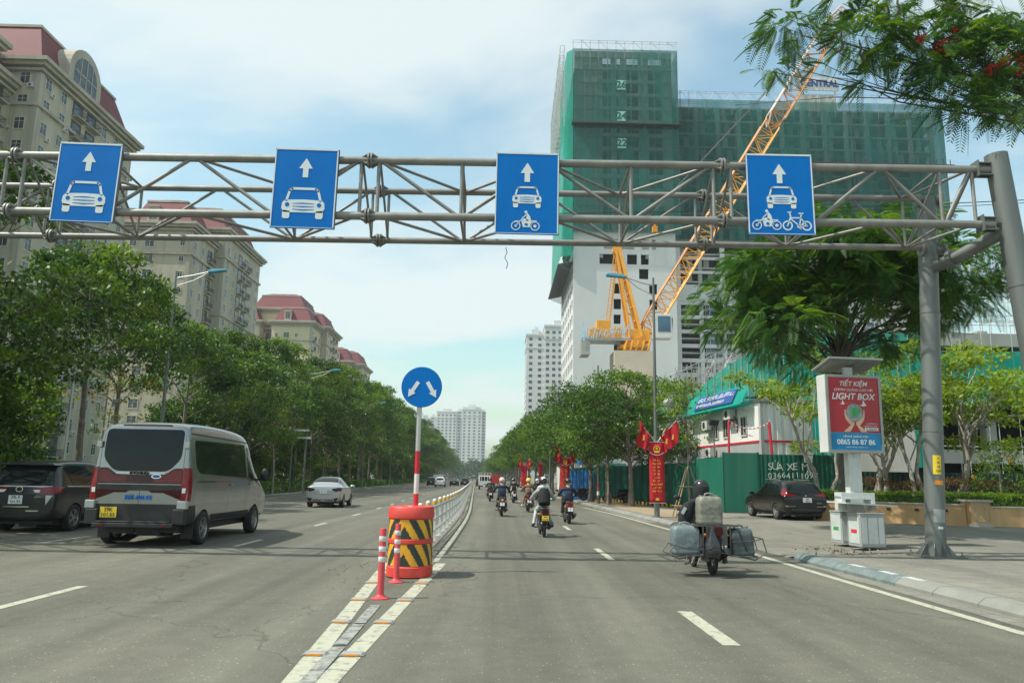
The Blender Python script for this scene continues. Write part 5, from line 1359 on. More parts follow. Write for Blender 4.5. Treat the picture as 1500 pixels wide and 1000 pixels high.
def fern_fronds(rg, bases, dirs, length, pairs, plen, pw):
    """compound feathery leaves: each a rachis with paired drooping pinnae"""
    Vs = []; 
    for b, d in zip(bases, dirs):
        L_ = length * rg.uniform(0.7, 1.25); d = unit(d); side = unit(np.cross(d, np.array([0, 0, 1.0]) + rg.normal(size=3) * 0.25)); upv = np.cross(side, d)
        for k in range(pairs):
            t = (k + 1) / pairs; q = b + d * L_ * t + np.array([0, 0, -0.35 * L_ * t * t])
            w = plen * (0.55 + 0.9 * math.sin(PI * (0.12 + 0.8 * t))) * 0.8
            for s_ in (-1, 1):
                e = q + side * s_ * w + d * w * 0.55 - np.array([0, 0, 0.25 * w]); m = (q + e) / 2; o = d * pw / 2
                Vs.append([q, m + o + upv * 0.004, e, m - o])
        q0 = b; q1 = b + d * L_ * 0.5 + np.array([0, 0, -0.09 * L_]); q2 = b + d * L_ + np.array([0, 0, -0.35 * L_]); o = side * 0.006
        Vs.append([q0 - o, q1 - o, q1 + o, q0 + o]); Vs.append([q1 - o, q2, q2, q1 + o])
    V = np.array(Vs).reshape(-1, 3); return V, np.arange(len(V)).reshape(-1, 4)
def place_tree(name, meshes, loc, rz, sc, label, cat='tree', group=None, crown='crown'):
    t = thing(name, label, cat, loc, rz, group); t.scale = (sc, sc, sc) if not isinstance(sc, tuple) else sc
    link('trunk', meshes[0], t); link(crown, meshes[1], t)
    return t

# --- left row: tall dense roadside trees in two rows
TL = [make_tree('roadside', 11 + i, h, 4.0, 3.6, 0.17, 'broad', 'bark', ['leaf_deep', 'leaf_mid'], 17, (0.4 * (i % 2), 0), 30, (0.25, 0.12), 10, 0.45, lump=(0.7, 1.75)) for i, h in enumerate((11.5, 12.4, 11.0, 12.8))]
TL += [make_tree('highcrown', 21 + i, h, 3.5, 5.2, 0.16, 'broad', 'bark', ['leaf_deep', 'leaf_mid'], 20, (0.3, 0), 26, (0.24, 0.11), 10, 0.45, lump=(0.7, 1.6)) for i, h in enumerate((10.6, 11.4))]
TU = [make_tree('understorey', 31 + i, h, 2.6, 0.7, 0.09, 'round', 'bark_dark', ['leaf_deep', 'leaf_mid'], 24, (0.2, 0), 18, (0.24, 0.12), 9, 0.7) for i, h in enumerate((5.2, 6.0))]
rl_ = random.Random(21)
front = [(-16.9, 18.5, 0.93), (-17.3, 24.4, 0.98), (-16.6, 31.0, 1.0), (-18.3, 37.5, 0.98), (-18.0, 45, 0.95), (-17.4, 50.5, 0.9), (-17.6, 57, 0.98), (-17.4, 63.5, 1.0), (-17.2, 70, 1.04), (-17.3, 77, 1.1), (-17.2, 84, 1.12), (-17.0, 91.5, 1.15), (-17.0, 99, 1.2), (-17, 107, 1.22), (-16.8, 116, 1.25), (-16.8, 125, 1.28)]
for i, (x, y, s_) in enumerate(front):
    lab = {2: 'tall tree with a bare straight brown trunk standing behind the silver van'}.get(i, '%s tall dense green tree from the camera in the row along the left kerb' % ORD[i])
    if i == 0: lab = 'tall dark green tree above the dark grey people carrier, nearest on the left'
    place_tree('roadside_tree', TL[4 + i % 2] if i in (2, 3, 4) else TL[i % 4], (x + off(y), y, 0.1), rl_.random() * 6.28, s_, lab, group='trees along the left kerb')
y = 134; i = 0
while y < 520:
    place_tree('roadside_tree', TL[i % 4], (-17.2 + off(y), y, 0.1), rl_.random() * 6.28, 1.25 + 0.25 * min(1, (y - 134) / 100), 'dense dark tree far along the left roadside row beyond the sedan', group='far trees of the left row')
    y += 11 + y * 0.02; i += 1
back = [(-24.5, 21), (-24.5, 29), (-25, 67), (-24.5, 79), (-25, 91), (-25, 104), (-25, 118), (-25, 134)]
for i, (x, y) in enumerate(back):
    place_tree('roadside_tree', TL[(i + 1) % 4], (x + off(y), y, 0.1), rl_.random() * 6.28, 0.80 if y < 60 else 0.95, '%s tree from the camera in the second row, behind the trees along the left kerb' % ORD[i], group='second row of trees on the left')
und = [(-17.5, 16), (-18.9, 21), (-19.6, 26.5), (-22.0, 34), (-19.8, 48.5), (-20, 54), (-20, 61), (-20, 69), (-20, 78), (-20, 88), (-20, 99), (-20, 111), (-20, 124)]
for i, (x, y) in enumerate(und):
    place_tree('small_tree', TU[i % 2], (x + off(y), y, 0.1), rl_.random() * 6.28, 0.85 + 0.25 * rl_.random(), '%s low bushy tree from the camera under the tall trees on the left' % ORD[i], group='low trees under the left row')
y = 136; i = 0
while y < 300:
    place_tree('small_tree', TU[i % 2], (-19.5 + off(y), y, 0.1), y * 1.3, 1.2, 'low bushy tree far along the left roadside row', group='far low trees of the left row'); y += 11; i += 1
# low shrubs and hedge along the left kerb
def hedge_leaves(name, pts, w, h, mats, dens, leaf=(0.09, 0.05), seed=1, z0=0.0, per=6, box=False):
    rg = np.random.default_rng(seed); P = []; O = []
    for (a, b) in zip(pts[:-1], pts[1:]):
        a, b = np.array(a, float), np.array(b, float); L_ = np.linalg.norm(b[:2] - a[:2]); k = int(L_ * (w + 2 * h) * dens)
        t = rg.random(k); u = rg.random(k); d = (b - a) / L_; nrm = np.array([d[1], -d[0]])
        per_ = w + 2 * h; s_ = u * per_
        x = np.where(s_ < h, -w / 2, np.where(s_ < h + w, s_ - h - w / 2, w / 2)); z = np.where(s_ < h, s_, np.where(s_ < h + w, h, per_ - s_))
        wob = np.array([noise.noise(Vector((a[0] + d[0] * L_ * q, a[1] + d[1] * L_ * q, 0)) * 1.3) for q in t]) * (0.02 if box else 0.2)
        base = a[None, :2] + d[None, :2] * (t * L_)[:, None] + nrm[None, :] * x[:, None]
        P.append(np.stack([base[:, 0], base[:, 1], z0 + z * (1 + wob / max(h, .2)) + rg.normal(size=k) * (0.015 if box else 0.05)], 1))
        O.append(np.stack([nrm[0] * np.sign(x) * (np.abs(x) > w / 2 - 0.01), nrm[1] * np.sign(x) * (np.abs(x) > w / 2 - 0.01), np.full(k, 0.4)], 1))
    P, O = np.concatenate(P), np.concatenate(O)
    V, F = leaves(rg, P, O, per, 0.05, leaf[0], leaf[1], droop=0.0)
    mi = (rg.random(len(F)) < 0.25).astype(int) if len(mats) > 1 else np.zeros(len(F))
    return np_mesh(name, V, F, mats, mi)
me = hedge_leaves('shrubs', [(-16.6 + off(y), y) for y in range(14, 240, 8)], 1.0, 0.75, ['leaf_deep', 'leaf_mid'], 22, (0.14, 0.07), 3, 0.1, 5)
o = link('kerbside_hedge', me); tag(o, 'low dark hedge running along the left kerb under the trees', 'hedge')
me = hedge_leaves('shrubs', [(-17.9, 15), (-17.6, 21), (-17.6, 27), (-17.9, 33)], 1.8, 1.35, ['leaf_deep', 'leaf_maroon'], 26, (0.12, 0.06), 5, 0.1, 6)
o = link('flowering_shrub', me); tag(o, 'loose shrub with reddish flowers behind the dark grey people carrier', 'shrub')

# --- lighter roadside saplings with yellow leaves, left
ty = make_tree('yellowing', 55, 5.4, 1.7, 2.2, 0.05, 'round', 'bark_pale', ['leaf_yellow', 'leaf_hedge'], 8, (0.2, 0), 9, (0.16, 0.08), 7, 0.5, lump=(0.5, 0.9))
for (x, y, l, s_) in ((-15.9, 58, 'small tree with yellowing leaves in front of the dark trees, above the silver sedan', 1.15), (-16.4, 33.0, 'small tree with orange tinted leaves above the rear of the silver van', 1.1), (-16.0, 104, 'small yellow green sapling at the foot of the far left trees', 1.0), (-15.6, 84, 'thin sapling with sparse yellow leaves right of the silver sedan', 0.95)):
    place_tree('yellowing_tree', ty, (x + off(y), y, 0.1), 1.0 + y, s_, l)

# --- far wood closing the road
rgw = np.random.default_rng(9); lum = []
for i in range(120):
    x = -75 + 170 * rgw.random(); y = 560 + 60 * rgw.random(); h = 9 + 9 * rgw.random()
    lum.append(((x, y, h * 0.5), (6, 6, h * 0.55)))
P, O = lumps_surface(rgw, lum, 1.3); V, F = leaves(rgw, P, O, 3, 0.8, 1.3, 0.8)
o = link('far_wood', np_mesh('far_wood', V, F, ['leaf_far'])); tag(o, 'far green wood closing the road below the white towers', 'wood', kind='stuff')

# --- right-hand street trees
TR = [make_tree('street', 71 + i, h, 3.5, 2.9, 0.17, 'round', 'bark', ['leaf_deep', 'leaf_mid'], 24, (0.25, -0.2), 28, (0.21, 0.09), 10, 0.45, lump=(0.7, 1.6)) for i, h in enumerate((8.2, 8.8, 7.6))]
rs_ = random.Random(5)
right = [(7.35, 43.0, 0.93, 0), (6.55, 46.5, 0.86, 1), (6.15, 51.5, 0.97, 2), (9.6, 49.5, 0.95, 0), (5.6, 58.5, 1.0, 1), (5.3, 66, 1.02, 2), (5.1, 74, 1.0, 0), (4.7, 83, 1.02, 1), (4.4, 93, 1.02, 2), (4.1, 104, 1.0, 0), (3.8, 117, 1.0, 1)]
rlab = ['round leafy street tree with a forked grey trunk left of the red banner', 'leafy street tree with a thin leaning trunk, second left of the red banner', 'leafy street tree whose crown reaches lowest over the road, third from the red banner', 'leafy street tree behind the lamp post with the red banner, over the green hoarding']
for i, (x, y, s_, k) in enumerate(right):
    place_tree('street_tree', TR[k], (x, y, 0.13), rs_.random() * 6.28, s_, rlab[i] if i < 4 else '%s leafy street tree from the red banner along the right kerb' % ORD[i], group='street trees along the right kerb')
y = 130
while y < 560:
    place_tree('street_tree', TR[int(y) % 3], (7.5 + off(y) + (rs_.random() - .5), y, 0.1), rs_.random() * 6.28, 1.1 + 0.2 * min(1, y / 300), 'leafy street tree in the far part of the right roadside row', group='far trees of the right row')
    y += 12 + y * 0.025
for (x, y) in ((14, 110), (15, 135), (13, 160), (18, 180), (12, 210), (16, 250), (20, 300)):
    place_tree('street_tree', TR[int(y) % 3], (x, y, 0.1), rs_.random() * 6, 1.15, 'leafy tree standing behind the far right roadside row', group='trees behind the far right row')

# small clipped tree and staked sapling
tc_ = make_tree('small_round', 91, 3.3, 0.85, 1.75, 0.05, 'round', 'bark_pale', ['leaf_mid', 'leaf_hedge'], 30, (0, 0), 9, (0.13, 0.05), 8, 0.8, lump=(0.35, 0.55))
place_tree('small_street_tree', tc_, (6.35, 45.0, 0.13), 0.4, 1.12, 'small round street tree with a thin pale trunk under the big crowns')
ts = make_tree('sapling', 92, 5.6, 1.3, 3.2, 0.055, 'round', 'bark', ['leaf_mid', 'leaf_lime'], 12, (0.0, 0), 11, (0.17, 0.07), 8, 0.6, lump=(0.4, 0.7))
place_tree('young_tree', ts, (7.6, 31.0, 0.13), 1.4, 1.0, 'young tree with pale trunk held by a bamboo tripod in front of the green hoarding')
tr_ = thing('tree_stake', 'bamboo tripod with cross bars tied round the young tree', 'tree stake', (7.6, 31.0, 0.13))
tops = [(0.06, 0, 2.0), (-0.05, 0.05, 2.0), (-0.02, -0.06, 2.0)]; feet = [(0.75, 0.15, 0), (-0.55, 0.55, 0), (-0.7, -0.6, 0)]
for a, b in zip(tops, feet):
    m = MB(); m.cyl(b, a, 0.026, 0.02, 8); m.build('pole', 'bamboo', tr_, smooth=40)
for f_, l in ((0.40, 'low'), (0.78, 'high')):
    m = MB(); q = [Vector(a).lerp(Vector(b), f_) for a, b in zip(tops, feet)]
    for i in range(3):
        d_ = (q[(i + 1) % 3] - q[i]) * 0.12; m.cyl(q[i] - d_, q[(i + 1) % 3] + d_, 0.018, n=7)
    m.build('cross_bar', 'bamboo', tr_)

# --- yellow-green trees in the planter (pale twisted stems, layered leaves)
def lime_tree(seed, H, lean, stems, spread=2.0, dens=14):
    rg = np.random.default_rng(seed); mb = MB(); lumps = []
    for s_ in range(stems):
        a = rg.uniform(0, 2 * PI); tx, ty_ = lean[0] + 0.5 * math.cos(a) * (stems > 1), lean[1] + 0.5 * math.sin(a) * (stems > 1)
        pts = [(0.15 * s_, 0, 0)]
        for k in range(1, 6):
            t = k / 5; pts.append((0.15 * s_ + tx * t ** 1.2 + rg.normal() * 0.09, ty_ * t ** 1.2 + rg.normal() * 0.09, H * 0.62 * t))
        mb.tube(pts, [0.11, 0.09, 0.08, 0.065, 0.05, 0.04], 9, cap=False)
        tg = []
        for k in range(8):
            a = k * 2.4 + rg.uniform(0, 1); rd = spread * rg.uniform(0.25, 1); z_ = H * rg.uniform(0.48, 1.0)
            c = (pts[-1][0] + rd * math.cos(a), pts[-1][1] + rd * math.sin(a), z_); lumps.append((c, (rg.uniform(0.45, 0.8),) * 2 + (0.28,))); tg.append((c, rg.uniform(0.45, 0.95)))
        limb_tubes(mb, rg, pts, 0.1, tg, 0.036, 6, 1)
    P, O = lumps_surface(rg, lumps, dens * 1.8, 0.5); V, F = leaves(rg, P, O, 8, 0.13, 0.22, 0.10)
    mi = (rg.random(len(F)) < 0.3).astype(int)
    return mb.mesh('lime_trunk', 'bark_pale', 60, fix=False), np_mesh('lime_crown', V, F, ['leaf_lime', 'leaf_hedge'], mi)
LT = [lime_tree(201, 5.6, (-0.5, 0), 2), lime_tree(202, 6.2, (0.3, 0.2), 2), lime_tree(203, 5.2, (0.5, -0.1), 1), lime_tree(204, 6.6, (-1.7, -0.4), 1, 2.3)]
lt_pos = [((15.3, 31.2), 0, 'pale stemmed yellow green tree behind the planter wall right of the light box', 1.0), ((16.4, 30.4), 1, 'yellow green tree with twin pale stems just left of the near steel pillar', 1.0), ((18.2, 30.6), 2, 'yellow green tree with a forked pale trunk between the two steel pillars', 1.12), ((14.4, 33.4), 2, 'slender yellow green tree behind the light box', 1.05), ((19.6, 32.5), 1, 'yellow green tree behind the round clipped bush', 1.12), ((17.0, 34), 0, 'yellow green tree farther back behind the near steel pillar', 1.1), ((22.5, 30.5), 2, 'yellow green tree at the right edge of the planter', 1.1)]
for (x, y), k, l, s_ in lt_pos: place_tree('planter_tree', LT[k], (x, y, 0.5), x * 3.1, s_, l, group='yellow green trees in the planter')
place_tree('planter_tree', LT[3], (13.35, 31.6, 0.4), 0, 1.02, 'pale leaning tree above the parked black car, carrying a small paper notice')
# --- the clipped bush and hedge in the planter
rg = np.random.default_rng(4); lum = [((0, 0, 1.05), (0.95, 0.95, 1.15)), ((0, 0, 1.9), (0.55, 0.55, 0.6))]
P, O = lumps_surface(rg, lum, 120, 0.9); V, F = leaves(rg, P, O, 5, 0.05, 0.09, 0.045); mi = (rg.random(len(F)) < 0.3).astype(int)
P2 = P[rg.random(len(P)) < 0.006] * 1.02; V2, F2 = leaves(rg, P2, P2 * 0 + np.array([0, 0, 1.0]), 14, 0.05, 0.07, 0.05)
t = thing('clipped_bush', 'round clipped dark green bush with a few orange flowers in the planter', 'bush', (18.9, 29.0, 0.75))
m = MB(); m.tube([(0, 0, -0.1), (0.02, 0, 0.8), (0, 0, 1.6)], [0.06, 0.045, 0.02], 7); m.build('stem', 'bark', t)
link('foliage', np_mesh('bush_foliage', V, F, ['leaf_mid', 'leaf_hedge'], mi), t); link('flowers', np_mesh('bush_flowers', V2, F2, ['petal_orange']), t)

# --- the big flamboyant tree behind the pillars
def flamboyant(seed, lumps, trunk, trunk_r, length, pairs, plen, pw, dens, limb_r, mixf=0.18, hang=0.25):
    rg = np.random.default_rng(seed); mb = MB(); mb.tube(trunk, trunk_r, 12, cap=False)
    tg = [(c, max(t, 0.62)) for (c, r_, t) in lumps]; limb_tubes(mb, rg, trunk, 0, tg, limb_r, 8, 1)
    P, O = lumps_surface(rg, [(c, r_) for c, r_, t in lumps], dens, 0.45)
    nz = np.array([noise.noise(Vector(p) * 1.1) for p in P]); k = nz > -0.25; P, O = P[k], O[k]
    D = unit(O * np.array([1, 1, 0.35]) + rg.normal(size=P.shape) * 0.45 + np.array([0, 0, -hang]))
    V, F = fern_fronds(rg, P, D, length, pairs, plen, pw)
    per = pairs * 2 + 2
    mi = np.repeat((rg.random(len(P)) < mixf).astype(int), per)
    return mb.mesh('flamboyant_trunk', 'bark_dark', 60, fix=False), np_mesh('flamboyant_crown', V, F, ['leaf_fern', 'leaf_mid'], mi)
rgf = np.random.default_rng(77); lm = []
for i in range(34):
    a = i * 2.4; f = math.sqrt((i + 0.5) / 34); x = (4.3 if math.cos(a) > 0 else 3.7) * f * math.cos(a); y = 4.0 * f * math.sin(a)
    z_ = 9.5 - 2.6 * f * f + rgf.normal() * 0.55 - (0.8 if i % 3 == 0 else 0)
    lm.append(((x + 0.3, y, z_ - 0.15), (rgf.uniform(0.8, 1.3),) * 2 + (rgf.uniform(0.4, 0.6),), rgf.uniform(0.55, 1)))
for (x, y, z_) in ((-3.0, -0.6, 6.3), (-2.3, -1.2, 5.8), (-1.5, 0.5, 6.1), (-3.5, 0.3, 7.0), (-2.6, -1.6, 7.6), (0.2, -2.2, 7.2), (1.6, -2.4, 7.6), (-0.9, -2.2, 6.6), (0.4, -1.6, 8.4), (-1.8, -2.0, 8.6), (1.9, -1, 6.7), (3.4, 0.4, 6.9), (2.6, 1.5, 6.1)): lm.append(((x, y, z_), (1.0, 0.9, 0.5), 0.7))
fl = flamboyant(7, lm, [(0, 0, 0), (0.02, 0.05, 2), (0.12, 0.0, 3.5), (-0.05, 0.1, 4.6), (0.1, 0, 6), (0.15, 0, 7.8)], [0.27, 0.21, 0.19, 0.18, 0.15, 0.08], 0.52, 13, 0.15, 0.042, 62, 0.042)
t = place_tree('flamboyant_tree', fl, (10.55, 23.4, 0.13), 0, 1.0, 'big feathery leaved tree with dark trunk spreading behind the two steel pillars')
# branch of a nearer flamboyant reaching in from the top right
lm = []
rgf = np.random.default_rng(5)
spots = [(6.1, 15.2, 11.1, .6), (6.2, 15.3, 11.5, .5), (5.5, 14.9, 10.0, .25), (6.75, 14.9, 10.2, .28), (7.7, 14.8, 10.7, .8), (8.2, 15.2, 11.2, 1.), (8.0, 14.9, 9.9, .55), (8.7, 14.6, 10.3, .9), (9.3, 15.0, 10.9, 1.), (9.6, 14.5, 9.9, .85), (9.1, 14.6, 9.45, .6), (10.2, 14.8, 10.5, 1.), (10.6, 14.6, 9.7, .75), (10.3, 14.2, 9.0, .5), (9.5, 14.4, 8.9, .42), (11.2, 14.9, 10.6, 1.), (6.0, 14.9, 10.1, .3), (11.6, 14.8, 9.5, .6), (7.3, 15.0, 11.7, .45), (9.0, 15.2, 11.9, 1.), (10.6, 15.2, 11.8, 1.1), (12.4, 15, 11, 1.2), (13.5, 15.6, 11.6, 1.4), (12.6, 17, 12, 1.5), (15, 16, 11.8, 1.6), (17, 15, 11.5, 1.6), (16, 13, 11.3, 1.5), (14.4, 18.5, 11.5, 1.5), (16.5, 18, 11.4, 1.5)]
B_ = (14.6, 15.6)
for (x, y, z_, r_) in spots: lm.append(((x - B_[0], y - B_[1], z_), (r_, r_ * 0.8, r_ * 0.42), rgf.uniform(0.7, 1)))
fl2 = flamboyant(17, lm, [(0, 0, 0), (0.1, 0, 2.5), (-0.1, 0.1, 5), (-0.4, 0, 7), (-0.7, 0, 8.3), (-1.2, -0.2, 9.4)], [0.32, 0.27, 0.23, 0.2, 0.17, 0.12], 0.45, 12, 0.12, 0.036, 75, 0.032, hang=0.35, mixf=0.3)
t = place_tree('flamboyant_tree', fl2, (B_[0], B_[1], 0.13), 0, 1.0, 'feathery branches with red blossoms and dark pods hanging in from the top right corner')
fr = []
rgp = np.random.default_rng(8)
for (x, z_) in ((8.55, 10.45), (8.95, 10.3), (10.3, 10.05), (10.6, 9.85), (10.0, 9.9), (9.3, 10.6), (10.75, 10.2)):
    fr.append(np.array([x - B_[0], 14.35 - B_[1], z_]) + rgp.normal(size=(9, 3)) * 0.07)
Pf = np.concatenate(fr); Vf, Ff = leaves(rgp, Pf, rgp.normal(size=Pf.shape), 7, 0.03, 0.06, 0.045)
link('blossoms', np_mesh('blossoms', Vf, Ff, ['petal_red']), t)
for (x, z_, s_) in ((7.35, 10.15, 1), (7.0, 10.35, -1), (8.0, 11.0, 1), (8.25, 11.2, -1)):
    m = MB(); m.tube([(0, 0, 0.38), (0.03 * s_, 0, 0.2), (0, 0, 0.05), (0.06 * s_, 0, -0.08), (0.2 * s_, 0, -0.13)], [0.012, 0.026, 0.03, 0.026, 0.008], 7)
    o = m.build('seed_pod', 'bark_dark', t, smooth=60); o.location = (x - B_[0], 14.5 - B_[1], z_)
m = MB(); m.tube([(9.8 - B_[0], 14.5 - B_[1], 9.6), (9.9 - B_[0], 14.3 - B_[1], 9.1), (10.2 - B_[0], 14.2 - B_[1], 8.6), (10.5 - B_[0], 14.2 - B_[1], 8.25), (10.9 - B_[0], 14.2 - B_[1], 8.1)], [0.03, 0.025, 0.018, 0.012, 0.006], 6)
m.build('twig', 'bark_dark', t)
# ------------------------------------------------------------------ right-hand side of the street
def scribble(mb, x0, x1, z0, z1, y0, y1, rg, cell=None, mat=0):
    """glyph-like strokes for lettering too small to read in the photograph"""
    h = z1 - z0; cell = cell or h * 0.75; x = x0; w = cell * 0.16
    while x + cell * 0.8 <= x1:
        k = rg.randint(0, 5)
        if k != 5: mb.b2(x, x + w, y0, y1, z0, z1, mat)
        if k in (0, 2, 4): mb.b2(x + w, x + cell * 0.7, y0, y1, z1 - h * 0.17, z1, mat)
        if k in (0, 1, 4): mb.b2(x + w, x + cell * 0.7, y0, y1, z0 + h * 0.42, z0 + h * 0.58, mat)
        if k in (0, 1, 3, 5): mb.b2(x + w, x + cell * 0.7, y0, y1, z0, z0 + h * 0.17, mat)
        if k in (1, 2, 5): mb.b2(x + cell * 0.55, x + cell * 0.7, y0, y1, z0 + h * 0.18, z1 - h * 0.18, mat)
        x += cell
rgs = random.Random(12)
# green hoarding of corrugated sheet
def corrugated(mb, p0, p1, z0, z1, pitch=0.2, depth=0.035, mat=0):
    p0, p1 = Vector((p0[0], p0[1], 0)), Vector((p1[0], p1[1], 0)); d = p1 - p0; L_ = d.length; d.normalize(); nrm = Vector((d.y, -d.x, 0)); n_ = int(L_ / pitch)
    prof = []
    for i in range(n_):
        for f_, q in ((0, 0), (0.35, 0), (0.5, 1), (0.85, 1)): prof.append(p0 + d * (L_ * (i + f_) / n_) + nrm * depth * q)
    prof.append(p1.copy())
    for a, b in zip(prof[:-1], prof[1:]): mb.quad(a + Vector((0, 0, z0)), b + Vector((0, 0, z0)), b + Vector((0, 0, z1)), a + Vector((0, 0, z1)), mat)
hd = thing('site_hoarding', 'green sheet metal hoarding round the building site with a chalk scrawl and striped foot', 'hoarding', (10.6, 36, 0.13))
H_ = Vector(hd.location)
m = MB(); Pn = [(5.8, 64), (7.2, 56), (8.9, 48), (10.35, 40.6)]
for a, b in zip(Pn[:-1], Pn[1:]):
    corrugated(m, (a[0] - H_.x, a[1] - H_.y), (b[0] - H_.x, b[1] - H_.y), 0.05, 2.35 if b[1] > 45 else 2.4, 1.1, 0.03)
m.build('far_panel', 'hoard_green', hd)
m = MB(); 
for i, (a, b, zt_) in enumerate([((10.35, 40.6), (10.62, 36.4), 2.58), ((10.6, 36.3), (12.1, 36.0), 2.78)]):
    corrugated(m, (a[0] - H_.x, a[1] - H_.y), (b[0] - H_.x, b[1] - H_.y), 0.05, zt_, 1.2 if i else 0.9, 0.012)
m.build('gate_panel', 'hoard_green_lt', hd)
m = MB(); corrugated(m, (12.12 - H_.x, 36.0 - H_.y), (15.7 - H_.x, 35.59 - H_.y), 0.05, 2.72, 0.21, 0.04); m.build('ribbed_panel', 'hoard_green', hd); m = MB(); corrugated(m, (15.72 - H_.x, 35.6 - H_.y), (34 - H_.x, 33.5 - H_.y), 0.05, 2.0, 0.21, 0.04); m.build('ribbed_panel', 'hoard_shaded', hd)
for (x, y) in ((10.35, 40.6), (10.6, 36.35), (12.1, 36.0), (8.9, 48), (7.2, 56)): m = MB(); m.b2(x - H_.x - 0.05, x - H_.x + 0.05, y - H_.y - 0.05, y - H_.y + 0.05, 0, 2.8); m.build('post', 'hoard_green', hd)
m = MB(); P_ = [Vector((5.6, 64, 0)), Vector((10.15, 40.9, 0))]; L_ = (P_[1] - P_[0]).length; d = (P_[1] - P_[0]).normalized()
k = int(L_ / 0.3)
for i in range(k):
    a = P_[0] + d * 0.3 * i - H_; b = a + d * 0.29; nrm = Vector((d.y, -d.x, 0)) * 0.1
    m.poly([a + Vector((0, 0, 0.02)) + nrm, b + Vector((0, 0, 0.02)) + nrm, b + Vector((0, 0, 0.3)) + nrm, a + Vector((0, 0, 0.3)) + nrm], i % 2)
m.build('striped_foot', ['refl_yellow', 'refl_black'], hd)
gx, ang = 0, math.atan2(-2.5, 21.9)
def chalk(txt, x, z, size, jit, sp_):
    for ch_ in txt:
        if ch_ != ' ':
            y = 36.0 - (x - 12.1) * 2.5 / 21.9 - 0.075
            me = text_mesh(ch_, size, 0.01, -0.004); me.materials.clear(); me.materials.append(MATS['chalk'])
            me.transform(Matrix.Translation(Vector((x, y, z + rgs.uniform(-1, 1) * jit)) - H_) @ Matrix.Rotation(ang, 4, 'Z') @ Matrix.Rotation(PI / 2, 4, 'X') @ Matrix.Rotation(rgs.uniform(-0.1, 0.1), 4, 'Z'))
            o = link('chalk_letter', me, hd)
        x += sp_
chalk('SỬA XE M', 12.62, 2.28, 0.46, 0.03, 0.225); chalk('ÁY', 14.35, 2.12, 0.40, 0.03, 0.22)
chalk('03664111097', 12.60, 1.88, 0.38, 0.03, 0.205)
# site office made of white cabins
so = thing('site_office', 'white site cabin with red line and teal fascia above the green hoarding', 'site office', (13.0, 38, 0.13))
O_ = Vector(so.location)
ex_, ey = (12.0 - 13.0), 8.5
d = Vector((ex_, ey, 0)).normalized(); nrm = Vector((-d.y, d.x, 0))       # nrm points to the road (-X)
rzf = math.atan2(-nrm.x, nrm.y) 
M = Matrix(((-d.x, -nrm.x, 0, 0), (-d.y, -nrm.y, 0, 0), (0, 0, 1, 0), (0, 0, 0, 1)))   # local: +x towards camera along facade, +y into the cabin
def LM(mb): mb.M = M; return mb
m = LM(MB()); 
def ribbed(mb, x0, x1, y, z0, z1, pitch, dep, mat=0, along='x'):
    n_ = max(1, int((x1 - x0) / pitch)); pr = []
    for i in range(n_):
        for f_, q in ((0, 0), (0.5, 0), (0.62, 1), (0.88, 1)): pr.append((x0 + (x1 - x0) * (i + f_) / n_, y - dep * q))
    pr.append((x1, y))
    for a, b in zip(pr[:-1], pr[1:]):
        if along == 'x': mb.quad((a[0], a[1], z0), (b[0], b[1], z0), (b[0], b[1], z1), (a[0], a[1], z1), mat)
        else: mb.quad((-a[1], a[0], z0), (-b[1], b[0], z0), (-b[1], b[0], z1), (-a[1], a[0], z1), mat)
ribbed(m, -28, 0, 0, 3.45, 5.4, 0.16, 0.02); m.b2(-28, -0.02, 0.03, 2.6, 2.6, 5.38); m.build('wall', 'container_white', so)
m = LM(MB()); ribbed(m, -28, 0, -0.01, 2.65, 3.42, 0.16, 0.02); m.build('lower_wall', 'container_grey', so)
m = LM(MB()); m.b2(-28, 0.03, -0.055, -0.03, 3.40, 3.50); m.b2(0.05, 0.075, 0, 2.6, 3.40, 3.5); m.build('red_line', 'stripe_red', so)
m = LM(MB()); m.b2(-28, 0.12, -0.08, 2.7, 2.42, 2.62); m.b2(-0.12, 0.09, -0.06, 0.1, 2.62, 5.42); m.b2(-28, 0.2, -0.1, 2.7, 5.4, 5.56); m.b2(-0.02, 0.1, 2.5, 2.66, 2.62, 5.4); m.build('frame', 'container_grey', so)
m = LM(MB()); ribbed(m, 0.0, 2.5, -0.06, 2.65, 5.4, 0.36, -0.09, along='y'); m.build('end_wall', 'container_white', so)
m = LM(MB()); m.b2(-28, -0.3, 0.1, 2.5, 0, 2.4); m.build('ground_floor', 'container_grey', so)
for x in (-5.6, -4.2, -1.9, -12, -16, -20):
    m = LM(MB()); m.b2(x - 0.3, x + 0.3, -0.045, -0.025, 3.85, 4.75, 1)
    for a, b, c_, e in ((x - 0.36, x + 0.36, 4.75, 4.82), (x - 0.36, x + 0.36, 3.78, 3.85), (x - 0.36, x - 0.3, 3.85, 4.75), (x + 0.3, x + 0.36, 3.85, 4.75), (x - 0.02, x + 0.02, 3.851, 4.749)): m.b2(a, b, -0.07, -0.046 if c_ == 3.851 else -0.02, c_, e, 0)
    for k in range(4): m.b2(x - 0.24 + k * 0.15, x - 0.225 + k * 0.15, -0.08, -0.071, 3.85, 4.75, 2)
    m.build('window', ['win_frame', 'glass_bldg', 'iron'], so)
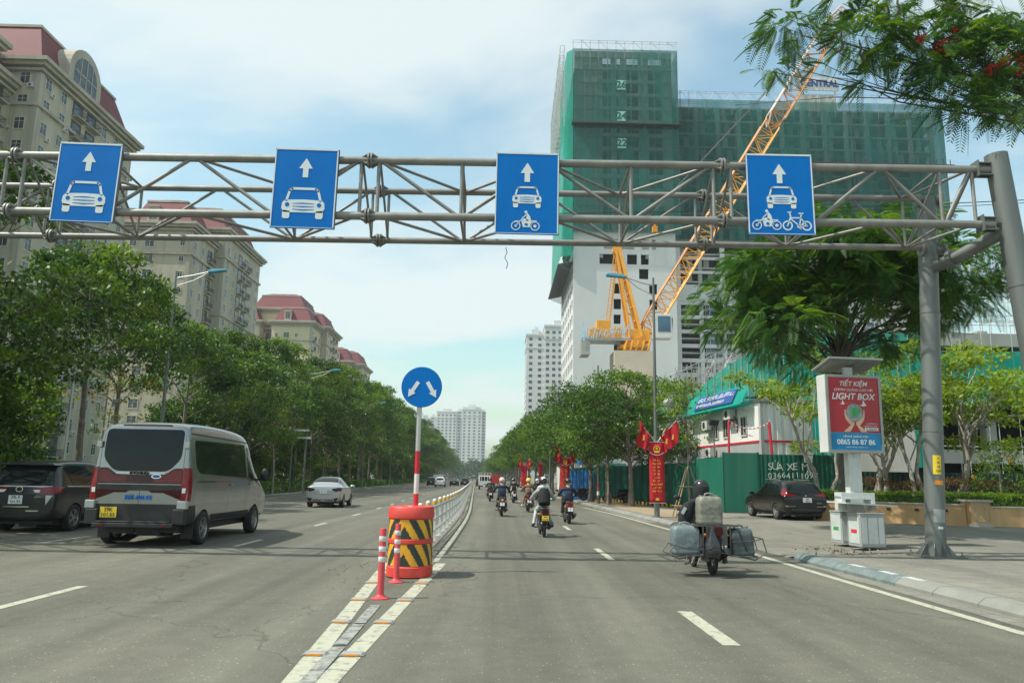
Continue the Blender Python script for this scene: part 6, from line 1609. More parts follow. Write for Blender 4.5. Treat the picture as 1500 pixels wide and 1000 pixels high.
for x, z in ((-6.3, 4.62), (-3.1, 5.0), (-5.9, 3.05), (-11, 4.6)):
    m = LM(MB()); m.b2(x - 0.4, x + 0.4, -0.45, -0.12, z - 0.27, z + 0.27, 0); m.lathe([(0.0, 0), (0.2, 0)], 14, 1, c=(x - 0.08, -0.455, z), axis='y'); m.b2(x - 0.45, x + 0.45, -0.48, -0.05, z - 0.31, z - 0.28, 1); m.tube([(x + 0.3, -0.3, z), (x + 0.5, -0.1, z - 0.3), (x + 0.45, -0.06, z - 1.0)], 0.03, 6, 1)
    m.build('air_conditioner', ['ac_white', 'iron'], so)
m = LM(MB()); m.quad((-9.2, -0.75, 5.32), (-0.6, -0.75, 5.32), (-0.6, -0.25, 6.35), (-9.2, -0.25, 6.35)); m.quad((-9.2, -0.75, 5.32), (-0.6, -0.75, 5.32), (-0.6, -0.1, 5.30), (-9.2, -0.1, 5.3)); m.build('fascia', 'net_board', so)
m = LM(MB()); m.b2(-0.0, 0.0 + 0.001, 0, 0.001, 0, 0.001)
bd = MB(); bd.M = M @ Matrix.Translation((-4.4, -0.68, 5.60)) @ Matrix.Rotation(-math.atan2(0.5, 1.03), 4, 'X')
bd.b2(-2.7, 2.7, -0.03, 0.0, -0.12, 0.72); bd.build('sign_board', 'board_navy', so)
bt = MB(); bt.M = bd.M; scribble(bt, -2.5, 2.5, 0.36, 0.62, -0.04, -0.031, rgs, 0.2); scribble(bt, -2.5, 1.6, 0.02, 0.20, -0.04, -0.031, rgs, 0.13); bt.build('sign_lettering', 'sign_white', so)
m = LM(MB()); m.b2(-1.1, 0.35, -0.3, 0.9, 5.66, 5.74); m.build('awning', 'sign_back', so)
# flood light and red-and-white barrier tape hoses
fl_ = thing('barrier_tape', 'red and white barrier tape drooping between two posts above the hoarding', 'barrier tape', (11.05, 37.0, 2.7))
m = MB(); m.tube([(0, 0, 0), (0.02, 0, 0.8), (0.05, 0, 1.72), (0.1, 0, 1.78)], 0.055, 8, 0); m.build('post_wrap', 'stripe_red', fl_); m = MB(); m.tube([(2.1, 0, 0), (2.05, 0, 0.9), (2.0, 0, 1.75)], 0.075, 8, 0); m.build('post_wrap', 'stripe_red', fl_)
m = MB(); q = sag((0.05, 0, 1.75), (2.0, 0, 1.7), 0.32, 20)
for i in range(20): m.cyl(q[i], q[i + 1], 0.03, n=6, mat=i % 2)
q = sag((0.05, 0, 1.7), (1.2, 0, 1.05), 0.12, 12)
for i in range(12): m.cyl(q[i], q[i + 1], 0.025, n=6, mat=i % 2)
m.build('tape', ['stripe_red', 'sign_white'], fl_)
fd = thing('flood_light', 'black flood light on a thin pole by the white cabin', 'flood light', (10.75, 38.4, 0.13))
m = MB(); m.cyl((0, 0, 0), (0, 0, 4.25), 0.03); m.build('pole', 'galv_post', fd); m = MB(); m.box((0, -0.05, 4.35), (0.5, 0.12, 0.3), rot=Euler((0.5, 0, 0.4))); m.build('lamp_head', 'black_plastic', fd)

# green netting and tangle of scaffolding over the podium behind
pod = thing('site_netting', 'bright teal debris netting hung on scaffolding behind the white site cabin', 'netting', (12.2, 48, 0.13))
m = MB(); pts = [(11.9, 55, 6.0), (12.6, 50, 7.2), (14.5, 48, 8.9), (16.2, 47.2, 9.9), (18.5, 46.6, 10.8), (22, 46, 10.9), (25.5, 45.5, 10.6)]
Pd = Vector(pod.location)
for (a, b) in zip(pts[:-1], pts[1:]):
    for k in range(4):
        t0, t1 = k / 4, (k + 1) / 4; A_ = Vector(a).lerp(Vector(b), t0); B__ = Vector(a).lerp(Vector(b), t1)
        dA, dB = 0.12 * math.sin(7 * t0 + a[0]), 0.12 * math.sin(7 * t1 + a[0])
        if k == 3: dB = 0.12 * math.sin(b[0])
        m.quad(Vector((A_.x, A_.y + dA, 2.6)) - Pd, Vector((B__.x, B__.y + dB, 2.6)) - Pd, Vector((B__.x, B__.y, B__.z)) - Pd, Vector((A_.x, A_.y, A_.z)) - Pd)
m.build('net', 'net_bright', pod)
m = MB(); rg5 = random.Random(8)
for (a, b) in zip(pts[:-1], pts[1:]):
    for k in range(5):
        A_ = Vector(a).lerp(Vector(b), k / 5); m.cyl(Vector((A_.x, A_.y - 0.08, 2.6)) - Pd, Vector((A_.x, A_.y - 0.08, A_.z + 0.3)) - Pd, 0.022, n=5)
m.build('standard', 'scaffold', pod)
sf = thing('rooftop_scaffolding', 'dense tangle of grey scaffold tubes standing along the top of the teal netting', 'scaffolding', (14, 52, 5.5))
S_ = Vector(sf.location); m = MB()
for i in range(300):
    t = rg5.random(); A_ = Vector((11.2, 62, 6.6)).lerp(Vector((17.5, 49.5, 9.4)), t); A_ += Vector((rg5.uniform(-0.8, 1.2), rg5.uniform(-1.0, 3.0), rg5.uniform(-0.3, 0.4)))
    k = rg5.random()
    if k < 0.5: e = Vector((rg5.gauss(0, 0.08), 0, rg5.uniform(1.2, 2.4)))
    elif k < 0.75: e = Vector((rg5.uniform(-0.3, 0.3), rg5.uniform(-2.2, 2.2), rg5.uniform(-0.1, 0.1))); A_.z += rg5.uniform(0.2, 2)
    elif k < 0.85: e = Vector((rg5.uniform(0.8, 2.0), rg5.uniform(-0.3, 0.3), 0)); A_.z += rg5.uniform(0.2, 2)
    else: e = Vector((rg5.choice([-1, 1]) * rg5.uniform(0.5, 1.2), 0, rg5.uniform(1.2, 2)))
    m.cyl(A_ - S_, A_ + e - S_, 0.028, n=5)
for k in range(4): m.cyl(Vector((11.2, 62, 6.6 + k * 0.7)) - S_, Vector((17.5, 49.5, 9.4 + k * 0.7)) - S_, 0.03, n=5)
m.build('tubes', 'scaffold', sf)
pb = thing('podium_building', 'low concrete podium building under scaffolding behind the yellow green trees', 'building', (20, 47, 0.13))
m = MB()
for k, z in enumerate((3.6, 7.2, 10.9)): m.b2(0, 42, 0, 22, z - 0.35, z); m.b2(-0.05 if k % 2 else -0.02, 42.05, -0.12 - 0.02 * k, 0.2, z - 0.8, z + 0.02)
for i in range(9):
    for y in (0.5, 11): m.b2(0.2 + i * 5.1, 0.85 + i * 5.1, y, y + 0.65, 0, 11.2)
m.b2(0.2, 3.9, -0.3, -0.1, 0, 7.0)
m.build('frame', 'concrete', pb)
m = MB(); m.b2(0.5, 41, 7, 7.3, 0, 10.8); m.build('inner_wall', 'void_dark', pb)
m = MB(); m.b2(-0.2, 4.2, -2.6, -2.3, 0, 6.2); m.build('end_wall', 'concrete_lt', pb)
m = MB(); scaffold(m, 6, 40, -0.8, 0, 13.2, 1.9, 1.8, 0.028, 0.9); scaffold(m, 0, 14, 2.2, 11, 14.8, 1.5, 1.5, 0.03, 1.5)
m.build('scaffolding', 'scaffold', pb)
m = MB()
m.quad((11.6, -2.0, 5.9), (17.2, -2.2, 5.9), (17.2, -2.2, 10.6), (11.6, -2.0, 10.3)); m.quad((5, -1.9, 6.2), (11.6, -2.0, 6.2), (11.6, -2.0, 9.5), (5, -1.9, 9.2)); m.quad((17.2, -2.2, 5.9), (30, -2.0, 5.9), (30, -2, 10.3), (17.2, -2.2, 10.6))
m.build('netting', 'net_bright', pb)
m = MB(); m.b2(11.6, 13.6, -2.35, -2.25, 5.55, 5.95, 0); m.b2(13.6, 22, -2.35, -2.25, 5.5, 6.05, 1); m.build('banner', ['red_cloth', 'yellow'], pb)
m = MB(); scribble(m, 14.2, 21, 5.66, 5.9, -2.38, -2.36, rgs, 0.3); m.build('banner_lettering', 'ink', pb)

# planter wall, hedge and shrubs
pw = thing('planter_wall', 'long tan stone planter wall with a pillar, holding a clipped hedge', 'planter', (12.4, 30.3, 0.13))
Pw = Vector(pw.location); W1 = [(12.35, 30.5), (14.4, 29.35), (16.75, 27.75)]; W2 = [(17.5, 27.7), (21, 27.9), (28, 28.3), (38, 29)]
def wallseg(mb, pts, z0, z1, th, mat=0, ex=0):
    path = [(p[0] - Pw.x, p[1] - Pw.y) for p in pts]; sweep(mb, path, [(-ex, z0), (-ex, z1), (th + ex, z1), (th + ex, z0)][::-1] if False else [(-th - ex, z0), (-th - ex, z1), (ex, z1), (ex, z0)], mat)
m = MB(); wallseg(m, W1, 0, 0.72, 0.25); wallseg(m, W2, 0, 0.66, 0.25); m.b2(16.78 - Pw.x, 17.48 - Pw.x, 27.5 - Pw.y, 28.1 - Pw.y, 0, 0.86); m.build('wall', 'planter_stone', pw)
m = MB(); wallseg(m, W1, 0.722, 0.77, 0.25, 0, 0.04); wallseg(m, W2, 0.662, 0.71, 0.25, 0, 0.04); m.b2(16.7 - Pw.x, 17.56 - Pw.x, 27.42 - Pw.y, 28.18 - Pw.y, 0.862, 0.93); m.b2(16.74 - Pw.x, 17.52 - Pw.x, 27.46 - Pw.y, 28.14 - Pw.y, -0.05, 0.1); m.build('coping', 'planter_cap', pw)
m = MB()
for p, q in pline([(16.95, 0.25), (16.95, 0.68), (17.02, 0.75), (17.25, 0.75), (17.32, 0.68), (17.32, 0.25), (17.25, 0.18), (17.02, 0.18), (16.95, 0.25)], 0.03) and []: pass
for s_ in pline([(16.95, 0.25), (16.95, 0.68), (17.02, 0.75), (17.25, 0.75), (17.32, 0.68), (17.32, 0.25), (17.25, 0.18), (17.02, 0.18), (16.95, 0.25)], 0.03): m.prism([(a - Pw.x, b) for a, b in s_], 27.485 - Pw.y, 27.499 - Pw.y)
m.build('pillar_moulding', 'planter_cap', pw)
m = MB()
for t in (0.12, 0.45, 0.78):
    for (a, b, tt) in ((W1[0], W1[1], t), (W1[1], W1[2], t)):
        if a is W1[0] and t != 0.78 and t != 0.12: continue
        x = a[0] + (b[0] - a[0]) * tt; y = a[1] + (b[1] - a[1]) * tt; rz_ = math.atan2(b[1] - a[1], b[0] - a[0]); m.box((x - Pw.x - 0.0 - 0.02 * math.sin(-rz_), y - Pw.y - 0.015, 0.52), (0.13, 0.06, 0.09), rz=rz_)
for x in (19.5, 22.5): m.box((x - Pw.x, 27.7 + (x - 17.5) * 0.06 - Pw.y, 0.45), (0.13, 0.06, 0.09))
m.build('wall_light', 'black_plastic', pw)
so_ = MB(); so_.poly([(12.5 - Pw.x, 30.7 - Pw.y, 0.5), (16.9 - Pw.x, 28.1 - Pw.y, 0.5), (40 - Pw.x, 29.3 - Pw.y, 0.5), (40 - Pw.x, 33.0 - Pw.y, 0.5), (12.8 - Pw.x, 35.7 - Pw.y, 0.5)]); so_.build('soil', 'soil', pw)
me = hedge_leaves('hedge', [(12.5, 30.95), (14.6, 29.8), (16.9, 28.35), (17.6, 28.2), (21, 28.4), (28, 28.8), (38, 29.5)], 0.7, 0.62, ['leaf_hedge', 'leaf_lime'], 130, (0.075, 0.045), 7, 0.62, 5, box=True)
hg = link('clipped_hedge', me); tag(hg, 'bright green clipped hedge along the top of the tan planter wall', 'hedge')
hc = MB(); sweep(hc, [(12.5, 30.95), (14.6, 29.8), (16.9, 28.35), (17.6, 28.2), (21, 28.4), (28, 28.8), (38, 29.5)], [(-0.27, 0.6), (-0.27, 1.16), (0.27, 1.16), (0.27, 0.6)]); hc.build('hedge_core', 'leaf_deep', hg)
me = hedge_leaves('shrubs', [(14.6, 31), (16.6, 30.2), (18.0, 29.7), (20, 30), (24, 30.2)], 1.0, 0.75, ['leaf_maroon', 'leaf_hedge'], 45, (0.13, 0.03), 9, 0.9, 6)
o = link('maroon_shrubs', me); tag(o, 'maroon and green shrubs behind the clipped hedge', 'shrub')
nb = thing('paper_notice', 'small white paper notice with red words fixed to the leaning tree trunk', 'notice', (12.66, 31.45, 2.58)); m = MB(); m.box((0, 0, 0), (0.34, 0.01, 0.42), rot=Euler((0, 0.12, 0))); m.build('sheet', 'plate_white', nb)
text('RỬA XE', 0.09, 'stripe_red', Vector((0, -0.012, 0.1)), nb, name='notice_lettering', bold=0.002); m = MB(); scribble(m, -0.13, 0.12, -0.06, 0.0, -0.012, -0.007, rgs, 0.05); scribble(m, -0.13, 0.12, -0.16, -0.1, -0.012, -0.007, rgs, 0.05); m.build('notice_small_print', 'ink', nb)

# advertising light box with solar panel and bins
lb = thing('light_box', 'light box with red poster of hands holding a globe and a solar panel', 'light box', (8.35, 18.15, 0.13), R(7))
m = MB(); m.b2(-0.16, 0.16, -0.1, 0.1, 0, 2.12); m.b2(-0.11, 0.11, -0.05, 0.05, 3.9, 4.16); m.b2(-0.03, 0.03, -0.12, -0.101, 2.0, 2.1) ; m.build('post', 'bin_light', lb, bevel=0.008)
m = MB(); w2 = 0.70; zb, zt_ = 2.12, 3.95
m.b2(-w2, w2, -0.19, 0.19, zb, zt_); m.build('case', 'lightbox_side', lb, bevel=0.012)
m = MB(); fr_ = 0.06
for x0, x1, z0, z1 in ((-w2, w2, zt_ - fr_, zt_), (-w2, w2, zb, zb + fr_), (-w2, -w2 + fr_, zb + fr_, zt_ - fr_), (w2 - fr_, w2, zb + fr_, zt_ - fr_)): m.b2(x0, x1, -0.225, -0.192, z0, z1)
m.build('rim', 'lightbox_frame', lb)
m = MB(); m.b2(-w2 + fr_, w2 - fr_, -0.205, -0.195, zb + 0.47, zt_ - fr_, 0); m.b2(-w2 + fr_, w2 - fr_, -0.206, -0.195, zb + fr_, zb + 0.46, 1); m.build('poster', ['poster_red', 'poster_blue'], lb)
text('TIẾT KIỆM', 0.155, 'sign_white', Vector((0.0, -0.208, 3.735)), lb, bold=0.002, shear=0.25, name='poster_lettering')
text('CHI PHÍ QUẢNG CÁO VỚI', 0.083, 'sign_white', Vector((0.0, -0.208, 3.59)), lb, shear=0.25, name='poster_lettering')
text('LIGHT BOX', 0.21, 'sign_white', Vector((-0.02, -0.208, 3.43)), lb, bold=0.003, shear=0.25, name='poster_lettering')
text('0865 86 87 86', 0.165, 'sign_white', Vector((0.0, -0.209, 2.36)), lb, bold=0.003, name='poster_lettering')
text('LIÊN HỆ QUẢNG CÁO', 0.062, 'sign_white', Vector((0.0, -0.209, 2.49)), lb, name='poster_lettering')
m = MB(); scribble(m, -0.25, 0.3, 2.235, 2.255, -0.209, -0.2065, rgs, 0.02); scribble(m, 0.28, 0.58, 2.79, 2.815, -0.209, -0.2055, rgs, 0.025); scribble(m, 0.22, 0.58, 2.735, 2.76, -0.209, -0.2055, rgs, 0.025); m.build('poster_small_print', 'sign_white', lb)
m = MB(); m.b2(0.24, 0.58, -0.209, -0.2055, 2.64, 2.71, 0); scribble(m, 0.27, 0.56, 2.655, 2.695, -0.212, -0.2095, rgs, 0.035, 1); m.build('poster_tag', ['sign_white', 'ink'], lb)
m = MB()
m.prism(disc(-0.0, 3.06, 0.205, 32), -0.209, -0.2055, mat=0); m.prism([(x + (0.03 * math.sin(i * 2.1)), z) for i, (x, z) in enumerate(disc(0.01, 3.07, 0.10, 16))], -0.2115, -0.2095, mat=1)
m.build('poster_globe', ['globe_print', 'green_print'], lb)
m = MB()
for s_ in (-1, 1):
    m.prism([(s_ * x, z) for x, z in ((0.02, 2.83), (0.09, 2.86), (0.17, 2.93), (0.215, 3.02), (0.225, 3.12), (0.25, 3.13), (0.255, 3.0), (0.235, 2.9), (0.18, 2.82), (0.11, 2.76), (0.30, 2.60), (0.14, 2.60), (0.03, 2.76))][::s_], -0.214, -0.2095)
m.build('poster_hands', 'skin_print', lb)
m = MB()
for (x, z, s_) in ((-0.30, 3.27, 0.7), (0.22, 3.25, 1.0)):
    m.prism([(x - 0.09 * s_, z - 0.02 * s_), (x, z), (x + 0.01 * s_, z + 0.12 * s_), (x + 0.05 * s_, z + 0.04 * s_), (x + 0.1 * s_, z - 0.02 * s_), (x + 0.02 * s_, z - 0.04 * s_)], -0.209, -0.2055); m.build('poster_bird', 'sign_white', lb); m = MB()
m = MB(); m.box((0.0, 0, 4.22), (1.38, 0.85, 0.045), 0, rot=Euler((R(-14), 0, 0))); m.box((-0.36, 0, 4.185), (0.5, 0.7, 0.03), 1, rot=Euler((R(-14), 0, 0))); m.box((0.36, 0, 4.185), (0.5, 0.7, 0.03), 1, rot=Euler((R(-14), 0, 0))); m.build('solar_panel', ['lightbox_frame', 'solar'], lb)
def bincab(x, y, col, nm):
    m = MB(); w_, d_, h_ = 0.58, 0.52, 0.74
    m.b2(x - w_ / 2, x + w_ / 2, y - d_ / 2, y + d_ / 2, 0.03, h_); m.b2(x - w_ / 2 - 0.015, x + w_ / 2 + 0.015, y - d_ / 2 - 0.015, y + d_ / 2 + 0.015, h_, h_ + 0.025)
    o = m.build('bin_cabinet', 'bin_grey', lb, bevel=0.008)
    p = MB()
    for (a, b) in ((-0.26, -0.14), (-0.11, 0.11), (0.14, 0.26)): p.b2(x + a, x + b, y - d_ / 2 - 0.008, y - d_ / 2, 0.10, h_ - 0.07)
    p.b2(x - w_ / 2 - 0.008, x - w_ / 2, y - d_ / 2 + 0.06, y + d_ / 2 - 0.06, 0.10, h_ - 0.07)
    p.build('bin_panel', 'bin_light', o)
    q = MB(); q.b2(x - w_ / 2 - 0.012, x - w_ / 2 - 0.009, y - 0.11, y + 0.11, 0.32, 0.40); q.build('bin_label', col, o)
bincab(-0.15, -0.62, 'stripe_red', 'a'); bincab(-0.0, 0.36, 'green_print', 'b')
m = MB(); m.box((-0.08, -0.4, 0.95), (1.25, 0.8, 0.028), rot=Euler((0, R(2.5), 0))); m.build('bin_canopy', 'bin_light', lb)
m = MB(); m.b2(-0.42, -0.32, -0.15, 0.15, 0.78, 1.12); m.b2(0.32, 0.42, -0.15, 0.15, 0.78, 1.12); m.b2(-0.42, 0.42, -0.152, 0.152, 1.05, 1.2); m.build('yoke', 'bin_light', lb, bevel=0.01)
# dead leaves swept up round the foot of the bins
rgq = np.random.default_rng(3); P = np.stack([7.6 + rgq.normal(size=110) * 0.35, 17.2 + rgq.normal(size=110) * 0.7, np.full(110, 0.11)], 1)
P[:, 2] = [zpav(a, b) + 0.012 for a, b in P[:, :2]]; P = P[P[:, 0] > 6.6]
V, F = leaves(rgq, P, P * 0, 2, 0.012, 0.06, 0.035, droop=0); V[:, 2] = np.maximum(V[:, 2], 0.035)
o = link('dead_leaves', np_mesh('dead_leaves', V, F, ['soil', 'sand_soil'], (rgq.random(len(F)) < 0.2).astype(int))); tag(o, 'dead leaves and litter gathered round the foot of the bins', 'litter', kind='stuff')

# ------------------------------------------------------------------ lamp posts
def lamp_post(name, x, y, h, arm, side, label, z0=0.1, head='lamp_blue'):
    t = thing('street_lamp', label, 'street lamp', (x, y, z0), 0, 'street lamps')
    m = MB(); m.tube([(0, 0, 0), (0, 0, h * 0.5), (0, 0, h)], [0.095, 0.07, 0.045], 12); m.cyl((0, 0, 0), (0, 0, 0.03), 0.2, n=12); m.cyl((0, 0, 0.03), (0, 0, 0.7), 0.11, n=12); m.build('pole', 'galv_post', t, smooth=40)
    m = MB(); m.tube([(0, 0, h - 0.35), (side * arm * 0.5, 0, h - 0.2), (side * arm, 0, h - 0.0)], 0.028, 8); m.tube([(0, 0, h - 0.75), (side * arm * 0.55, 0, h - 0.45), (side * arm, 0, h - 0.02)], 0.022, 8); m.build('arm', 'steel_light', t, smooth=40)
    m = MB(); m.M = Matrix.Translation((side * (arm + 0.38), 0, h + 0.03)) @ Matrix.Rotation(-side * 0.10, 4, 'Y')
    m.prism([(-0.42, -0.05), (0.42, -0.03), (0.40, 0.05), (0.1, 0.09), (-0.36, 0.08), (-0.45, 0.03)], -0.14, 0.14); m.build('lamp_head', head, t, bevel=0.02)
    return t
lamp_post('l', -15.75, 36, 11.0, 1.6, 1, 'street lamp with a teal head on the left verge behind the silver van')
lamp_post('l', -16.4 - 0.1, 66, 10.4, 1.8, 1, 'second street lamp on the left verge, standing before the trees left of the silver sedan')
lamp_post('l', -17.0, 97, 10.6, 1.8, 1, 'third street lamp on the left verge, farther off behind the silver sedan'); lamp_post('l', -18.2, 130, 10.6, 1.8, 1, 'fourth street lamp on the left verge, tiny against the far trees')
RLp = lamp_post('r', 6.25, 30.7, 9.7, 1.15, -1, 'street lamp carrying the nearest red banner, three flags and a globe light', 0.13)
m = MB(); m.tube([(0, 0, 4.25), (0.3, 0, 4.3), (0.5, 0, 4.28)], 0.02, 6); m.tube([(0, 0, 4.0), (0.25, 0, 4.1), (0.5, 0, 4.25)], 0.02, 6); m.build('globe_bracket', 'teal', RLp)
m = MB(); m.sphere((0.52, 0, 4.5), 0.2, 20, 14, 0); m.cyl((0.52, 0, 4.22), (0.52, 0, 4.32), 0.1, n=14, mat=0); m.lathe([(0.204, -0.015), (0.204, 0.015)], 20, 1, c=(0.52, 0, 4.5)); m.build('globe_light', ['globe_grey', 'steel_light'], RLp, smooth=50)
pt = thing('white_pole', 'slim pale steel pole standing before the dark trees behind the dark grey car', 'pole', (-16.5, 29.6, 0.1)); m = MB(); m.tube([(0, 0, 0), (0, 0, 3.5), (0, 0, 7.2)], [0.07, 0.06, 0.045], 10); m.cyl((0, 0, 0), (0, 0, 0.04), 0.16); m.build('shaft', 'steel_light', pt, smooth=40)
pt2 = thing('sign_post', 'thin post with two small blank white plates under the trees left of the silver sedan', 'sign post', (-16.6, 62, 0.1)); m = MB(); m.cyl((0, 0, 0), (0, 0, 5.4), 0.05, n=8); m.build('shaft', 'galv_post', pt2); m = MB(); m.b2(0.0, 1.3, -0.03, 0.03, 4.9, 5.05); m.b2(0.0, 1.5, -0.03, 0.03, 4.3, 4.45); m.build('plate', 'ac_white', pt2)
# plain poles among the far right trees
for i, (x, y, h, l) in enumerate([(4.95, 47.5, 8.5, 'grey pole with red and white patches beside the street trees'), (2.95, 62, 8, 'thin grey pole behind the second red banner'), (1.8, 88, 9, 'thin grey pole far along the right kerb beyond the banners')]):
    t = thing('utility_pole', l, 'pole', (x + 1.15, y, 0.13)); m = MB(); m.tube([(0, 0, 0), (0, 0, h * .5), (0, 0, h)], [0.09, 0.075, 0.05], 10); m.build('shaft', 'galv_post', t, smooth=40)
    if i == 0: m = MB(); m.lathe([(0.095, 0.5), (0.094, 0.75)], 12, 0); m.lathe([(0.094, 0.95), (0.093, 1.15)], 12, 1); m.build('patch', ['sign_white', 'stripe_red'], t); m = MB(); m.sphere((-0.35, 0, 3.0), 0.07); m.sphere((0.35, 0, 3.0), 0.07); m.tube([(-0.35, 0, 3), (-0.1, 0, 2.85), (0.1, 0, 2.85), (0.35, 0, 3)], 0.025, 6); m.build('lamp_bracket', 'sign_white', t)

# ------------------------------------------------------------------ red banners and flags
def banner(x, y, w, z0, z1, label, z=0.13, detail=True, pole=True):
    t = thing('banner', label, 'banner', (x, y, z), 0, 'red street banners'); yb = -0.14
    m = MB(); n_ = 14
    for i in range(n_):
        for j in range(4):
            f = lambda u, v: (-w / 2 + w * u / 4, yb + 0.012 * math.sin(v * 0.9) * math.sin(u * PI / 4) , z0 + (z1 - z0) * v / n_)
            m.quad(f(j, i), f(j + 1, i), f(j + 1, i + 1), f(j, i + 1))
    c = m.build('cloth', 'red_cloth', t, smooth=60); so2 = c.modifiers.new('thick', 'SOLIDIFY'); so2.thickness = 0.004
    m = MB()
    for z_ in (z0, z1): m.cyl((-w / 2 - 0.04, yb, z_), (w / 2 + 0.04, yb, z_), 0.014, n=8); m.cyl((0, yb, z_), (0, 0, z_), 0.012, n=6)
    m.build('rod', 'steel_light', t)
    if pole: m = MB(); m.cyl((0, 0, 0), (0, 0, z1 + 0.3), 0.06, n=10); m.build('pole', 'galv_post', t)
    if detail:
        H__ = z1 - z0; m = MB(); zc_2 = z1 - 0.27
        for p in ring(0, zc_2, 0.105, 0.135, 24): m.prism(p, yb - 0.024, yb - 0.018)
        st_ = [(0.075 * (1 if k % 2 == 0 else 0.4) * math.sin(k * PI / 5), zc_2 + 0.02 + 0.075 * (1 if k % 2 == 0 else 0.4) * math.cos(k * PI / 5)) for k in range(10)]
        m.prism(st_, yb - 0.024, yb - 0.018); m.prism([(-0.09, zc_2 - 0.15), (0.09, zc_2 - 0.15), (0.12, zc_2 - 0.07), (-0.12, zc_2 - 0.07)], yb - 0.026, yb - 0.02)
        m.build('emblem', 'gold', t)
        m = MB()
        for k in range(12):
            a0, a1 = -w / 2 + 0.01 + (w - 0.02) * k / 12, -w / 2 + 0.01 + (w - 0.02) * (k + 1) / 12; q = lambda x: z1 - 0.52 + 0.12 * (2 * x / w) ** 2
            m.prism([(a0, q(a0)), (a1, q(a1)), (a1, q(a1) + 0.022), (a0, q(a0) + 0.022)], yb - 0.024, yb - 0.018)
        m.build('curved_line', 'sign_white', t)
        m = MB(); wid = [0.28, 0.36, 0.32, 0.30, 0.28, 0.24, 0.32, 0.46, 0.34, 0.38]; dz = 0.133
        for k, wd in enumerate(wid):
            zz_ = z1 - 0.68 - k * dz
            scribble(m, -wd / 2, -0.02, zz_ - 0.07, zz_, yb - 0.024, yb - 0.018, rgs, 0.052); scribble(m, 0.02, wd / 2, zz_ - 0.07, zz_, yb - 0.024, yb - 0.018, rgs, 0.052)
        m.prism([(-0.08, z0 + 0.1), (0.08, z0 + 0.1), (0.05, z0 + 0.2), (-0.05, z0 + 0.2)], yb - 0.024, yb - 0.018)
        m.build('banner_lettering', 'gold', t)
    return t
def flag(x, y, z, dx_, dz_, label, s_=1.0, wd=0.42):
    t = thing('flag', label, 'flag', (x, y, z), 0, 'red flags on the lamp posts')
    m = MB(); m.cyl((0, 0, 0), (dx_, -0.05, dz_), 0.014, n=7); m.build('flagpole', 'white_paint', t)
    m = MB(); sg = 1 if dx_ > 0 else -1; A_ = Vector((dx_, -0.06, dz_)); B_ = Vector((dx_ * 0.35, -0.05, dz_ * 0.35)); n_ = 8
    for i in range(n_):
        for j in range(n_):
            def P(u, v):
                u /= n_; v /= n_; top = A_.lerp(B_, u); ln_ = (0.95 - 0.25 * u) * s_
                return (top.x + sg * 0.10 * v * s_ + 0.05 * math.sin(v * 5 + u * 6) , top.y - 0.02 - 0.06 * math.sin(u * 9 + v * 2), top.z - ln_ * v)
            m.quad(P(i, j), P(i + 1, j), P(i + 1, j + 1), P(i, j + 1))
    m.build('cloth', 'red_cloth', t, smooth=60)
    m = MB(); c = A_.lerp(B_, 0.5); m.prism([(c.x + sg * 0.06 - 0.035, c.z - 0.5), (c.x + sg * 0.06 + 0.04, c.z - 0.48), (c.x + sg * 0.06 + 0.05, c.z - 0.3), (c.x + sg * 0.06 - 0.01, c.z - 0.27)], c.y - 0.12, c.y - 0.11); m.build('star', 'gold', t)
banner(6.25, 30.7, 0.60, 0.55, 2.92, 'nearest red banner with yellow words and round emblem on the right lamp post', pole=False)
flag(6.22, 30.62, 3.05, -0.66, 0.82, 'red flag leaning left above the nearest banner'); flag(6.28, 30.6, 3.05, 0.78, 0.88, 'red flag leaning farthest right above the nearest banner', 0.9); flag(6.28, 30.66, 3.0, 0.42, 0.70, 'red flag between the other two above the nearest banner', 0.95)
b2_ = [(4.05, 50.5, 'second red banner along the right kerb, behind the rider in white'), (1.75 + 0.6, 80, 'third red banner along the right kerb, left of the rider in brown'), (3.3, 66, 'narrow red banner half hidden between the trees')]
for i, (x, y, l) in enumerate(b2_):
    banner(x + 0.25, y, 0.6 if i < 2 else 0.3, 0.7, 2.8, l, detail=i == 0)
    if i == 2: continue
    flag(x + 0.22, y - 0.1, 3.0, -0.55, 0.7, 'red flag leaning left above the %s red banner' % ORD[i + 1]); flag(x + 0.28, y - 0.1, 3.0, 0.6, 0.7, 'red flag leaning right above the %s red banner' % ORD[i + 1])
# shop fronts and fences under the trees
sh = thing('shop_building', 'row of low shop fronts with blue and pale panels behind the right street trees', 'shop', (7.6, 62, 0.13))
m = MB(); m.b2(0.0, 14, 0, 40, 0, 3.6); m.b2(-0.4, 14.2, -0.2, 40.2, 3.6, 3.9); m.build('wall', 'container_white', sh)
m = MB(); m.b2(-0.45, -0.41, 0.5, 9, 2.7, 3.5, 0); m.b2(0.3, 5, -0.24, -0.21, 2.75, 3.5, 1); m.build('fascia', ['blue_panel', 'ac_white'], sh)
m = MB(); m.b2(-0.04, -0.01, 1.0, 3.0, 0.1, 2.3, 0); m.b2(0.8, 2.2, -0.04, -0.01, 0, 2.3, 0); m.b2(2.8, 4.6, -0.04, -0.01, 0.8, 2.2, 0); m.build('opening', 'glass_bldg', sh)
m = MB(); m.b2(0.2, 3, -1.6, 0, 2.5, 2.56); m.build('awning', 'teal', sh)
bf = thing('blue_fence', 'blue corrugated sheet fence beside the second red banner', 'fence', (4.6, 56.5, 0.13)); m = MB(); corrugated(m, (0, 0), (2.3, -0.8), 0, 2.1, 0.25, 0.04); m.build('panel', 'blue_panel', bf)
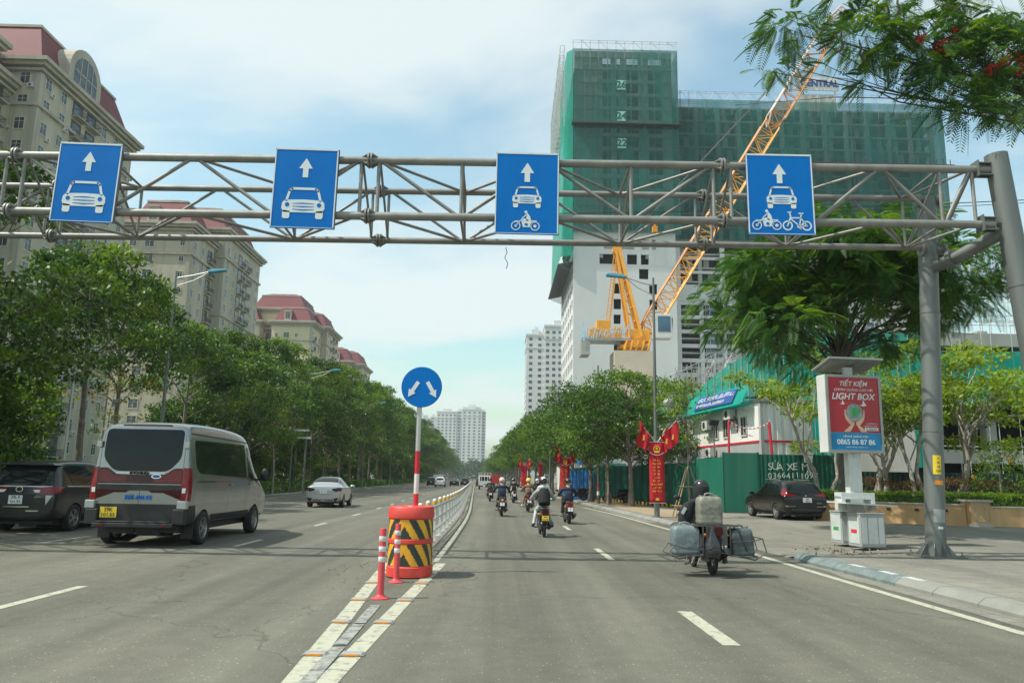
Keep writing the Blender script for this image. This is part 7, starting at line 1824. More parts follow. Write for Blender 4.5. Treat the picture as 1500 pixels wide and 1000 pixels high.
gs = thing('shop_sign', 'pale rectangular shop sign on a bracket among the right street trees', 'sign', (5.35, 56, 3.75)); m = MB(); m.b2(-0.05, 1.45, -0.08, 0.08, 0, 0.85); m.build('panel', 'ac_white', gs); m = MB(); scribble(m, 0.35, 1.15, 0.4, 0.55, -0.1, -0.081, rgs, 0.13); m.build('sign_lettering', 'ink', gs); m = MB(); m.cyl((1.3, 0, -3.6), (1.3, 0, 0), 0.05); m.build('post', 'galv_post', gs)
cp = thing('colour_panel', 'blue, yellow and white shop panel high among the right street trees', 'sign', (4.95, 57.5, 4.5)); m = MB(); m.b2(-0.1, 1.25, 0, 0.1, 0, 1.6, 0); m.b2(0.1, 0.55, -0.04, -0.001, 0.95, 1.5, 1); m.prism([(-0.6, -0.1), (0.1, 0.1), (0.0, 0.55), (-0.5, 0.35)], -0.05, 0.0, mat=2); m.prism([(0.7, 0.8), (1.25, 0.5), (1.1, 1.6), (0.75, 1.6)], -0.05, -0.002, mat=2); m.b2(1.3, 1.7, 0, 0.1, 0.3, 1.5, 3); m.build('panel', ['board_navy', 'sign_white', 'refl_yellow', 'teal'], cp); m = MB(); m.cyl((0.6, 0.2, -4.3), (0.6, 0.2, 0.2), 0.06); m.build('post', 'galv_post', cp)
# ------------------------------------------------------------------ vehicles
def rpoly(pts, r_, n=4):
    """round the corners of a closed polygon"""
    outp = []; k = len(pts)
    for i in range(k):
        p0, p1, p2 = Vector(pts[i - 1][:2]), Vector(pts[i][:2]), Vector(pts[(i + 1) % k][:2])
        rr_ = pts[i][2] if len(pts[i]) > 2 else r_
        a = (p0 - p1); b = (p2 - p1); m_ = min(rr_, a.length * 0.45, b.length * 0.45)
        if m_ < 1e-4: outp.append(tuple(p1)); continue
        A_, B_ = p1 + a.normalized() * m_, p1 + b.normalized() * m_
        for j in range(n + 1):
            t = j / n; outp.append(tuple(A_ * (1 - t) ** 2 + p1 * 2 * t * (1 - t) + B_ * t * t))
    return outp
def inside(p, poly):
    c = False; j = len(poly) - 1
    for i in range(len(poly)):
        if (poly[i][1] > p[1]) != (poly[j][1] > p[1]) and p[0] < (poly[j][0] - poly[i][0]) * (p[1] - poly[i][1]) / (poly[j][1] - poly[i][1]) + poly[i][0]: c = not c
        j = i
    return c
def patch(bvh, poly, view, offd=0.005, step=0.09, skirt=0.03):
    """polygon laid onto the body seen from one side; view: rear (x,z), left/right (y,z), top (x,y)"""
    pts = []; k = len(poly)
    for i in range(k):                                    # subdivide long edges
        a, b = Vector(poly[i]), Vector(poly[(i + 1) % k]); n_ = max(1, int((b - a).length / step))
        for j in range(n_): pts.append(a.lerp(b, j / n_))
    nb = len(pts); xs = [p.x for p in pts]; ys = [p.y for p in pts]
    gx = min(xs) + step / 2
    while gx < max(xs):
        gy = min(ys) + step / 2
        while gy < max(ys):
            if inside((gx, gy), pts) and min((Vector((gx, gy)) - p).length for p in pts) > step * 0.35: pts.append(Vector((gx, gy)))
            gy += step
        gx += step
    V2, E2, F2, *_ = delaunay_2d_cdt(pts, [(i, (i + 1) % nb) for i in range(nb)], [], 1, 1e-6)
    org = {'rear': lambda p: (Vector((p.x, -5, p.y)), Vector((0, 1, 0))), 'front': lambda p: (Vector((p.x, 12, p.y)), Vector((0, -1, 0))), 'left': lambda p: (Vector((-5, p.x, p.y)), Vector((1, 0, 0))), 'right': lambda p: (Vector((5, p.x, p.y)), Vector((-1, 0, 0))), 'top': lambda p: (Vector((p.x, p.y, 8)), Vector((0, 0, -1)))}[view]
    V3 = []; ok = []
    for p in V2:
        o, d = org(p); loc, nrm, i_, _ = bvh.ray_cast(o, d)
        if loc is None: V3.append(o + d * 5); ok.append(False)
        else:
            if nrm.dot(d) > 0: nrm = -nrm
            V3.append(loc + (nrm * 0.5 - d * 0.5).normalized() * offd); ok.append(True)
    F2 = [f for f in F2 if all(ok[i] for i in f)]
    mb = MB(); mb._add(V3, F2)
    cnt = {}
    for f in F2:
        for i in range(len(f)): e = (f[i], f[(i + 1) % len(f)]); cnt[e] = 1
    d0 = org(V2[0])[1]
    if skirt:
        for (a, b) in list(cnt):
            if (b, a) not in cnt: mb._add([V3[a], V3[b], V3[b] + d0 * skirt, V3[a] + d0 * skirt], [(0, 1, 2, 3)])
    return mb
def wheel(parent, x, y, r_, w, spokes=5, rimmat='rim', dirty=False, rr2=0.64):
    t = bpy.data.objects.new('wheel', None); COL.objects.link(t); t.parent = parent; t.location = (x, y, r_); s_ = 1 if x > 0 else -1; t.rotation_euler = (0, 0, 0 if s_ > 0 else PI)
    if ('tyre', r_, w, dirty) not in WC:
        m = MB(); m.lathe([(r_ * rr2, -w * 0.42), (r_ * 0.80, -w * 0.5), (r_ * 0.93, -w * 0.48), (r_ * 0.99, -w * 0.38), (r_, -w * 0.2), (r_, w * 0.2), (r_ * 0.99, w * 0.38), (r_ * 0.93, w * 0.48), (r_ * 0.80, w * 0.5), (r_ * rr2, w * 0.42)], 32, axis='x')
        WC[('tyre', r_, w, dirty)] = m.mesh('tyre', 'rubber_dirty' if dirty else 'rubber', 50)
        m = MB(); ri = r_ * rr2
        m.lathe([(ri, -w * 0.45), (ri, w * 0.43), (ri * 0.95, w * 0.44), (ri * 0.92, w * 0.36), (ri * 0.88, w * 0.1)], 32, axis='x', mat=0)
        m.lathe([(0, w * 0.05), (ri * 0.9, w * 0.05)], 32, axis='x', mat=1); m.lathe([(0, w * 0.40), (ri * 0.16, w * 0.38), (ri * 0.2, w * 0.1)], 16, axis='x', mat=0)
        for i in range(spokes):
            a = 2 * PI * i / spokes
            for q in ((-0.07, 0.07) if spokes <= 6 else (0,)):
                c, s2_ = math.cos(a + q), math.sin(a + q); c2, s3 = math.cos(a + q * 2.6), math.sin(a + q * 2.6)
                m.beam((w * 0.36, ri * 0.12 * c, ri * 0.12 * s2_), (w * 0.34, ri * 0.93 * c2, ri * 0.93 * s3), ri * 0.12, 0.02, 0)
        WC[('rim', r_, w, spokes, rimmat)] = m.mesh('rim', [rimmat, 'black_plastic'], 40)
    link('tyre', WC[('tyre', r_, w, dirty)], t)
    if ('rim', r_, w, spokes, rimmat) not in WC:
        WC[('rim', r_, w, spokes, rimmat)] = [v for k_, v in WC.items() if k_[0] == 'rim'][0]
    link('rim', WC[('rim', r_, w, spokes, rimmat)], t)
    return t
WC = {}
def body(parent, stations, paint, wheels, lower=0.0, levels=2, belly=None):
    """stations: (y, zb, zbelt, zt, wl, wm, wt); wheels: (y, r)"""
    ring_, n_ = [], 0
    for (y, zb, zbelt, zt, wl, wm, wt) in stations:
        h = zt - zbelt
        half = [(0, zb), (wl * 0.86, zb), (wl, zb + 0.07), (wm, zb + (zbelt - zb) * 0.5), (wm * 0.99, zbelt - 0.04), (wm * 0.975, zbelt + 0.02 * min(1, h / 0.1)), (wm * 0.96 * 0.5 + wt * 0.5, zbelt + h * 0.5), (wt, zt - min(0.09, h * 0.3)), (wt * 0.90, zt - min(0.025, h * 0.08)), (wt * 0.6, zt), (0, zt + 0.012)]
        full = [(x, y, z) for x, z in half] + [(-x, y, z) for x, z in half[1:-1]][::-1]
        ring_.append(full); n_ = len(full)
    mb = MB(); vs = [p for r_ in ring_ for p in r_]
    fs = [(i * n_ + j, i * n_ + (j + 1) % n_, (i + 1) * n_ + (j + 1) % n_, (i + 1) * n_ + j) for i in range(len(ring_) - 1) for j in range(n_)]
    # end caps as strips between mirrored points
    hn = n_ // 2
    for base in (0, (len(ring_) - 1) * n_):
        for j in range(hn):
            a, b, c, d = base + j, base + j + 1, base + (n_ - j - 1) % n_ if j + 1 < hn + 1 else 0, base + (n_ - j) % n_
            q = [base + j, base + j + 1, base + n_ - (j + 1), base + (n_ - j) % n_]
            q2 = []
            for v in q:
                if v not in q2: q2.append(v)
            if len(q2) >= 3: fs.append(tuple(q2))
    mb._add(vs, fs)
    me = mb.mesh('body', [paint, 'black_plastic'], None)
    o = link('body_src', me); md = o.modifiers.new('s', 'SUBSURF'); md.levels = levels; md.render_levels = levels
    cut = MB()
    for (wy, wr, hw) in wheels:
        for s_ in (-1, 1): cut.lathe([(0, hw - 0.32), (wr * 1.13, hw - 0.32), (wr * 1.13, hw + 0.3), (0, hw + 0.3)], 32, axis='x', c=(0, wy, wr)) if s_ > 0 else cut.lathe([(0, -hw - 0.3), (wr * 1.13, -hw - 0.3), (wr * 1.13, -hw + 0.32), (0, -hw + 0.32)], 32, axis='x', c=(0, wy, wr))
    co = cut.build('cut', 'black_plastic')
    full_me = evalmesh(o, 'body_full')
    bvh = BVHTree.FromPolygons([v.co.copy() for v in full_me.vertices], [tuple(p.vertices) for p in full_me.polygons])
    if wheels:
        b = o.modifiers.new('b', 'BOOLEAN'); b.object = co; b.operation = 'DIFFERENCE'; b.solver = 'EXACT'
    me2 = evalmesh(o, 'body')
    me2.materials.clear(); me2.materials.append(MATS[paint]); me2.materials.append(MATS['black_plastic'])
    for p in me2.polygons:
        c = p.center; p.material_index = 0
        for (wy, wr, hw) in wheels:
            if math.hypot(c.y - wy, c.z - wr) < wr * 1.125 + 0.004 and abs(p.normal.x) < 0.7: p.material_index = 1
            if math.hypot(c.y - wy, c.z - wr) < wr * 1.12 and abs(abs(c.x) - (hw - 0.32)) < 0.03: p.material_index = 1
        if c.z < lower: p.material_index = 1
    me2.polygons.foreach_set('use_smooth', [True] * len(me2.polygons)); me2.set_sharp_from_angle(angle=R(38))
    bpy.data.objects.remove(o); bpy.data.objects.remove(co)
    bo = link('body', me2, parent)
    return bo, bvh
def addpatch(parent, bvh, name, poly, view, mat, offd=0.005, r_=0.0, step=0.09, skirt=0.03, mirror=False):
    pl = rpoly(poly, r_) if r_ or any(len(p) > 2 for p in poly) else poly
    res = []
    for mm in ((1, -1) if mirror else (1,)):
        if view in ('rear', 'front', 'top'): q = [(x * mm, z) for x, z in [p[:2] for p in pl]]
        else: q = [p[:2] for p in pl]
        v = view if not (mirror and mm < 0 and view in ('left', 'right')) else {'left': 'right', 'right': 'left'}[view]
        mb = patch(bvh, q, v, offd, step, skirt); res.append(mb.build(name, mat, parent, smooth=40))
    return res
def seam(parent, bvh, lines, view, w=0.007, mat='black_plastic', name='panel_gap', mirror=False, offd=0.0025):
    for mm in ((1, -1) if mirror else (1,)):
        mb = MB()
        for (a, b) in lines:
            if view in ('rear', 'top', 'front'): a, b = (a[0] * mm, a[1]), (b[0] * mm, b[1])
            q = seg(a, b, w); v = view
            if mm < 0 and view in ('left', 'right'): v = {'left': 'right', 'right': 'left'}[view]
            p = patch(bvh, q, v, offd, 0.12, 0); mb._add(p.v, p.f)
        if mb.f: mb.build(name, mat, parent)
def plate(parent, x, y, z, w, h, lines, mat='plate_white', size=0.1, rz=0):
    m = MB(); m.box((0, 0, 0), (w, 0.008, h)); o = m.build('number_plate', mat, parent, bevel=0.003); o.location = (x, y, z)
    for i, l in enumerate(lines):
        text(l, size, 'ink', Vector((0, -0.0065, h * (0.25 - 0.5 * i) if len(lines) > 1 else 0)), o, bold=0.001, name='plate_lettering', thick=0.003)
    return o
def mirror_(parent, x, y, z, mat, s_=1.0):
    for sg in (-1, 1):
        m = MB(); m.sphere((sg * (x + 0.13 * s_), y, z), (0.13 * s_, 0.07 * s_, 0.085 * s_), 14, 10); m.beam((sg * (x - 0.02), y, z - 0.03), (sg * (x + 0.05), y, z - 0.01), 0.05, 0.04); m.build('wing_mirror', mat, parent, smooth=60)
def underside(parent, w, y0, y1, z=0.26):
    m = MB(); m.b2(-w * 0.82, w * 0.82, y0 + 0.25, y1 - 0.3, z, z + 0.16); m.cyl((-w, 0, 0), (-w + 0.01, 0, 0), 0.001) if False else None
    m.tube([(w * 0.45, y0 + 0.12, z - 0.03), (w * 0.45, y0 + 0.8, z - 0.05), (w * 0.2, y0 + 1.6, z - 0.02)], 0.035, 8); m.box((0.1, y0 + 0.55, z), (0.5, 0.3, 0.14))
    m.build('underbody', 'black_plastic', parent)

# --- silver passenger van, seen from behind
van = thing('passenger_van', 'silver grey passenger van with red tail light band and yellow number plate', 'van', (-7.40, 16.15, 0), R(0.5))
st = [(0.0, 0.50, 1.20, 1.27, .90, .96, .92), (0.015, 0.46, 1.28, 1.40, .93, .985, .94), (0.05, 0.42, 1.36, 1.98, .96, 1.01, .93), (0.10, 0.40, 1.42, 2.44, .975, 1.02, .90), (0.18, 0.39, 1.45, 2.54, .98, 1.03, .885), (0.6, 0.38, 1.46, 2.58, .985, 1.03, .88), (1.8, 0.38, 1.46, 2.60, .985, 1.03, .88), (3.4, 0.38, 1.46, 2.57, .985, 1.03, .88), (4.15, 0.38, 1.44, 2.46, .985, 1.03, .86), (4.6, 0.38, 1.38, 2.15, .98, 1.02, .77), (5.05, 0.38, 1.25, 1.62, .98, 1.01, .78), (5.35, 0.38, 1.12, 1.24, .97, 1.0, .78), (5.7, 0.38, 1.0, 1.08, .93, .96, .70), (5.82, 0.42, 0.9, 0.96, .88, .9, .62), (5.84, 0.45, 0.88, 0.93, .86, .88, .6)]
vb, vbvh = body(van, st, 'paint_van', [(0.98, 0.35, 1.0), (4.60, 0.35, 1.0)], 0.47, 3)
underside(van, 0.95, 0, 5.7, 0.28)
for x in (-0.93, 0.93):
    for y in (0.98, 4.60): wheel(van, x, y, 0.35, 0.22, 5)
AP_ = lambda *a, **k: addpatch(van, vbvh, *a, **k)
AP_('rear_window', [(-0.80, 2.40, .10), (0.80, 2.40, .10), (0.80, 1.80, .12), (0.56, 1.53, .14), (-0.56, 1.53, .14), (-0.80, 1.80, .12)], 'rear', 'glass_dark', 0.006)
AP_('high_brake_light', [(-0.52, 2.475), (0.52, 2.475), (0.5, 2.50), (-0.5, 2.50)], 'rear', 'tail_dark', 0.012, r_=0.01)
AP_('tail_light_band', [(-0.86, 1.60, .04), (-0.68, 1.60, .04), (-0.50, 1.47, .06), (0, 1.46), (0.50, 1.47, .06), (0.68, 1.60, .04), (0.86, 1.60, .04), (0.86, 1.28), (-0.86, 1.28)], 'rear', 'tail_dark', 0.006)
for s_ in (-1, 1):
  m = MB()
  for k in range(4):
    z = 1.32 + k * 0.035
    if 1:
        p = patch(vbvh, [(s_ * 0.28, z), (s_ * 0.84, z), (s_ * 0.84, z + 0.016), (s_ * 0.28, z + 0.016)][::s_], 'rear', 0.0085, 0.12, 0); m._add(p.v, p.f)
  for k in range(3):
    z = 1.46 + k * 0.035
    if 1:
        p = patch(vbvh, [(s_ * (0.56 + 0.05 * k), z), (s_ * 0.84, z), (s_ * 0.84, z + 0.016), (s_ * (0.56 + 0.05 * k), z + 0.016)][::s_], 'rear', 0.0085, 0.12, 0); m._add(p.v, p.f)
  m.build('tail_light_strip', 'tail_red', van)
AP_('trim_band', [(-0.86, 1.26), (0.86, 1.26), (0.86, 1.17), (0.55, 1.14), (-0.55, 1.14), (-0.86, 1.17)], 'rear', 'black_plastic', 0.006)
for s_ in (-1, 1):
    AP_('lower_light_band', [(s_ * 0.20, 1.14), (s_ * 0.86, 1.165), (s_ * 0.86, 0.96), (s_ * 0.68, 1.03), (s_ * 0.50, 1.10), (s_ * 0.26, 1.10)][::s_], 'rear', 'tail_dark', 0.0065)
    # corner tail lamp wrapping onto the side
    AP_('tail_light', [(s_ * 0.87, 1.62), (s_ * 0.965, 1.60), (s_ * 0.985, 1.2), (s_ * 0.96, 0.92), (s_ * 0.87, 0.90)][::s_], 'rear', 'tail_red', 0.012, r_=0.01, step=0.04)
    AP_('tail_light', [(-0.0 + 0.03, 0.92), (0.13, 0.94), (0.17, 1.6), (0.05, 1.62)] , 'right' if s_ > 0 else 'left', 'tail_red', 0.012, r_=0.02, step=0.05)
    AP_('reversing_light', [(s_ * 0.885, 1.20), (s_ * 0.955, 1.20), (s_ * 0.95, 1.10), (s_ * 0.885, 1.10)][::s_], 'rear', 'sign_white', 0.016, step=0.04)
AP_('rear_bumper', [(-0.965, 0.87, .03), (0.965, 0.87, .03), (0.965, 0.56), (0.85, 0.53), (-0.85, 0.53), (-0.965, 0.56)], 'rear', 'black_plastic', 0.006)
m = MB(); m.box((0, -0.06, 0.45), (1.62, 0.22, 0.09)); m.box((0, -0.10, 0.52), (1.5, 0.10, 0.03)); m.build('rear_step', 'black_plastic', van, bevel=0.015)
for s_ in (-1, 1):
    m = MB(); m.box((s_ * 0.93, -0.02, 0.86), (0.20, 0.14, 0.17)); m.build('bumper_corner', 'paint_silver', van, bevel=0.02)
    m = MB(); m.box((s_ * 0.88, -0.01, 0.62), (0.26, 0.16, 0.32)); m.build('bumper_side', 'black_plastic', van, bevel=0.03)
    m = MB(); m.box((s_ * 0.62, -0.175, 0.455), (0.12, 0.01, 0.03)); m.build('reflector', 'tail_red', van)
    m = MB(); m.box((s_ * 0.90, 0.02, 2.08), (0.10, 0.05, 0.13)); m.box((s_ * 0.955, 0.05, 1.3), (0.04, 0.04, 0.1)); m.build('hinge', 'paint_silver', van, bevel=0.01)
seam(van, vbvh, [((0.02, 0.87), (0.02, 1.52)), ((0.02, 2.37), (0.02, 2.52)), ((-0.86, 0.88), (-0.86, 2.1)), ((0.86, 0.88), (0.86, 2.1)), ((-0.86, 2.1), (-0.80, 2.45)), ((0.86, 2.1), (0.80, 2.45))], 'rear')
AP_('badge', [(0.33 + 0.10 * math.cos(i * PI / 8), 1.43 + 0.045 * math.sin(i * PI / 8)) for i in range(16)], 'rear', 'chrome', 0.018, step=0.03)
AP_('badge_centre', [(0.33 + 0.082 * math.cos(i * PI / 8), 1.43 + 0.034 * math.sin(i * PI / 8)) for i in range(16)], 'rear', 'board_navy', 0.021, step=0.03)
AP_('chrome_strip', [(-0.50, 1.515), (0.50, 1.515), (0.50, 1.475), (-0.50, 1.475)], 'rear', 'paint_silver', 0.009, step=0.2)
text('FORD', 0.075, 'ink', Vector((-0.02, -0.012, 1.495)), van, bold=0.001, xs=1.7, spacing=1.25, name='maker_lettering', thick=0.06)
text('29K-101.65', 0.125, 'num_blue', Vector((0.0, -0.028, 1.0)), van, bold=0.001, xs=0.95, name='number_lettering', thick=0.03)
plate(van, -0.56, -0.03, 0.70, 0.34, 0.21, ['29K', '101.65'], 'plate_yellow', 0.105)
for sd_ in ('left', 'right'):
    AP_('side_window', [(0.38, 2.20, .1), (0.42, 1.62, .14), (0.62, 1.50, .1), (3.72, 1.42, .05), (3.72, 2.24, .05)] if sd_ == 'right' else [(0.38, 2.20, .1), (0.42, 1.62, .14), (0.62, 1.50, .1), (3.72, 1.42, .05), (3.72, 2.24, .05)], sd_, 'glass_dark', 0.006, step=0.12)
    AP_('front_window', [(3.92, 2.20, .05), (3.92, 1.42, .05), (4.75, 1.30, .05), (4.80, 1.55, .05), (4.42, 2.08, .06)], sd_, 'glass_dark', 0.006, step=0.12)
    seam(van, vbvh, [((0.36, 0.47), (0.36, 0.9)), ((3.82, 0.50), (3.82, 2.34)), ((2.45, 0.5), (2.45, 1.4)), ((2.45, 0.5), (3.82, 0.5)), ((4.9, 0.6), (4.85, 1.28)), ((0.6, 1.34), (2.45, 1.32))], sd_)
    seam(van, vbvh, [((0.5, 1.33), (1.5, 1.33))], sd_, 0.035, 'black_plastic', 'door_rail')
    seam(van, vbvh, [((0.1, 2.33), (4.2, 2.30))], sd_, 0.03, 'black_plastic', 'gutter')
    m = MB(); xx = 1.045 if sd_ == 'right' else -1.045; m.beam((xx, 3.95, 1.26), (xx, 4.18, 1.26), 0.03, 0.045); m.beam((xx, 2.5, 1.26), (xx, 2.72, 1.26), 0.03, 0.045); m.build('door_handle', 'paint_van', van, bevel=0.008)
for sd_ in ('left', 'right'):
    AP_('sill_trim', [(1.45, 0.62), (4.12, 0.62), (4.12, 0.42), (1.45, 0.42)], sd_, 'black_plastic', 0.006, r_=0.03, step=0.15)
    AP_('sill_trim', [(0.06, 0.84), (0.42, 0.84), (0.52, 0.62), (0.52, 0.48), (0.06, 0.5)], sd_, 'black_plastic', 0.006, step=0.1)
AP_('windscreen', [(-0.72, 4.35), (0.72, 4.35), (0.86, 5.12), (-0.86, 5.12)], 'top', 'glass_dark', 0.006, r_=0.06)
m = MB(); m.beam((-0.42, 0.35, 0.1), (-0.42, 0.9, 0.2), 0.3, 0.02); m.tube([(0.35, 0.25, 0.3), (0.3, 0.9, 0.24), (0.1, 1.6, 0.26)], 0.04, 8); m.sphere((0, 0.98, 0.36), (0.16, 0.14, 0.16), 12, 8); m.cyl((-0.8, 0.98, 0.36), (0.8, 0.98, 0.36), 0.05); m.box((-0.86, 0.5, 0.30), (0.25, 0.02, 0.28)); m.box((0.86, 0.5, 0.30), (0.25, 0.02, 0.28)); m.box((-0.35, 0.4, 0.32), (0.45, 0.35, 0.12)); m.build('axle', 'black_plastic', van)
for sg in (-1, 1):
    m = MB(); m.beam((sg * 0.97, 4.72, 1.36), (sg * 1.14, 4.70, 1.42), 0.05, 0.05); m.sphere((sg * 1.18, 4.70, 1.50), (0.10, 0.06, 0.17), 14, 10); m.build('wing_mirror', 'black_plastic', van, smooth=60)

def hatch(name, label, cat, loc, rz, paint, L_, Wd, Hh, spec):
    t = thing(name, label, cat, loc, rz)
    hw = Wd / 2; st = spec['st']
    bo, bv = body(t, [(y, a, b, c, hw * d, hw * e, hw * f) for (y, a, b, c, d, e, f) in st], paint, [(spec['ra'], spec['wr'], hw * 0.985), (spec['fa'], spec['wr'], hw * 0.985)], spec.get('lower', 0.0), 3)
    for x in (-hw * 0.885, hw * 0.885):
        for y in (spec['ra'], spec['fa']): wheel(t, x, y, spec['wr'], 0.21, spec.get('spokes', 5), spec.get('rim', 'rim'))
    underside(t, hw, 0, L_ - 0.1, 0.2)
    return t, bv
# --- dark grey people carrier at the left edge
gsp = dict(ra=0.95, fa=3.70, wr=0.335, spokes=5, lower=0.33, st=[(0.0, 0.36, 0.80, 0.86, .86, .93, .86), (0.03, 0.32, 0.95, 1.04, .90, .965, .86), (0.12, 0.28, 1.06, 1.30, .94, .985, .80), (0.30, 0.26, 1.10, 1.62, .96, 1.0, .75), (0.45, 0.25, 1.11, 1.74, .97, 1.0, .74), (0.8, 0.24, 1.11, 1.78, .97, 1.0, .74), (1.8, 0.24, 1.10, 1.80, .97, 1.0, .74), (2.6, 0.24, 1.08, 1.76, .97, 1.0, .73), (3.1, 0.24, 1.06, 1.56, .97, 1.0, .70), (3.6, 0.24, 1.03, 1.18, .97, .99, .72), (3.9, 0.25, 0.98, 1.07, .97, .98, .78), (4.4, 0.27, 0.88, 0.96, .94, .95, .75), (4.65, 0.3, 0.75, 0.82, .86, .88, .68), (4.68, 0.32, 0.72, 0.78, .84, .86, .66)])
inn_, ib = hatch('people_carrier', 'dark grey people carrier with chrome trim and white plate, beside the silver van', 'car', (-11.84, 19.45, 0), 0, 'paint_grey', 4.68, 1.84, 1.8, gsp)
IP = lambda *a, **k: addpatch(inn_, ib, *a, **k)
IP('rear_window', [(-0.66, 1.60, .06), (0.66, 1.60, .06), (0.76, 1.18, .05), (0.70, 1.14), (-0.70, 1.14), (-0.76, 1.18, .05)], 'rear', 'glass_dark', 0.006)
m = MB(); m.prism([(-0.64, 1.70), (0.64, 1.70), (0.70, 1.635), (-0.70, 1.635)], 0.17, 0.55); m.build('spoiler', 'paint_grey', inn_, bevel=0.02)
IP('chrome_strip', [(-0.76, 1.135), (0.76, 1.135), (0.76, 1.105), (-0.76, 1.105)], 'rear', 'paint_silver', 0.012, step=0.2)
for s_ in (-1, 1):
    IP('tail_light', [(s_ * 0.30, 1.09), (s_ * 0.85, 1.13), (s_ * 0.86, 0.94), (s_ * 0.60, 0.93), (s_ * 0.36, 0.96)][::s_], 'rear', 'tail_red', 0.012, r_=0.02, step=0.06)
    IP('reversing_light', [(s_ * 0.33, 1.04), (s_ * 0.50, 1.04), (s_ * 0.50, 0.975), (s_ * 0.38, 0.975)][::s_], 'rear', 'sign_white', 0.016, step=0.06)
    IP('tail_light', [(0.06, 1.12), (0.34, 1.12), (0.28, 0.97), (0.05, 0.95)], 'right' if s_ > 0 else 'left', 'tail_red', 0.011, r_=0.02, step=0.06)
    IP('lower_lamp', [(s_ * 0.66, 0.91), (s_ * 0.83, 0.91), (s_ * 0.68, 0.68)][::s_], 'rear', 'lightbox_side', 0.010, r_=0.01, step=0.06)
IP('plate_recess', [(-0.50, 0.95), (0.42, 0.95), (0.30, 0.62), (-0.38, 0.62)], 'rear', 'black_plastic', 0.004, r_=0.04)
IP('chrome_bar', [(0.22, 0.545), (0.52, 0.545), (0.52, 0.515), (0.22, 0.515)], 'rear', 'chrome', 0.008, step=0.2); IP('chrome_bar', [(-0.34, 0.64), (0.28, 0.64), (0.28, 0.615), (-0.34, 0.615)], 'rear', 'chrome', 0.01, step=0.2)
seam(inn_, ib, [((-0.80, 0.50), (0.80, 0.50)), ((-0.66, 0.5), (-0.66, 0.92)), ((0.62, 0.50), (0.64, 0.92))], 'rear')
plate(inn_, -0.05, -0.03, 0.80, 0.34, 0.21, ['29L.9', '101.91'], 'plate_white', 0.10)
m = MB(); rgn = ring(0, 1.05, 0.055, 0.07, 20)
for p in rgn: m.prism([(x * 1.3 + 0.0, z) for x, z in p], 0.0, 0.012)
m.build('badge', 'chrome', inn_); text('2.0 TOU', 0.035, 'chrome', Vector((0.48, 0.005, 0.87)), inn_, name='model_lettering', thick=0.02) if False else None
m = MB(); scribble(m, 0.40, 0.60, 0.85, 0.88, -0.012, 0.03, rgs, 0.035); m.build('tailgate_lettering', 'chrome', inn_)
for sd_ in ('left', 'right'):
    IP('side_window', [(0.52, 1.60, .05), (0.80, 1.16, .04), (2.05, 1.16, .02), (2.05, 1.64, .04), (0.8, 1.655, .06)], sd_, 'glass_dark', 0.006)
    IP('side_window', [(2.12, 1.64, .04), (2.12, 1.16, .02), (3.42, 1.13, .04), (3.05, 1.48, .05), (2.8, 1.58, .05)], sd_, 'glass_dark', 0.006)
    seam(inn_, ib, [((0.5, 1.13), (3.5, 1.09))], sd_, 0.022, 'chrome', 'chrome_strip', offd=0.008)
    seam(inn_, ib, [((2.08, 0.35), (2.08, 1.6)), ((3.2, 0.4), (3.35, 1.08)), ((1.30, 0.55), (1.42, 0.75)), ((1.42, 0.75), (1.35, 1.1)), ((1.35, 0.35), (3.1, 0.35))], sd_)
    m = MB(); xx = 0.925 if sd_ == 'right' else -0.925
    for y in (1.55, 2.3): m.beam((xx, y, 0.95), (xx, y + 0.2, 0.95), 0.03, 0.035)
    m.build('door_handle', 'paint_grey', inn_, bevel=0.008)
IP('windscreen', [(-0.62, 2.9), (0.62, 2.9), (0.74, 3.55), (-0.74, 3.55)], 'top', 'glass_dark', 0.006, r_=0.05)
mirror_(inn_, 0.90, 3.15, 1.12, 'paint_grey')
# --- silver sedan
ssp = dict(ra=0.95, fa=3.50, wr=0.31, spokes=8, lower=0.27, st=[(0.0, 0.34, 0.74, 0.82, .84, .92, .80), (0.03, 0.28, 0.86, 0.96, .88, .955, .80), (0.12, 0.24, 0.93, 1.06, .92, .98, .80), (0.35, 0.22, 0.95, 1.09, .95, .99, .80), (0.62, 0.21, 0.95, 1.14, .97, 1.0, .76), (0.95, 0.20, 0.95, 1.34, .97, 1.0, .68), (1.35, 0.20, 0.95, 1.46, .97, 1.0, .64), (2.0, 0.20, 0.94, 1.475, .97, 1.0, .64), (2.6, 0.20, 0.93, 1.40, .97, 1.0, .64), (3.05, 0.20, 0.91, 1.15, .97, 1.0, .68), (3.35, 0.20, 0.88, 0.99, .97, .99, .78), (3.9, 0.22, 0.80, 0.88, .94, .96, .78), (4.3, 0.26, 0.68, 0.75, .84, .87, .68), (4.36, 0.3, 0.64, 0.7, .8, .83, .64)])
sed, sb = hatch('sedan', 'silver sedan driving ahead in the middle of the left carriageway', 'car', (-8.42, 37.6, 0), R(3), 'paint_silver', 4.36, 1.73, 1.475, ssp)
SP = lambda *a, **k: addpatch(sed, sb, *a, **k)
SP('rear_window', [(-0.50, 1.30), (0.50, 1.30), (0.58, 0.72), (-0.58, 0.72)], 'top', 'glass_dark', 0.006, r_=0.06)
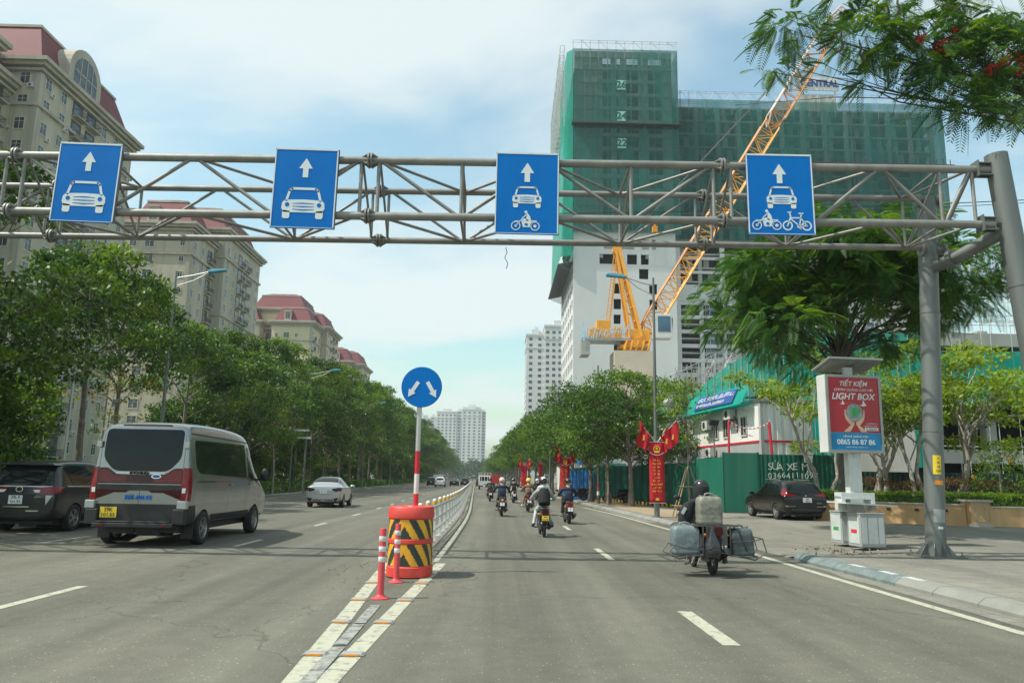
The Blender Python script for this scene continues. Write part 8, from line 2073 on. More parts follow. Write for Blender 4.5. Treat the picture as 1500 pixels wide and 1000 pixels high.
for s_ in (-1, 1):
    SP('tail_light', [(s_ * 0.40, 0.90), (s_ * 0.82, 0.96), (s_ * 0.81, 0.80), (s_ * 0.60, 0.76), (s_ * 0.44, 0.80)][::s_], 'rear', 'tail_dark', 0.008, r_=0.02, step=0.06)
    SP('tail_light', [(0.04, 0.95), (0.36, 0.92), (0.2, 0.82), (0.05, 0.78)], 'right' if s_ > 0 else 'left', 'tail_dark', 0.008, r_=0.02, step=0.06)
    SP('bumper_vent', [(s_ * 0.50, 0.44), (s_ * 0.80, 0.50), (s_ * 0.80, 0.32), (s_ * 0.5, 0.30)][::s_], 'rear', 'black_plastic', 0.006, step=0.08)
SP('bumper_vent', [(-0.48, 0.40), (0.48, 0.40), (0.48, 0.30), (-0.48, 0.30)], 'rear', 'black_plastic', 0.006, step=0.12)
seam(sed, sb, [((-0.40, 0.62), (0.40, 0.62)), ((-0.40, 0.62), (-0.46, 0.90)), ((0.40, 0.62), (0.46, 0.90)), ((-0.8, 0.97), (0.8, 0.97))], 'rear')
plate(sed, 0, -0.02, 0.76, 0.34, 0.15, ['30G-715'], 'plate_white', 0.07)
for sd_ in ('left', 'right'):
    SP('side_window', [(0.95, 1.22, .04), (0.90, 1.01, .03), (1.98, 1.0, .02), (1.98, 1.38, .04), (1.4, 1.38, .05)], sd_, 'glass_dark', 0.006)
    SP('side_window', [(2.05, 1.38, .03), (2.05, 1.0, .02), (3.0, 0.98, .03), (2.62, 1.28, .05)], sd_, 'glass_dark', 0.006)
    seam(sed, sb, [((2.02, 0.3), (2.02, 0.98)), ((1.3, 0.5), (1.2, 0.95)), ((3.05, 0.35), (3.1, 0.93)), ((1.4, 0.3), (3.0, 0.3))], sd_)
mirror_(sed, 0.86, 2.95, 0.99, 'paint_silver')
SP('windscreen', [(-0.56, 2.55), (0.56, 2.55), (0.64, 3.18), (-0.64, 3.18)], 'top', 'glass_dark', 0.006, r_=0.05)
# --- parked black car
bsp = dict(ra=0.85, fa=3.55, wr=0.34, spokes=5, rim='chrome', lower=0.36, st=[(0.0, 0.38, 0.82, 0.9, .84, .92, .84), (0.03, 0.34, 0.98, 1.07, .88, .955, .84), (0.14, 0.30, 1.05, 1.24, .93, .98, .80), (0.34, 0.28, 1.08, 1.50, .96, 1.0, .74), (0.50, 0.27, 1.09, 1.62, .97, 1.0, .72), (0.9, 0.26, 1.08, 1.68, .97, 1.0, .71), (1.8, 0.26, 1.06, 1.70, .97, 1.0, .71), (2.5, 0.26, 1.03, 1.65, .97, 1.0, .70), (2.95, 0.26, 1.0, 1.42, .97, 1.0, .68), (3.35, 0.26, 0.98, 1.14, .97, .99, .74), (3.7, 0.27, 0.94, 1.04, .97, .98, .8), (4.2, 0.3, 0.85, 0.93, .93, .95, .78), (4.45, 0.33, 0.7, 0.78, .84, .87, .68), (4.48, 0.35, 0.68, 0.74, .82, .85, .66)])
suv, ub = hatch('parked_suv', 'black family car parked in front of the green hoarding with the chalk scrawl', 'car', (11.78, 29.7, 0.13), R(2.5), 'paint_black', 4.48, 1.75, 1.7, bsp)
UP = lambda *a, **k: addpatch(suv, ub, *a, **k)
UP('rear_window', [(-0.58, 1.50, .06), (0.58, 1.50, .06), (0.70, 1.14, .04), (-0.70, 1.14, .04)], 'rear', 'glass_dark', 0.006)
for s_ in (-1, 1):
    UP('tail_light', [(s_ * 0.76, 1.32), (s_ * 0.82, 1.20), (s_ * 0.84, 1.02), (s_ * 0.36, 1.03), (s_ * 0.40, 1.08), (s_ * 0.70, 1.12)][::s_], 'rear', 'tail_red', 0.011, r_=0.01, step=0.05)
    UP('tail_light', [(0.08, 1.02), (0.24, 1.04), (0.38, 1.34), (0.22, 1.3)], 'right' if s_ > 0 else 'left', 'tail_red', 0.011, r_=0.02, step=0.05)
    UP('reflector', [(s_ * 0.68, 0.62), (s_ * 0.80, 0.64), (s_ * 0.80, 0.58), (s_ * 0.68, 0.56)][::s_], 'rear', 'chrome', 0.01, step=0.06)
    UP('bumper_strip', [(s_ * 0.42, 0.60), (s_ * 0.70, 0.60), (s_ * 0.70, 0.585), (s_ * 0.42, 0.585)][::s_], 'rear', 'chrome', 0.008, step=0.1)
UP('lower_bumper', [(-0.6, 0.50), (0.6, 0.50), (0.6, 0.40), (-0.6, 0.40)], 'rear', 'black_plastic', 0.006, step=0.12, r_=0.03)
plate(suv, 0.05, -0.015, 0.86, 0.34, 0.19, ['30G', '158.36'], 'plate_white', 0.085)
m = MB(); m.prism([(0, 1.0), (0.03, 1.045), (0, 1.08), (-0.03, 1.045)], 0.0, 0.03); m.build('badge', 'chrome', suv); m = MB(); scribble(m, 0.42, 0.62, 0.72, 0.76, -0.012, 0.02, rgs, 0.04); m.build('tailgate_lettering', 'chrome', suv)
for sd_ in ('left', 'right'):
    UP('side_window', [(0.50, 1.40, .05), (0.62, 1.15, .04), (1.98, 1.12, .02), (1.98, 1.56, .04), (0.8, 1.56, .06)], sd_, 'glass_dark', 0.006)
    UP('side_window', [(2.05, 1.56, .04), (2.05, 1.12, .02), (3.22, 1.06, .04), (2.8, 1.44, .05)], sd_, 'glass_dark', 0.006)
    seam(suv, ub, [((2.02, 0.35), (2.02, 1.1)), ((1.3, 0.6), (1.2, 1.1)), ((3.1, 0.4), (3.2, 1.05)), ((1.3, 0.4), (3.0, 0.4))], sd_)
mirror_(suv, 0.86, 3.0, 1.1, 'paint_black'); UP('windscreen', [(-0.58, 2.75), (0.58, 2.75), (0.7, 3.35), (-0.7, 3.35)], 'top', 'glass_dark', 0.006, r_=0.05)
m = MB(); m.beam((-0.6, 0.9, 1.70), (-0.6, 2.4, 1.73), 0.03, 0.03); m.beam((0.6, 0.9, 1.70), (0.6, 2.4, 1.73), 0.03, 0.03); m.build('roof_rail', 'galv', suv)

suv.scale = (1, 1, 0.9)
# --- distant traffic
def far_car(x, y, label, paint, kind='car', rz=0.03):
    sp = bsp if kind == 'suv' else ssp; W_ = 1.75
    t, bv = hatch('distant_car', label, 'car', (x, y, 0), rz, paint, 4.4, W_, 1.6, dict(sp))
    if kind == 'suv': addpatch(t, bv, 'rear_window', [(-0.58, 1.50), (0.58, 1.50), (0.70, 1.14), (-0.70, 1.14)], 'rear', 'glass_dark', 0.01, step=0.2)
    else: addpatch(t, bv, 'rear_window', [(-0.50, 1.30), (0.50, 1.30), (0.58, 0.72), (-0.58, 0.72)], 'top', 'glass_dark', 0.01, step=0.2)
    for s_ in (-1, 1): addpatch(t, bv, 'tail_light', [(s_ * 0.55, 0.98), (s_ * 0.8, 0.98), (s_ * 0.8, 0.8), (s_ * 0.55, 0.8)][::s_], 'rear', 'tail_red', 0.012, step=0.15)
    m = MB(); m.b2(-0.2, 0.2, -0.06, -0.03, 0.65, 0.8); m.build('number_plate', 'plate_white', t)
    return t
far_car(-10.0, 132, 'small white car far down the left carriageway', 'paint_white', 'suv')
far_car(-13.2, 152, 'dark car far down the left carriageway, left of the small white one', 'paint_grey', 'suv')
far_car(-8.6, 150, 'dark car far down the left carriageway, right of the small white one', 'paint_black', 'sedan')
far_car(-6.9, 158, 'black car nearest the median far down the left carriageway', 'paint_black', 'suv')
far_car(-3.6 , 152, 'small dark car far down the right carriageway close to the median', 'paint_grey', 'suv')
def truck(x, y, label, cab, box, h=2.1, w=1.9, l=4.8, name='truck', open_=False, cat='truck'):
    t = thing(name, label, cat, (x, y, 0), 0.03)
    m = MB(); m.b2(-w / 2, w / 2, 0, l * 0.66, 0.62, 0.74)
    if open_:
        for s_ in (-1, 1): m.b2(s_ * w / 2 - 0.03, s_ * w / 2 + 0.03, 0, l * 0.66, 0.74, 1.2)
        m.b2(-w / 2 + 0.03, w / 2 - 0.03, 0, 0.05, 0.74, 1.2)
        for i in range(5): m.cyl((-w / 2 + i * w / 4, 0.02, 1.2), (-w / 2 + i * w / 4, 0.02, h), 0.02, n=5); m.cyl((-w / 2 + i * w / 4, l * 0.64, 1.2), (-w / 2 + i * w / 4, l * 0.64, h), 0.02, n=5)
        m.beam((-w / 2, 0.02, h), (w / 2, 0.02, h), 0.04); m.beam((-w / 2, 0.02, h), (-w / 2, l * 0.64, h), 0.04); m.beam((w / 2, 0.02, h), (w / 2, l * 0.64, h), 0.04)
    else: m.b2(-w / 2, w / 2, 0, l * 0.66, 0.741, h)
    m.build('cargo_bed', box, t, bevel=0.01)
    m = MB(); m.prism([(l * 0.68, 0.4), (l, 0.4), (l + 0.02, 0.95), (l - 0.25, h * 0.82), (l * 0.7, h * 0.85)], -w * 0.46, w * 0.46, axis='x'); m.build('cab', cab, t, bevel=0.05)
    m = MB(); m.b2(-w * 0.38, w * 0.38, l * 0.68 - 0.01, l * 0.68 + 0.01, 1.2, h * 0.78); m.build('rear_window', 'glass_dark', t)
    m = MB(); m.b2(-w / 2 + 0.05, w / 2 - 0.05, -0.06, 0, 0.42, 0.56); m.build('bumper', 'black_plastic', t)
    for s_ in (-1, 1):
        m = MB(); m.b2(s_ * w * 0.4 - 0.1, s_ * w * 0.4 + 0.1, -0.08, -0.061, 0.46, 0.55); m.build('tail_light', 'tail_red', t)
        for yy_ in (l * 0.2, l * 0.82): wheel(t, s_ * w * 0.42, yy_, 0.3, 0.2, 5)
    m = MB(); m.b2(-0.2, 0.2, -0.085, -0.062, 0.42, 0.55); m.build('number_plate', 'plate_white', t)
    return t
truck(-2.2 + 0.25, 108, 'small white pickup truck with a railed bed far ahead in the right carriageway', 'paint_white', 'paint_white', 2.3, 1.7, 4.4, open_=True)
truck(-13.0, 166, 'small white van far down the left carriageway behind the dark cars', 'paint_white', 'paint_white', 2.2, name='distant_van', cat='van')
truck(-2.5, 168, 'red truck with high red sides standing far ahead by the right kerb', 'paint_red', 'paint_red', 2.4, 2.0, 7.5); truck(-0.6, 160, 'second red truck far ahead by the right kerb, half behind the riders', 'paint_red', 'paint_red', 2.3, 2.0, 6)
# ------------------------------------------------------------------ people and motorbikes
def skin_body(name, joints, bones, mats_fn, mats, levels=2):
    """one continuous body grown over a skeleton; joints: {name: (x, y, z, r)}"""
    names = list(joints); idx = {n_: i for i, n_ in enumerate(names)}
    me = bpy.data.meshes.new(name); me.from_pydata([joints[n_][:3] for n_ in names], [(idx[a], idx[b]) for a, b in bones], [])
    o = link(name, me); sk = o.modifiers.new('skin', 'SKIN'); sk.use_smooth_shade = True
    for i, n_ in enumerate(names):
        v = me.skin_vertices[0].data[i]; r_ = joints[n_][3]; v.radius = (r_ if isinstance(r_, (tuple, list)) else (r_, r_)); v.use_root = (i == 0)
    ss = o.modifiers.new('ss', 'SUBSURF'); ss.levels = levels; ss.render_levels = levels
    m2 = evalmesh(o, name); bpy.data.objects.remove(o)
    m2.materials.clear()
    for m in mats: m2.materials.append(MATS[m])
    segs = [(Vector(joints[a][:3]), Vector(joints[b][:3]), mats_fn(a, b)) for a, b in bones]
    for p in m2.polygons:
        c = p.center; best = 1e9
        for a, b, mi in segs:
            ab = b - a; t = max(0, min(1, (c - a).dot(ab) / max(1e-9, ab.length_squared))); d = (c - (a + ab * t)).length
            if d < best: best = d; p.material_index = mi
        p.use_smooth = True
    return m2
def rider_mesh(name, top, legs, shoes, gloves='skin', hip=(0, 0, 0.86), lean=0.14, head_turn=0.0, elbows=0.40, hands=(0.31, 0.46, 1.02), knee=(0.19, 0.42, 0.72), foot=(0.19, 0.24, 0.27), wide=1.0, left_foot=None, head_z=1.52):
    hx, hy, hz = hip; sh = hz + 0.445
    J = {}
    J['pelvis'] = (0, hy, hz, (0.155 * wide, 0.12)); J['waist'] = (0, hy + lean * 0.3, hz + 0.18, (0.14 * wide, 0.11)); J['chest'] = (0, hy + lean * 0.75, hz + 0.36, (0.165 * wide, 0.125)); J['collar'] = (0, hy + lean, sh + 0.03, (0.11, 0.085)); J['neck'] = (0, hy + lean * 1.1, sh + 0.11, 0.055)
    J['head'] = (0.0, hy + lean * 1.2 + 0.01, sh + 0.20, (0.078, 0.09)); J['crown'] = (0, hy + lean * 1.2, sh + 0.31, (0.07, 0.08))
    B = [('pelvis', 'waist'), ('waist', 'chest'), ('chest', 'collar'), ('collar', 'neck'), ('neck', 'head'), ('head', 'crown')]
    for s_, n_ in ((-1, 'l'), (1, 'r')):
        J['sh' + n_] = (s_ * 0.19 * wide, hy + lean, sh - 0.02, 0.068); J['el' + n_] = (s_ * elbows, hy + lean + 0.16, sh - 0.24, 0.050)
        J['wr' + n_] = (s_ * hands[0], hands[1] - 0.06, hands[2] + 0.01, 0.034); J['pa' + n_] = (s_ * (hands[0] - 0.005), hands[1], hands[2] + 0.02, (0.030, 0.018))
        B += [('collar', 'sh' + n_), ('sh' + n_, 'el' + n_), ('el' + n_, 'wr' + n_), ('wr' + n_, 'pa' + n_)]
        for k in range(4):
            ox = (k - 1.5) * 0.022; fl_ = (0.030, 0.034, 0.031, 0.024)[k]
            J['f%d%s' % (k, n_)] = (s_ * hands[0] + ox, hands[1] + 0.035, hands[2] + 0.018, 0.010); J['g%d%s' % (k, n_)] = (s_ * hands[0] + ox, hands[1] + 0.030 + fl_ * 0.5, hands[2] - 0.012, 0.009); J['h%d%s' % (k, n_)] = (s_ * hands[0] + ox, hands[1] + 0.012, hands[2] - 0.028, 0.008)
            B += [('pa' + n_, 'f%d%s' % (k, n_)), ('f%d%s' % (k, n_), 'g%d%s' % (k, n_)), ('g%d%s' % (k, n_), 'h%d%s' % (k, n_))]
        J['t0' + n_] = (s_ * (hands[0] - 0.045), hands[1] - 0.01, hands[2], 0.011); J['t1' + n_] = (s_ * (hands[0] - 0.055), hands[1] + 0.022, hands[2] - 0.012, 0.009); B += [('pa' + n_, 't0' + n_), ('t0' + n_, 't1' + n_)]
        ft = foot if not (left_foot and s_ < 0) else left_foot; kn = knee
        J['hp' + n_] = (s_ * 0.105, hy + 0.05, hz - 0.03, 0.095); J['kn' + n_] = (s_ * kn[0], kn[1], kn[2], 0.066); J['an' + n_] = (s_ * ft[0], ft[1], ft[2] + 0.05, 0.042); J['he' + n_] = (s_ * ft[0], ft[1] - 0.03, ft[2] - 0.015, 0.036); J['to' + n_] = (s_ * (ft[0] + 0.015), ft[1] + 0.15, ft[2] - 0.03, (0.042, 0.026))
        B += [('pelvis', 'hp' + n_), ('hp' + n_, 'kn' + n_), ('kn' + n_, 'an' + n_), ('an' + n_, 'he' + n_), ('an' + n_, 'to' + n_)]
    def mf(a, b):
        if b in ('neck', 'head', 'crown'): return 3
        if b[:2] in ('kn', 'an', 'hp') and b[:2] != 'he': return 1
        if b[:2] in ('he', 'to'): return 2
        if b[:2] == 'pa' or b[0] in 'fgt' and len(b) == 3 or (b[0] == 'h' and b[1].isdigit()): return 4
        return 0
    me = skin_body(name, J, B, mf, [top, legs, shoes, 'skin', gloves])
    # face: brow, nose, lips, eyes and ears added to the same mesh
    hc = Vector(J['head'][:3]); fm = MB()
    fm.sphere(hc + Vector((0, 0.088, 0.0)), (0.014, 0.02, 0.022), 8, 6); fm.sphere(hc + Vector((0, 0.078, -0.04)), (0.024, 0.01, 0.008), 8, 6)
    for s_ in (-1, 1): fm.sphere(hc + Vector((s_ * 0.03, 0.075, 0.035)), (0.012, 0.008, 0.007), 8, 6); fm.sphere(hc + Vector((s_ * 0.078, 0, 0.01)), (0.012, 0.02, 0.03), 8, 6)
    f2 = fm.mesh('face', 'skin', 60)
    return join_meshes([me, f2], name), hc
def helmet(parent, hc, mat, full=False, visor=True, s_=1.0, brim=True):
    c = hc + Vector((0, -0.005, 0.075)); m = MB(); R_ = 0.128 * s_
    prof = [(R_ * 0.96, -0.045 if not full else -0.12), (R_ * 1.02, -0.03), (R_, 0.02), (R_ * 0.92, 0.06), (R_ * 0.72, 0.1), (R_ * 0.4, 0.125), (0, 0.135)]
    m.lathe(prof, 24, c=tuple(c)); m.v = [(x, c.y + (y - c.y) * 1.14, z) for x, y, z in m.v]
    m.lathe([(R_ * 0.9, -0.04), (R_ * 0.96, -0.045 if not full else -0.12)], 24, c=tuple(c))
    o = m.build('helmet', mat, parent, smooth=50)
    if brim: b = MB(); b.prism([(c.x - 0.1, c.y + 0.11), (c.x + 0.1, c.y + 0.11), (c.x + 0.07, c.y + 0.2), (c.x - 0.07, c.y + 0.2)], c.z - 0.02, c.z - 0.008, axis='z'); b.build('helmet_brim', mat, o, bevel=0.004)
    return o
def scooter(label, loc, rz, paint, cls='scooter', seat_z=0.77, plate_mat='plate_white', pl=('29', '5'), tail='tail_red', light=False, top_box=None):
    t = thing('motorbike', label, 'motorbike', loc, rz)
    wr = 0.255 if cls == 'scooter' else 0.29; tw = 0.10 if cls == 'scooter' else 0.075; wb = 1.25
    for y, nm in ((0, 'rear_wheel'), (wb, 'front_wheel')):
        m = MB(); m.lathe([(wr * 0.68, -tw * 0.4), (wr * 0.85, -tw * 0.5), (wr * 0.96, -tw * 0.36), (wr, 0), (wr * 0.96, tw * 0.36), (wr * 0.85, tw * 0.5), (wr * 0.68, tw * 0.4)], 28, 0, axis='x'); m.lathe([(wr * 0.68, -tw * 0.35), (wr * 0.68, tw * 0.35)], 28, 1, axis='x')
        for i in range(6 if cls == 'scooter' else 14): a = i * 2 * PI / (6 if cls == 'scooter' else 14); m.beam((0, 0.03 * math.cos(a), 0.03 * math.sin(a)), (0, wr * 0.68 * math.cos(a), wr * 0.68 * math.sin(a)), 0.02 if cls == 'scooter' else 0.006, 0.03 if cls == 'scooter' else 0.006, 1)
        m.cyl((-0.06, 0, 0), (0.06, 0, 0), 0.035, n=12, mat=1); o = m.build(nm, ['rubber', 'engine'], t, smooth=40); o.location = (0, y, wr)
    hw = 0.15 if cls == 'scooter' else 0.105
    # tail body: a lofted shell from the seat down to the fender
    b = MB(); secs_ = [(-0.34, 0.70, 0.05, 0.66), (-0.22, 0.80, hw * 0.8, 0.56), (0.0, seat_z + 0.03, hw, 0.46), (0.25, seat_z, hw * 1.05, 0.40), (0.5, seat_z - 0.08, hw * 0.95, 0.36), (0.62, 0.60, hw * 0.7, 0.36)]
    vs = []; k = 10
    for (y, zt_, w, zb_) in secs_:
        for j in range(k): a = 2 * PI * j / k + PI / k; vs.append((w * 1.05 * math.copysign(abs(math.cos(a)) ** 0.7, math.cos(a)), y, (zt_ + zb_) / 2 + (zt_ - zb_) / 2 * math.copysign(abs(math.sin(a)) ** 0.7, math.sin(a))))
    fs = [(i * k + j, i * k + (j + 1) % k, (i + 1) * k + (j + 1) % k, (i + 1) * k + j) for i in range(len(secs_) - 1) for j in range(k)] + [tuple(range(k)), tuple((len(secs_) - 1) * k + j for j in range(k))]
    b._add(vs, fs); b.build('tail_body', paint, t, smooth=50)
    m = MB(); m.tube([(0, -0.22, seat_z + 0.03), (0, 0.05, seat_z + 0.05), (0, 0.35, seat_z + 0.01), (0, 0.55, seat_z - 0.02)], [0.09, 0.12, 0.125, 0.08], 12); m.v = [(x * 1.15, y, seat_z + 0.03 + (z - seat_z - 0.03) * 0.45) for x, y, z in m.v]; m.build('seat', 'black_plastic', t, smooth=60)
    m = MB(); m.tube([(-0.11, -0.05, seat_z + 0.03), (-0.11, -0.36, seat_z + 0.05), (0.11, -0.36, seat_z + 0.05), (0.11, -0.05, seat_z + 0.03)], 0.013, 7); m.build('grab_rail', 'galv', t)
    tl = MB(); z0 = 0.70; tl.prism([(-0.085, z0 + 0.10), (0.085, z0 + 0.10), (0.10, z0 + 0.02), (0.05, z0 - 0.07), (-0.05, z0 - 0.07), (-0.10, z0 + 0.02)], -0.40, -0.28); tl.build('tail_light', tail, t, bevel=0.02)
    if light: m = MB(); m.prism(disc(0, z0 + 0.03, 0.045, 14), -0.412, -0.395); m.build('brake_glow', 'sign_white', t)
    f = MB(); f.box((0, -0.36, 0.48), (0.12, 0.02, 0.30), rot=Euler((0.25, 0, 0))); f.tube([(0, -0.29, wr + 0.12), (0, -0.2, wr + 0.22), (0, 0.0, wr + 0.30)], [0.05, 0.06, 0.06], 8); f.build('mudguard', 'black_plastic', t)
    p = plate(t, 0, -0.42, 0.55, 0.19, 0.14, list(pl), plate_mat, 0.055); p.rotation_euler = (-0.12, 0, 0)
    for s_ in (-1, 1):
        m = MB(); m.sphere((s_ * 0.17, -0.28, 0.66), (0.05, 0.03, 0.025), 10, 6); m.build('indicator', 'orange', t)
        m = MB(); m.tube([(s_ * 0.12, -0.12, 0.62), (s_ * 0.12, -0.02, wr)], 0.028, 8); m.build('shock_absorber', 'engine', t)
    m = MB(); m.sphere((-0.03, 0.32, wr + 0.06), (0.15, 0.26, 0.12), 12, 8); m.box((0.0, 0.14, wr + 0.02), (0.12, 0.34, 0.12)); m.box((-0.12, -0.02, wr), (0.06, 0.30, 0.12)); m.build('engine_block', 'engine', t, smooth=50)
    m = MB(); m.tube([(0.10, 0.35, wr - 0.05), (0.15, 0.15, wr - 0.06), (0.17, -0.05, wr + 0.02), (0.18, -0.30, wr + 0.12)], [0.022, 0.03, 0.052, 0.058], 12); m.build('exhaust', 'engine', t, smooth=50)
    m = MB(); m.box((0, 0.62, 0.34), (0.26 if cls == 'scooter' else 0.1, 0.5, 0.05)); m.cyl((-0.24, 0.35, 0.26), (0.24, 0.35, 0.26), 0.016); m.box((-0.24, 0.36, 0.27), (0.12, 0.07, 0.025)); m.box((0.24, 0.36, 0.27), (0.12, 0.07, 0.025)); m.build('footboard', 'black_plastic', t, bevel=0.01)
    m = MB(); m.prism([(0.86, 0.30), (0.92, 0.30), (1.10, 0.85), (1.14, 0.98), (1.02, 1.0), (0.98, 0.85)], -0.17 if cls == 'scooter' else -0.12, 0.17 if cls == 'scooter' else 0.12, axis='x'); m.build('leg_shield', paint, t, bevel=0.03)
    m = MB(); m.sphere((0, 1.08, 1.0), (0.13, 0.1, 0.09), 12, 8); m.build('headlamp_cowl', paint, t, smooth=60)
    m = MB(); m.tube([(-0.34, 0.86, 1.02), (-0.2, 0.95, 1.03), (0, 1.0, 1.03), (0.2, 0.95, 1.03), (0.34, 0.86, 1.02)], 0.014, 8); m.cyl((-0.36, 0.84, 1.02), (-0.25, 0.91, 1.025), 0.02); m.cyl((0.36, 0.84, 1.02), (0.25, 0.91, 1.025), 0.02); m.build('handlebar', 'black_plastic', t)
    for s_ in (-1, 1):
        m = MB(); m.tube([(s_ * 0.22, 0.95, 1.04), (s_ * 0.28, 0.95, 1.15), (s_ * 0.33, 0.93, 1.20)], 0.007, 6); m.sphere((s_ * 0.35, 0.92, 1.23), (0.065, 0.018, 0.042), 12, 8); m.build('mirror', 'black_plastic', t, smooth=50)
        m = MB(); m.tube([(s_ * 0.06, 1.07, 0.75), (s_ * 0.065, wb - 0.02, wr)], 0.022, 8); m.build('fork', 'galv', t)
    m = MB(); q = [(0, wb + (wr + 0.03) * math.cos(a), wr + (wr + 0.03) * math.sin(a)) for a in [0.2 + i * 0.3 for i in range(9)]]; m.tube(q, 0.045, 8); m.build('front_mudguard', paint, t, smooth=60)
    m = MB(); m.cyl((-0.10, 0.45, 0.25), (-0.24, 0.38, 0.01), 0.012); m.build('side_stand', 'engine', t) if False else None
    return t
def rider(label, loc, rz, hel, top, legs, shoes, backpack=None, **kw):
    me, hc = rider_mesh('body', top, legs, shoes, **kw)
    t = thing('person', label, 'person', loc, rz); link('body', me, t)
    if hel: helmet(t, hc, hel)
    return t, hc
HND = (0.30, 0.86, 1.04)
def bike_and_rider(x, y, rz, paint, blabel, rlabel, hel, top, legs, shoes, cls='scooter', **kw):
    bk = {k: kw.pop(k) for k in ('plate_mat', 'pl', 'tail', 'light') if k in kw}
    s_ = scooter(blabel, (x, y, 0), rz, paint, cls, **bk)
    kw.setdefault('hands', HND); kw.setdefault('hip', (0, 0.14, 0.85)); kw.setdefault('knee', (0.16, 0.58, 0.77)); kw.setdefault('foot', (0.20, 0.50, 0.42) if cls == 'scooter' else (0.24, 0.36, 0.31)); kw.setdefault('lean', 0.18); kw.setdefault('elbows', 0.31)
    r_, hc = rider(rlabel, (x, y, 0), rz, hel, top, legs, shoes, **kw)
    s_.scale = r_.scale = (0.95, 0.95, 0.925)
    return s_, r_, hc
# rider in white with a black backpack
s_, r_, hc = bike_and_rider(1.23, 20.9, R(2), 'bike_brown', 'motorbike with a yellow number plate under the rider with the black backpack', 'rider in a pale grey jacket with a black backpack and a white topped helmet', 'helmet_black', 'cloth_grey', 'cloth_pale', 'rubber', cls='cub', plate_mat='plate_yellow', pl=('29-E', '612.38'), tail='tail_dark', foot=(0.27, 0.34, 0.31), elbows=0.34, gloves='sign_white')
m = MB(); m.sphere(hc + Vector((0, -0.02, 0.16)), (0.085, 0.1, 0.055), 14, 8); m.build('helmet_top', 'helmet_white', r_, smooth=60)
m = MB(); m.tube([(0, -0.02, 0.93), (0, 0.03, 1.05), (0, 0.10, 1.22), (0, 0.14, 1.35)], [0.17, 0.18, 0.17, 0.13], 14); m.v = [(x, 0.04 + (y - 0.04) * 0.8, z) for x, y, z in m.v]; m.build('backpack', 'cloth_black', r_, smooth=60)
m = MB(); m.sphere(hc + Vector((0, -0.05, -0.08)), (0.10, 0.09, 0.07), 12, 8); m.build('scarf', 'cloth_white', r_, smooth=60)
# dark coat pushed open over the knee on the left: loose trouser cloth
bike_and_rider(2.48, 27.3, R(2), 'bike_brown', 'dark scooter with a red tail light under the rider near the right kerb', 'rider in a dark navy jacket and dark helmet near the right kerb', 'helmet_black', 'cloth_navy', 'cloth_black', 'rubber', wide=1.12, tail='tail_red', elbows=0.34)
bike_and_rider(0.15, 31.8, R(2), 'bike_green', 'dark green scooter with a lit tail light ridden by the person in the pink helmet', 'broad rider in a navy jacket and pale pink helmet near the median', 'helmet_pink', 'cloth_navy', 'cloth_dkgreen', 'rubber', wide=1.28, light=True, elbows=0.36)
bike_and_rider(1.42, 36.4, R(2), 'bike_brown', 'motorbike ridden by the person in brown with the yellow helmet', 'rider in brown clothes and a yellow helmet', 'helmet_yellow', 'cloth_brown', 'cloth_brown', 'sign_white', cls='cub', foot=(0.30, 0.36, 0.31), elbows=0.33)
bike_and_rider(1.0, 50.0, R(3), 'bike_white', 'pale scooter of the rider in dark clothes left of the yellow helmet', 'rider in dark clothes and a black helmet left of the one with the yellow helmet', 'helmet_black', 'cloth_black', 'cloth_black', 'rubber')
bike_and_rider(-0.55, 52.5, R(3), 'bike_black', 'farthest left motorbike, ridden beside the median', 'rider in a grey green jacket beside the median, half behind the pink helmet', 'helmet_black', 'cloth_dkgreen', 'cloth_black', 'rubber')
bike_and_rider(1.98, 33.6, R(2), 'bike_white', 'white scooter hidden behind the rider with the black backpack', 'rider in a bright white hooded jacket just ahead of the one with the backpack', 'helmet_white', 'cloth_white', 'cloth_pale', 'rubber', wide=1.2)
bike_and_rider(2.9, 58.0, R(3), 'bike_black', 'dark motorbike far ahead under the second red banner', 'rider in black far ahead near the second red banner', 'helmet_white', 'cloth_black', 'cloth_black', 'rubber')
bike_and_rider(0.3, 70.0, R(3), 'bike_black', 'small dark motorbike farthest ahead in the right carriageway', 'farthest rider, in a grey jacket, in the right carriageway', 'helmet_black', 'cloth_grey', 'cloth_black', 'rubber')
# parked motorbikes under the trees
for x, y, rz, l in ((5.9, 54, 2.0, 'parked motorbike under the street trees by the blue fence'), (8.2, 50, 1.6, 'parked motorbike deeper in the shade of the street trees')): o = scooter(l, (x, y, 0.137), rz, 'bike_black')

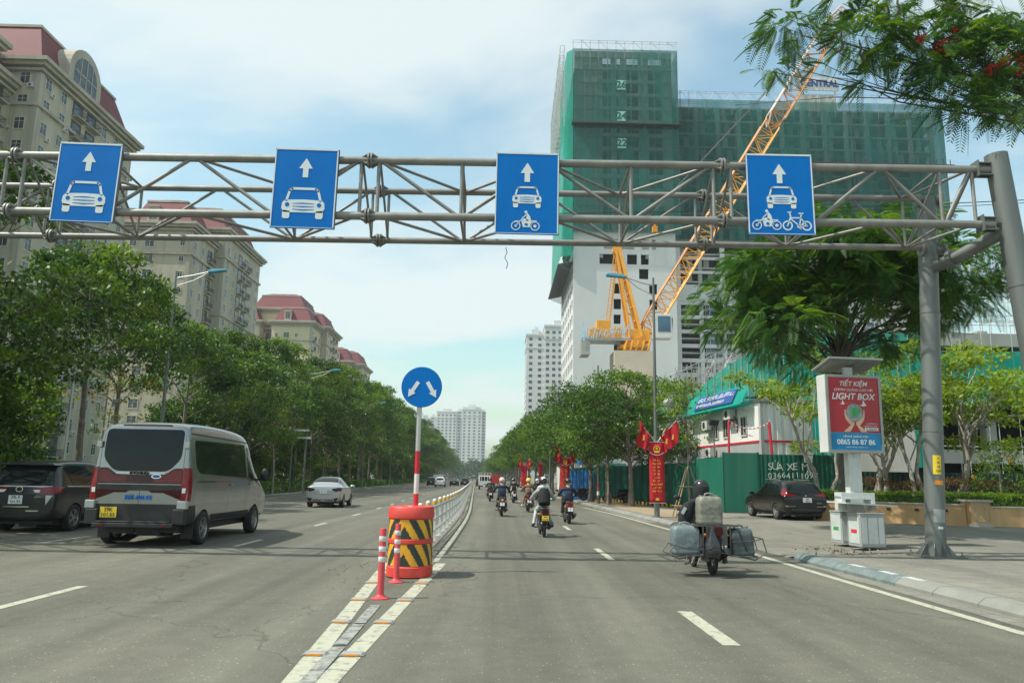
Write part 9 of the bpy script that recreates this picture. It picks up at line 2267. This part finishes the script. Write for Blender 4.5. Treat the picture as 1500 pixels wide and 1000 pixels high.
# --- the cargo motorbike with three jerrycans
CX, CY, CR = 3.56, 13.05, R(0)
cb_ = scooter('dirty old motorbike fitted with a wide steel carrier rack for jerrycans', (CX, CY, 0), CR, 'bike_black', 'cub', seat_z=0.74, tail='tail_dark')
for ch_ in list(cb_.children):
    if ch_.name.startswith(('number_plate', 'grab_rail')):
        for g_ in list(ch_.children): bpy.data.objects.remove(g_)
        bpy.data.objects.remove(ch_)
m = MB(); m.b2(-0.36, 0.36, -0.30, 0.05, 0.795, 0.82); m.b2(-0.17, 0.17, -0.34, -0.31, 0.50, 0.80)
for y in (-0.30, 0.05): m.tube([(-0.66, y, 0.30), (-0.62, y, 0.28), (0, y, 0.40), (0.62, y, 0.28), (0.66, y, 0.30)], 0.012, 7)
for s_ in (-1, 1):
    for y in (-0.34, 0.12): m.tube([(s_ * 0.24, y, 0.34), (s_ * 0.68, y, 0.32), (s_ * 0.80, y, 0.40 if s_ > 0 else 0.36), (s_ * 0.74 if s_ > 0 else s_ * 0.70, y, 0.62 if s_ > 0 else 0.50)], 0.010, 7)
    m.tube([(s_ * 0.24, -0.34, 0.34), (s_ * 0.24, 0.12, 0.34)], 0.012, 7); m.tube([(s_ * 0.68, -0.34, 0.32), (s_ * 0.68, 0.12, 0.32)], 0.012, 7)
    zt_ = 0.62 if s_ > 0 else 0.50; xt = s_ * (0.74 if s_ > 0 else 0.70)
    m.tube([(xt, -0.34, zt_), (xt, 0.12, zt_)], 0.010, 7); m.tube([(xt, -0.34, zt_), (s_ * 0.52, -0.35, zt_ - 0.05), (s_ * 0.24, -0.35, zt_ - 0.06)], 0.009, 7)
    m.tube([(s_ * 0.22, -0.32, 0.34), (s_ * 0.22, -0.32, 0.80)], 0.012, 7); m.tube([(s_ * 0.22, 0.05, 0.34), (s_ * 0.22, 0.05, 0.80)], 0.012, 7)
for x in (-0.5, -0.4): m.tube([(x, -0.35, 0.34), (x - 0.02, -0.38, 0.24), (x + 0.06, -0.38, 0.22), (x + 0.12, -0.36, 0.32)], 0.008, 6)
m.tube([(-0.70, -0.35, 0.34), (-0.69, -0.37, 0.22), (-0.74, -0.37, 0.17)], 0.009, 6)
m.build('carrier_rack', 'engine', cb_)
def jerry(label, loc, rot, w, d, h, mat, caps=True):
    t = thing('jerrycan', label, 'jerrycan', loc, 0, 'plastic jerrycans on the cargo motorbike'); t.rotation_euler = rot
    mb = MB(); P = rpoly([(-w / 2, -d / 2), (w / 2, -d / 2), (w / 2, d / 2), (-w / 2, d / 2)], 0.06, 5); k = len(P)
    prof = [(0.90, 0.0), (0.98, 0.02), (1.0, 0.05), (0.975, 0.07), (0.985, 0.10), (1.0, h * 0.3), (0.985, h * 0.33), (1.0, h * 0.36), (1.0, h * 0.72), (0.98, h * 0.84), (0.90, h * 0.93), (0.72, h * 0.98), (0.0, h)]
    for (s0, z0), (s1, z1) in zip(prof[:-1], prof[1:]):
        for j in range(k):
            p, q = P[j], P[(j + 1) % k]; mb.quad((p[0] * s0, p[1] * s0, z0), (q[0] * s0, q[1] * s0, z0), (q[0] * s1, q[1] * s1, z1), (p[0] * s1, p[1] * s1, z1))
    mb.poly([(p[0] * 0.9, p[1] * 0.9, 0) for p in P]); mb.build('body', mat, t, smooth=50)
    hd_ = MB(); hd_.tube([(-w * 0.20, 0, h * 0.94), (-w * 0.16, 0, h + 0.03), (0, 0, h + 0.045), (w * 0.16, 0, h + 0.03), (w * 0.22, 0, h * 0.94)], 0.016, 8); hd_.build('handle', mat, t, smooth=60)
    cp_ = MB()
    cp_.lathe([(0.034, h * 0.93), (0.036, h + 0.02), (0.0, h + 0.02)], 14, c=(w * 0.33, 0, 0)); cp_.lathe([(0.03, h * 0.93), (0.03, h + 0.01), (0.0, h + 0.01)], 14, c=(-w * 0.34, 0, 0)); cp_.build('cap', 'jerry_grey' if mat != 'jerry_grey' else 'jerry_blue', t, smooth=50)
    return t
j1 = jerry('dirty pale grey jerrycan tied upright on top of the cargo motorbike seat', (CX - 0.09 + 0.02, CY - 0.14, 0.822), (0, R(1), 0), 0.40, 0.30, 0.46, 'jerry_grey')
j2 = jerry('blue grey jerrycan with an embossed diamond in the left side rack', (CX - 0.47, CY - 0.12, 0.345), (0, R(-1), 0), 0.44, 0.34, 0.46, 'jerry_blue')
j3 = jerry('dark grimy jerrycan leaning outward in the right side rack', (CX + 0.455, CY - 0.12, 0.335), (0, R(-5), 0), 0.38, 0.34, 0.44, 'jerry_dark')
m = MB(); m.prism([(-0.01, 0.12), (0.19, 0.12), (0.19, 0.36), (-0.01, 0.36)], -0.176, -0.172); m.prism([(0.09, 0.14), (0.16, 0.22), (0.09, 0.31), (0.02, 0.22)], -0.181, -0.177); m.prism([(0.09, 0.17), (0.13, 0.22), (0.09, 0.27), (0.05, 0.22)], -0.186, -0.182, ); m.build('embossed_panel', 'jerry_blue', j2, bevel=0.004)
m = MB(); m.beam((-0.05, -0.178, 0.40), (0.04, -0.178, 0.08), 0.05, 0.01); m.build('rubber_strap', 'rubber', j3)
bg_ = MB(); bg_.lathe([(0.0, -0.30), (0.09, -0.29), (0.13, -0.2), (0.12, -0.08), (0.07, 0.04), (0.03, 0.14), (0.015, 0.22)], 22)
bg_.v = [(x * (1 + 0.22 * noise.noise(Vector((x * 9, y * 9, z * 11)))), y * 0.7, z + 0.03 * noise.noise(Vector((x * 14, y * 14, z * 6)))) for x, y, z in bg_.v]
o = bg_.build('plastic_bag', 'bag_black', smooth=30); o.location = (CX - 0.10, CY - 0.44, 0.60); tag(o, 'shiny black plastic bag hanging behind the cargo motorbike seat', 'bag')
me, hc = rider_mesh('body', 'cloth_black', 'cloth_black', 'cloth_dust', gloves='cloth_dust', hip=(0, 0.22, 0.80), lean=0.18, elbows=0.36, hands=(0.31, 0.86, 0.98), knee=(0.20, 0.62, 0.70), foot=(0.33, 0.20, 0.20), left_foot=(0.30, 0.28, 0.17), wide=1.08)
cr_ = thing('person', 'rider in black with a black hood and helmet, almost hidden by jerrycans', 'person', (CX - 0.04, CY, 0.0), 0); cr_.scale = (0.97, 0.97, 0.94); link('body', me, cr_)
helmet(cr_, hc, 'helmet_black', full=True, s_=1.05, brim=False)
m = MB(); m.lathe([(0.13, -0.20), (0.142, -0.1), (0.14, 0.0), (0.125, 0.07), (0.09, 0.12), (0.0, 0.145)], 22, c=tuple(hc + Vector((0, -0.01, 0.06)))); m.v = [(x + 0.006 * noise.noise(Vector((x * 30, y * 30, z * 30))), hc.y + (y - hc.y) * 1.1, z) for x, y, z in m.v]; m.build('hood', 'cloth_black', cr_, smooth=60)
sk = MB(); sk.tube([(0, 0.0, -0.16), (0.01, 0, 0.0), (0.03, 0, 0.14), (0.05, 0, 0.20)], [0.10, 0.125, 0.10, 0.05], 12); sk.v = [(x, y * 0.8, z) for x, y, z in sk.v]
o = sk.build('sack', 'cloth_black', smooth=50); o.location = (CX - 0.40, CY + 0.10, 0.98); o.rotation_euler = (0, R(14), 0); tag(o, 'dark sack with pale patches strapped between the rider and the left jerrycan', 'sack')
m = MB(); m.box((-0.06, -0.098, 0.04), (0.05, 0.012, 0.12), rot=Euler((0, 0.3, 0))); m.build('pale_patch', 'cloth_pale', o)
# ------------------------------------------------------------------ haze
hz = MB(); hz.b2(-260, 260, -90, 1000, -1.1, 98); ho = hz.mesh('haze', []) if False else None
hm = bpy.data.materials.new('haze'); hm.use_nodes = True; t_ = hm.node_tree; t_.nodes.clear()
o_ = t_.nodes.new('ShaderNodeOutputMaterial'); v_ = t_.nodes.new('ShaderNodeVolumePrincipled')
v_.inputs['Color'].default_value = (0.86, 0.93, 0.97, 1); v_.inputs['Density'].default_value = 0.00028; v_.inputs['Anisotropy'].default_value = 0.2
t_.links.new(v_.outputs[0], o_.inputs['Volume']); MATS['haze'] = hm
h_ = hz.build('haze', 'haze'); tag(h_, 'thin pale air haze over the whole street', 'haze', kind='stuff')
SC.cycles.volume_max_steps = 64
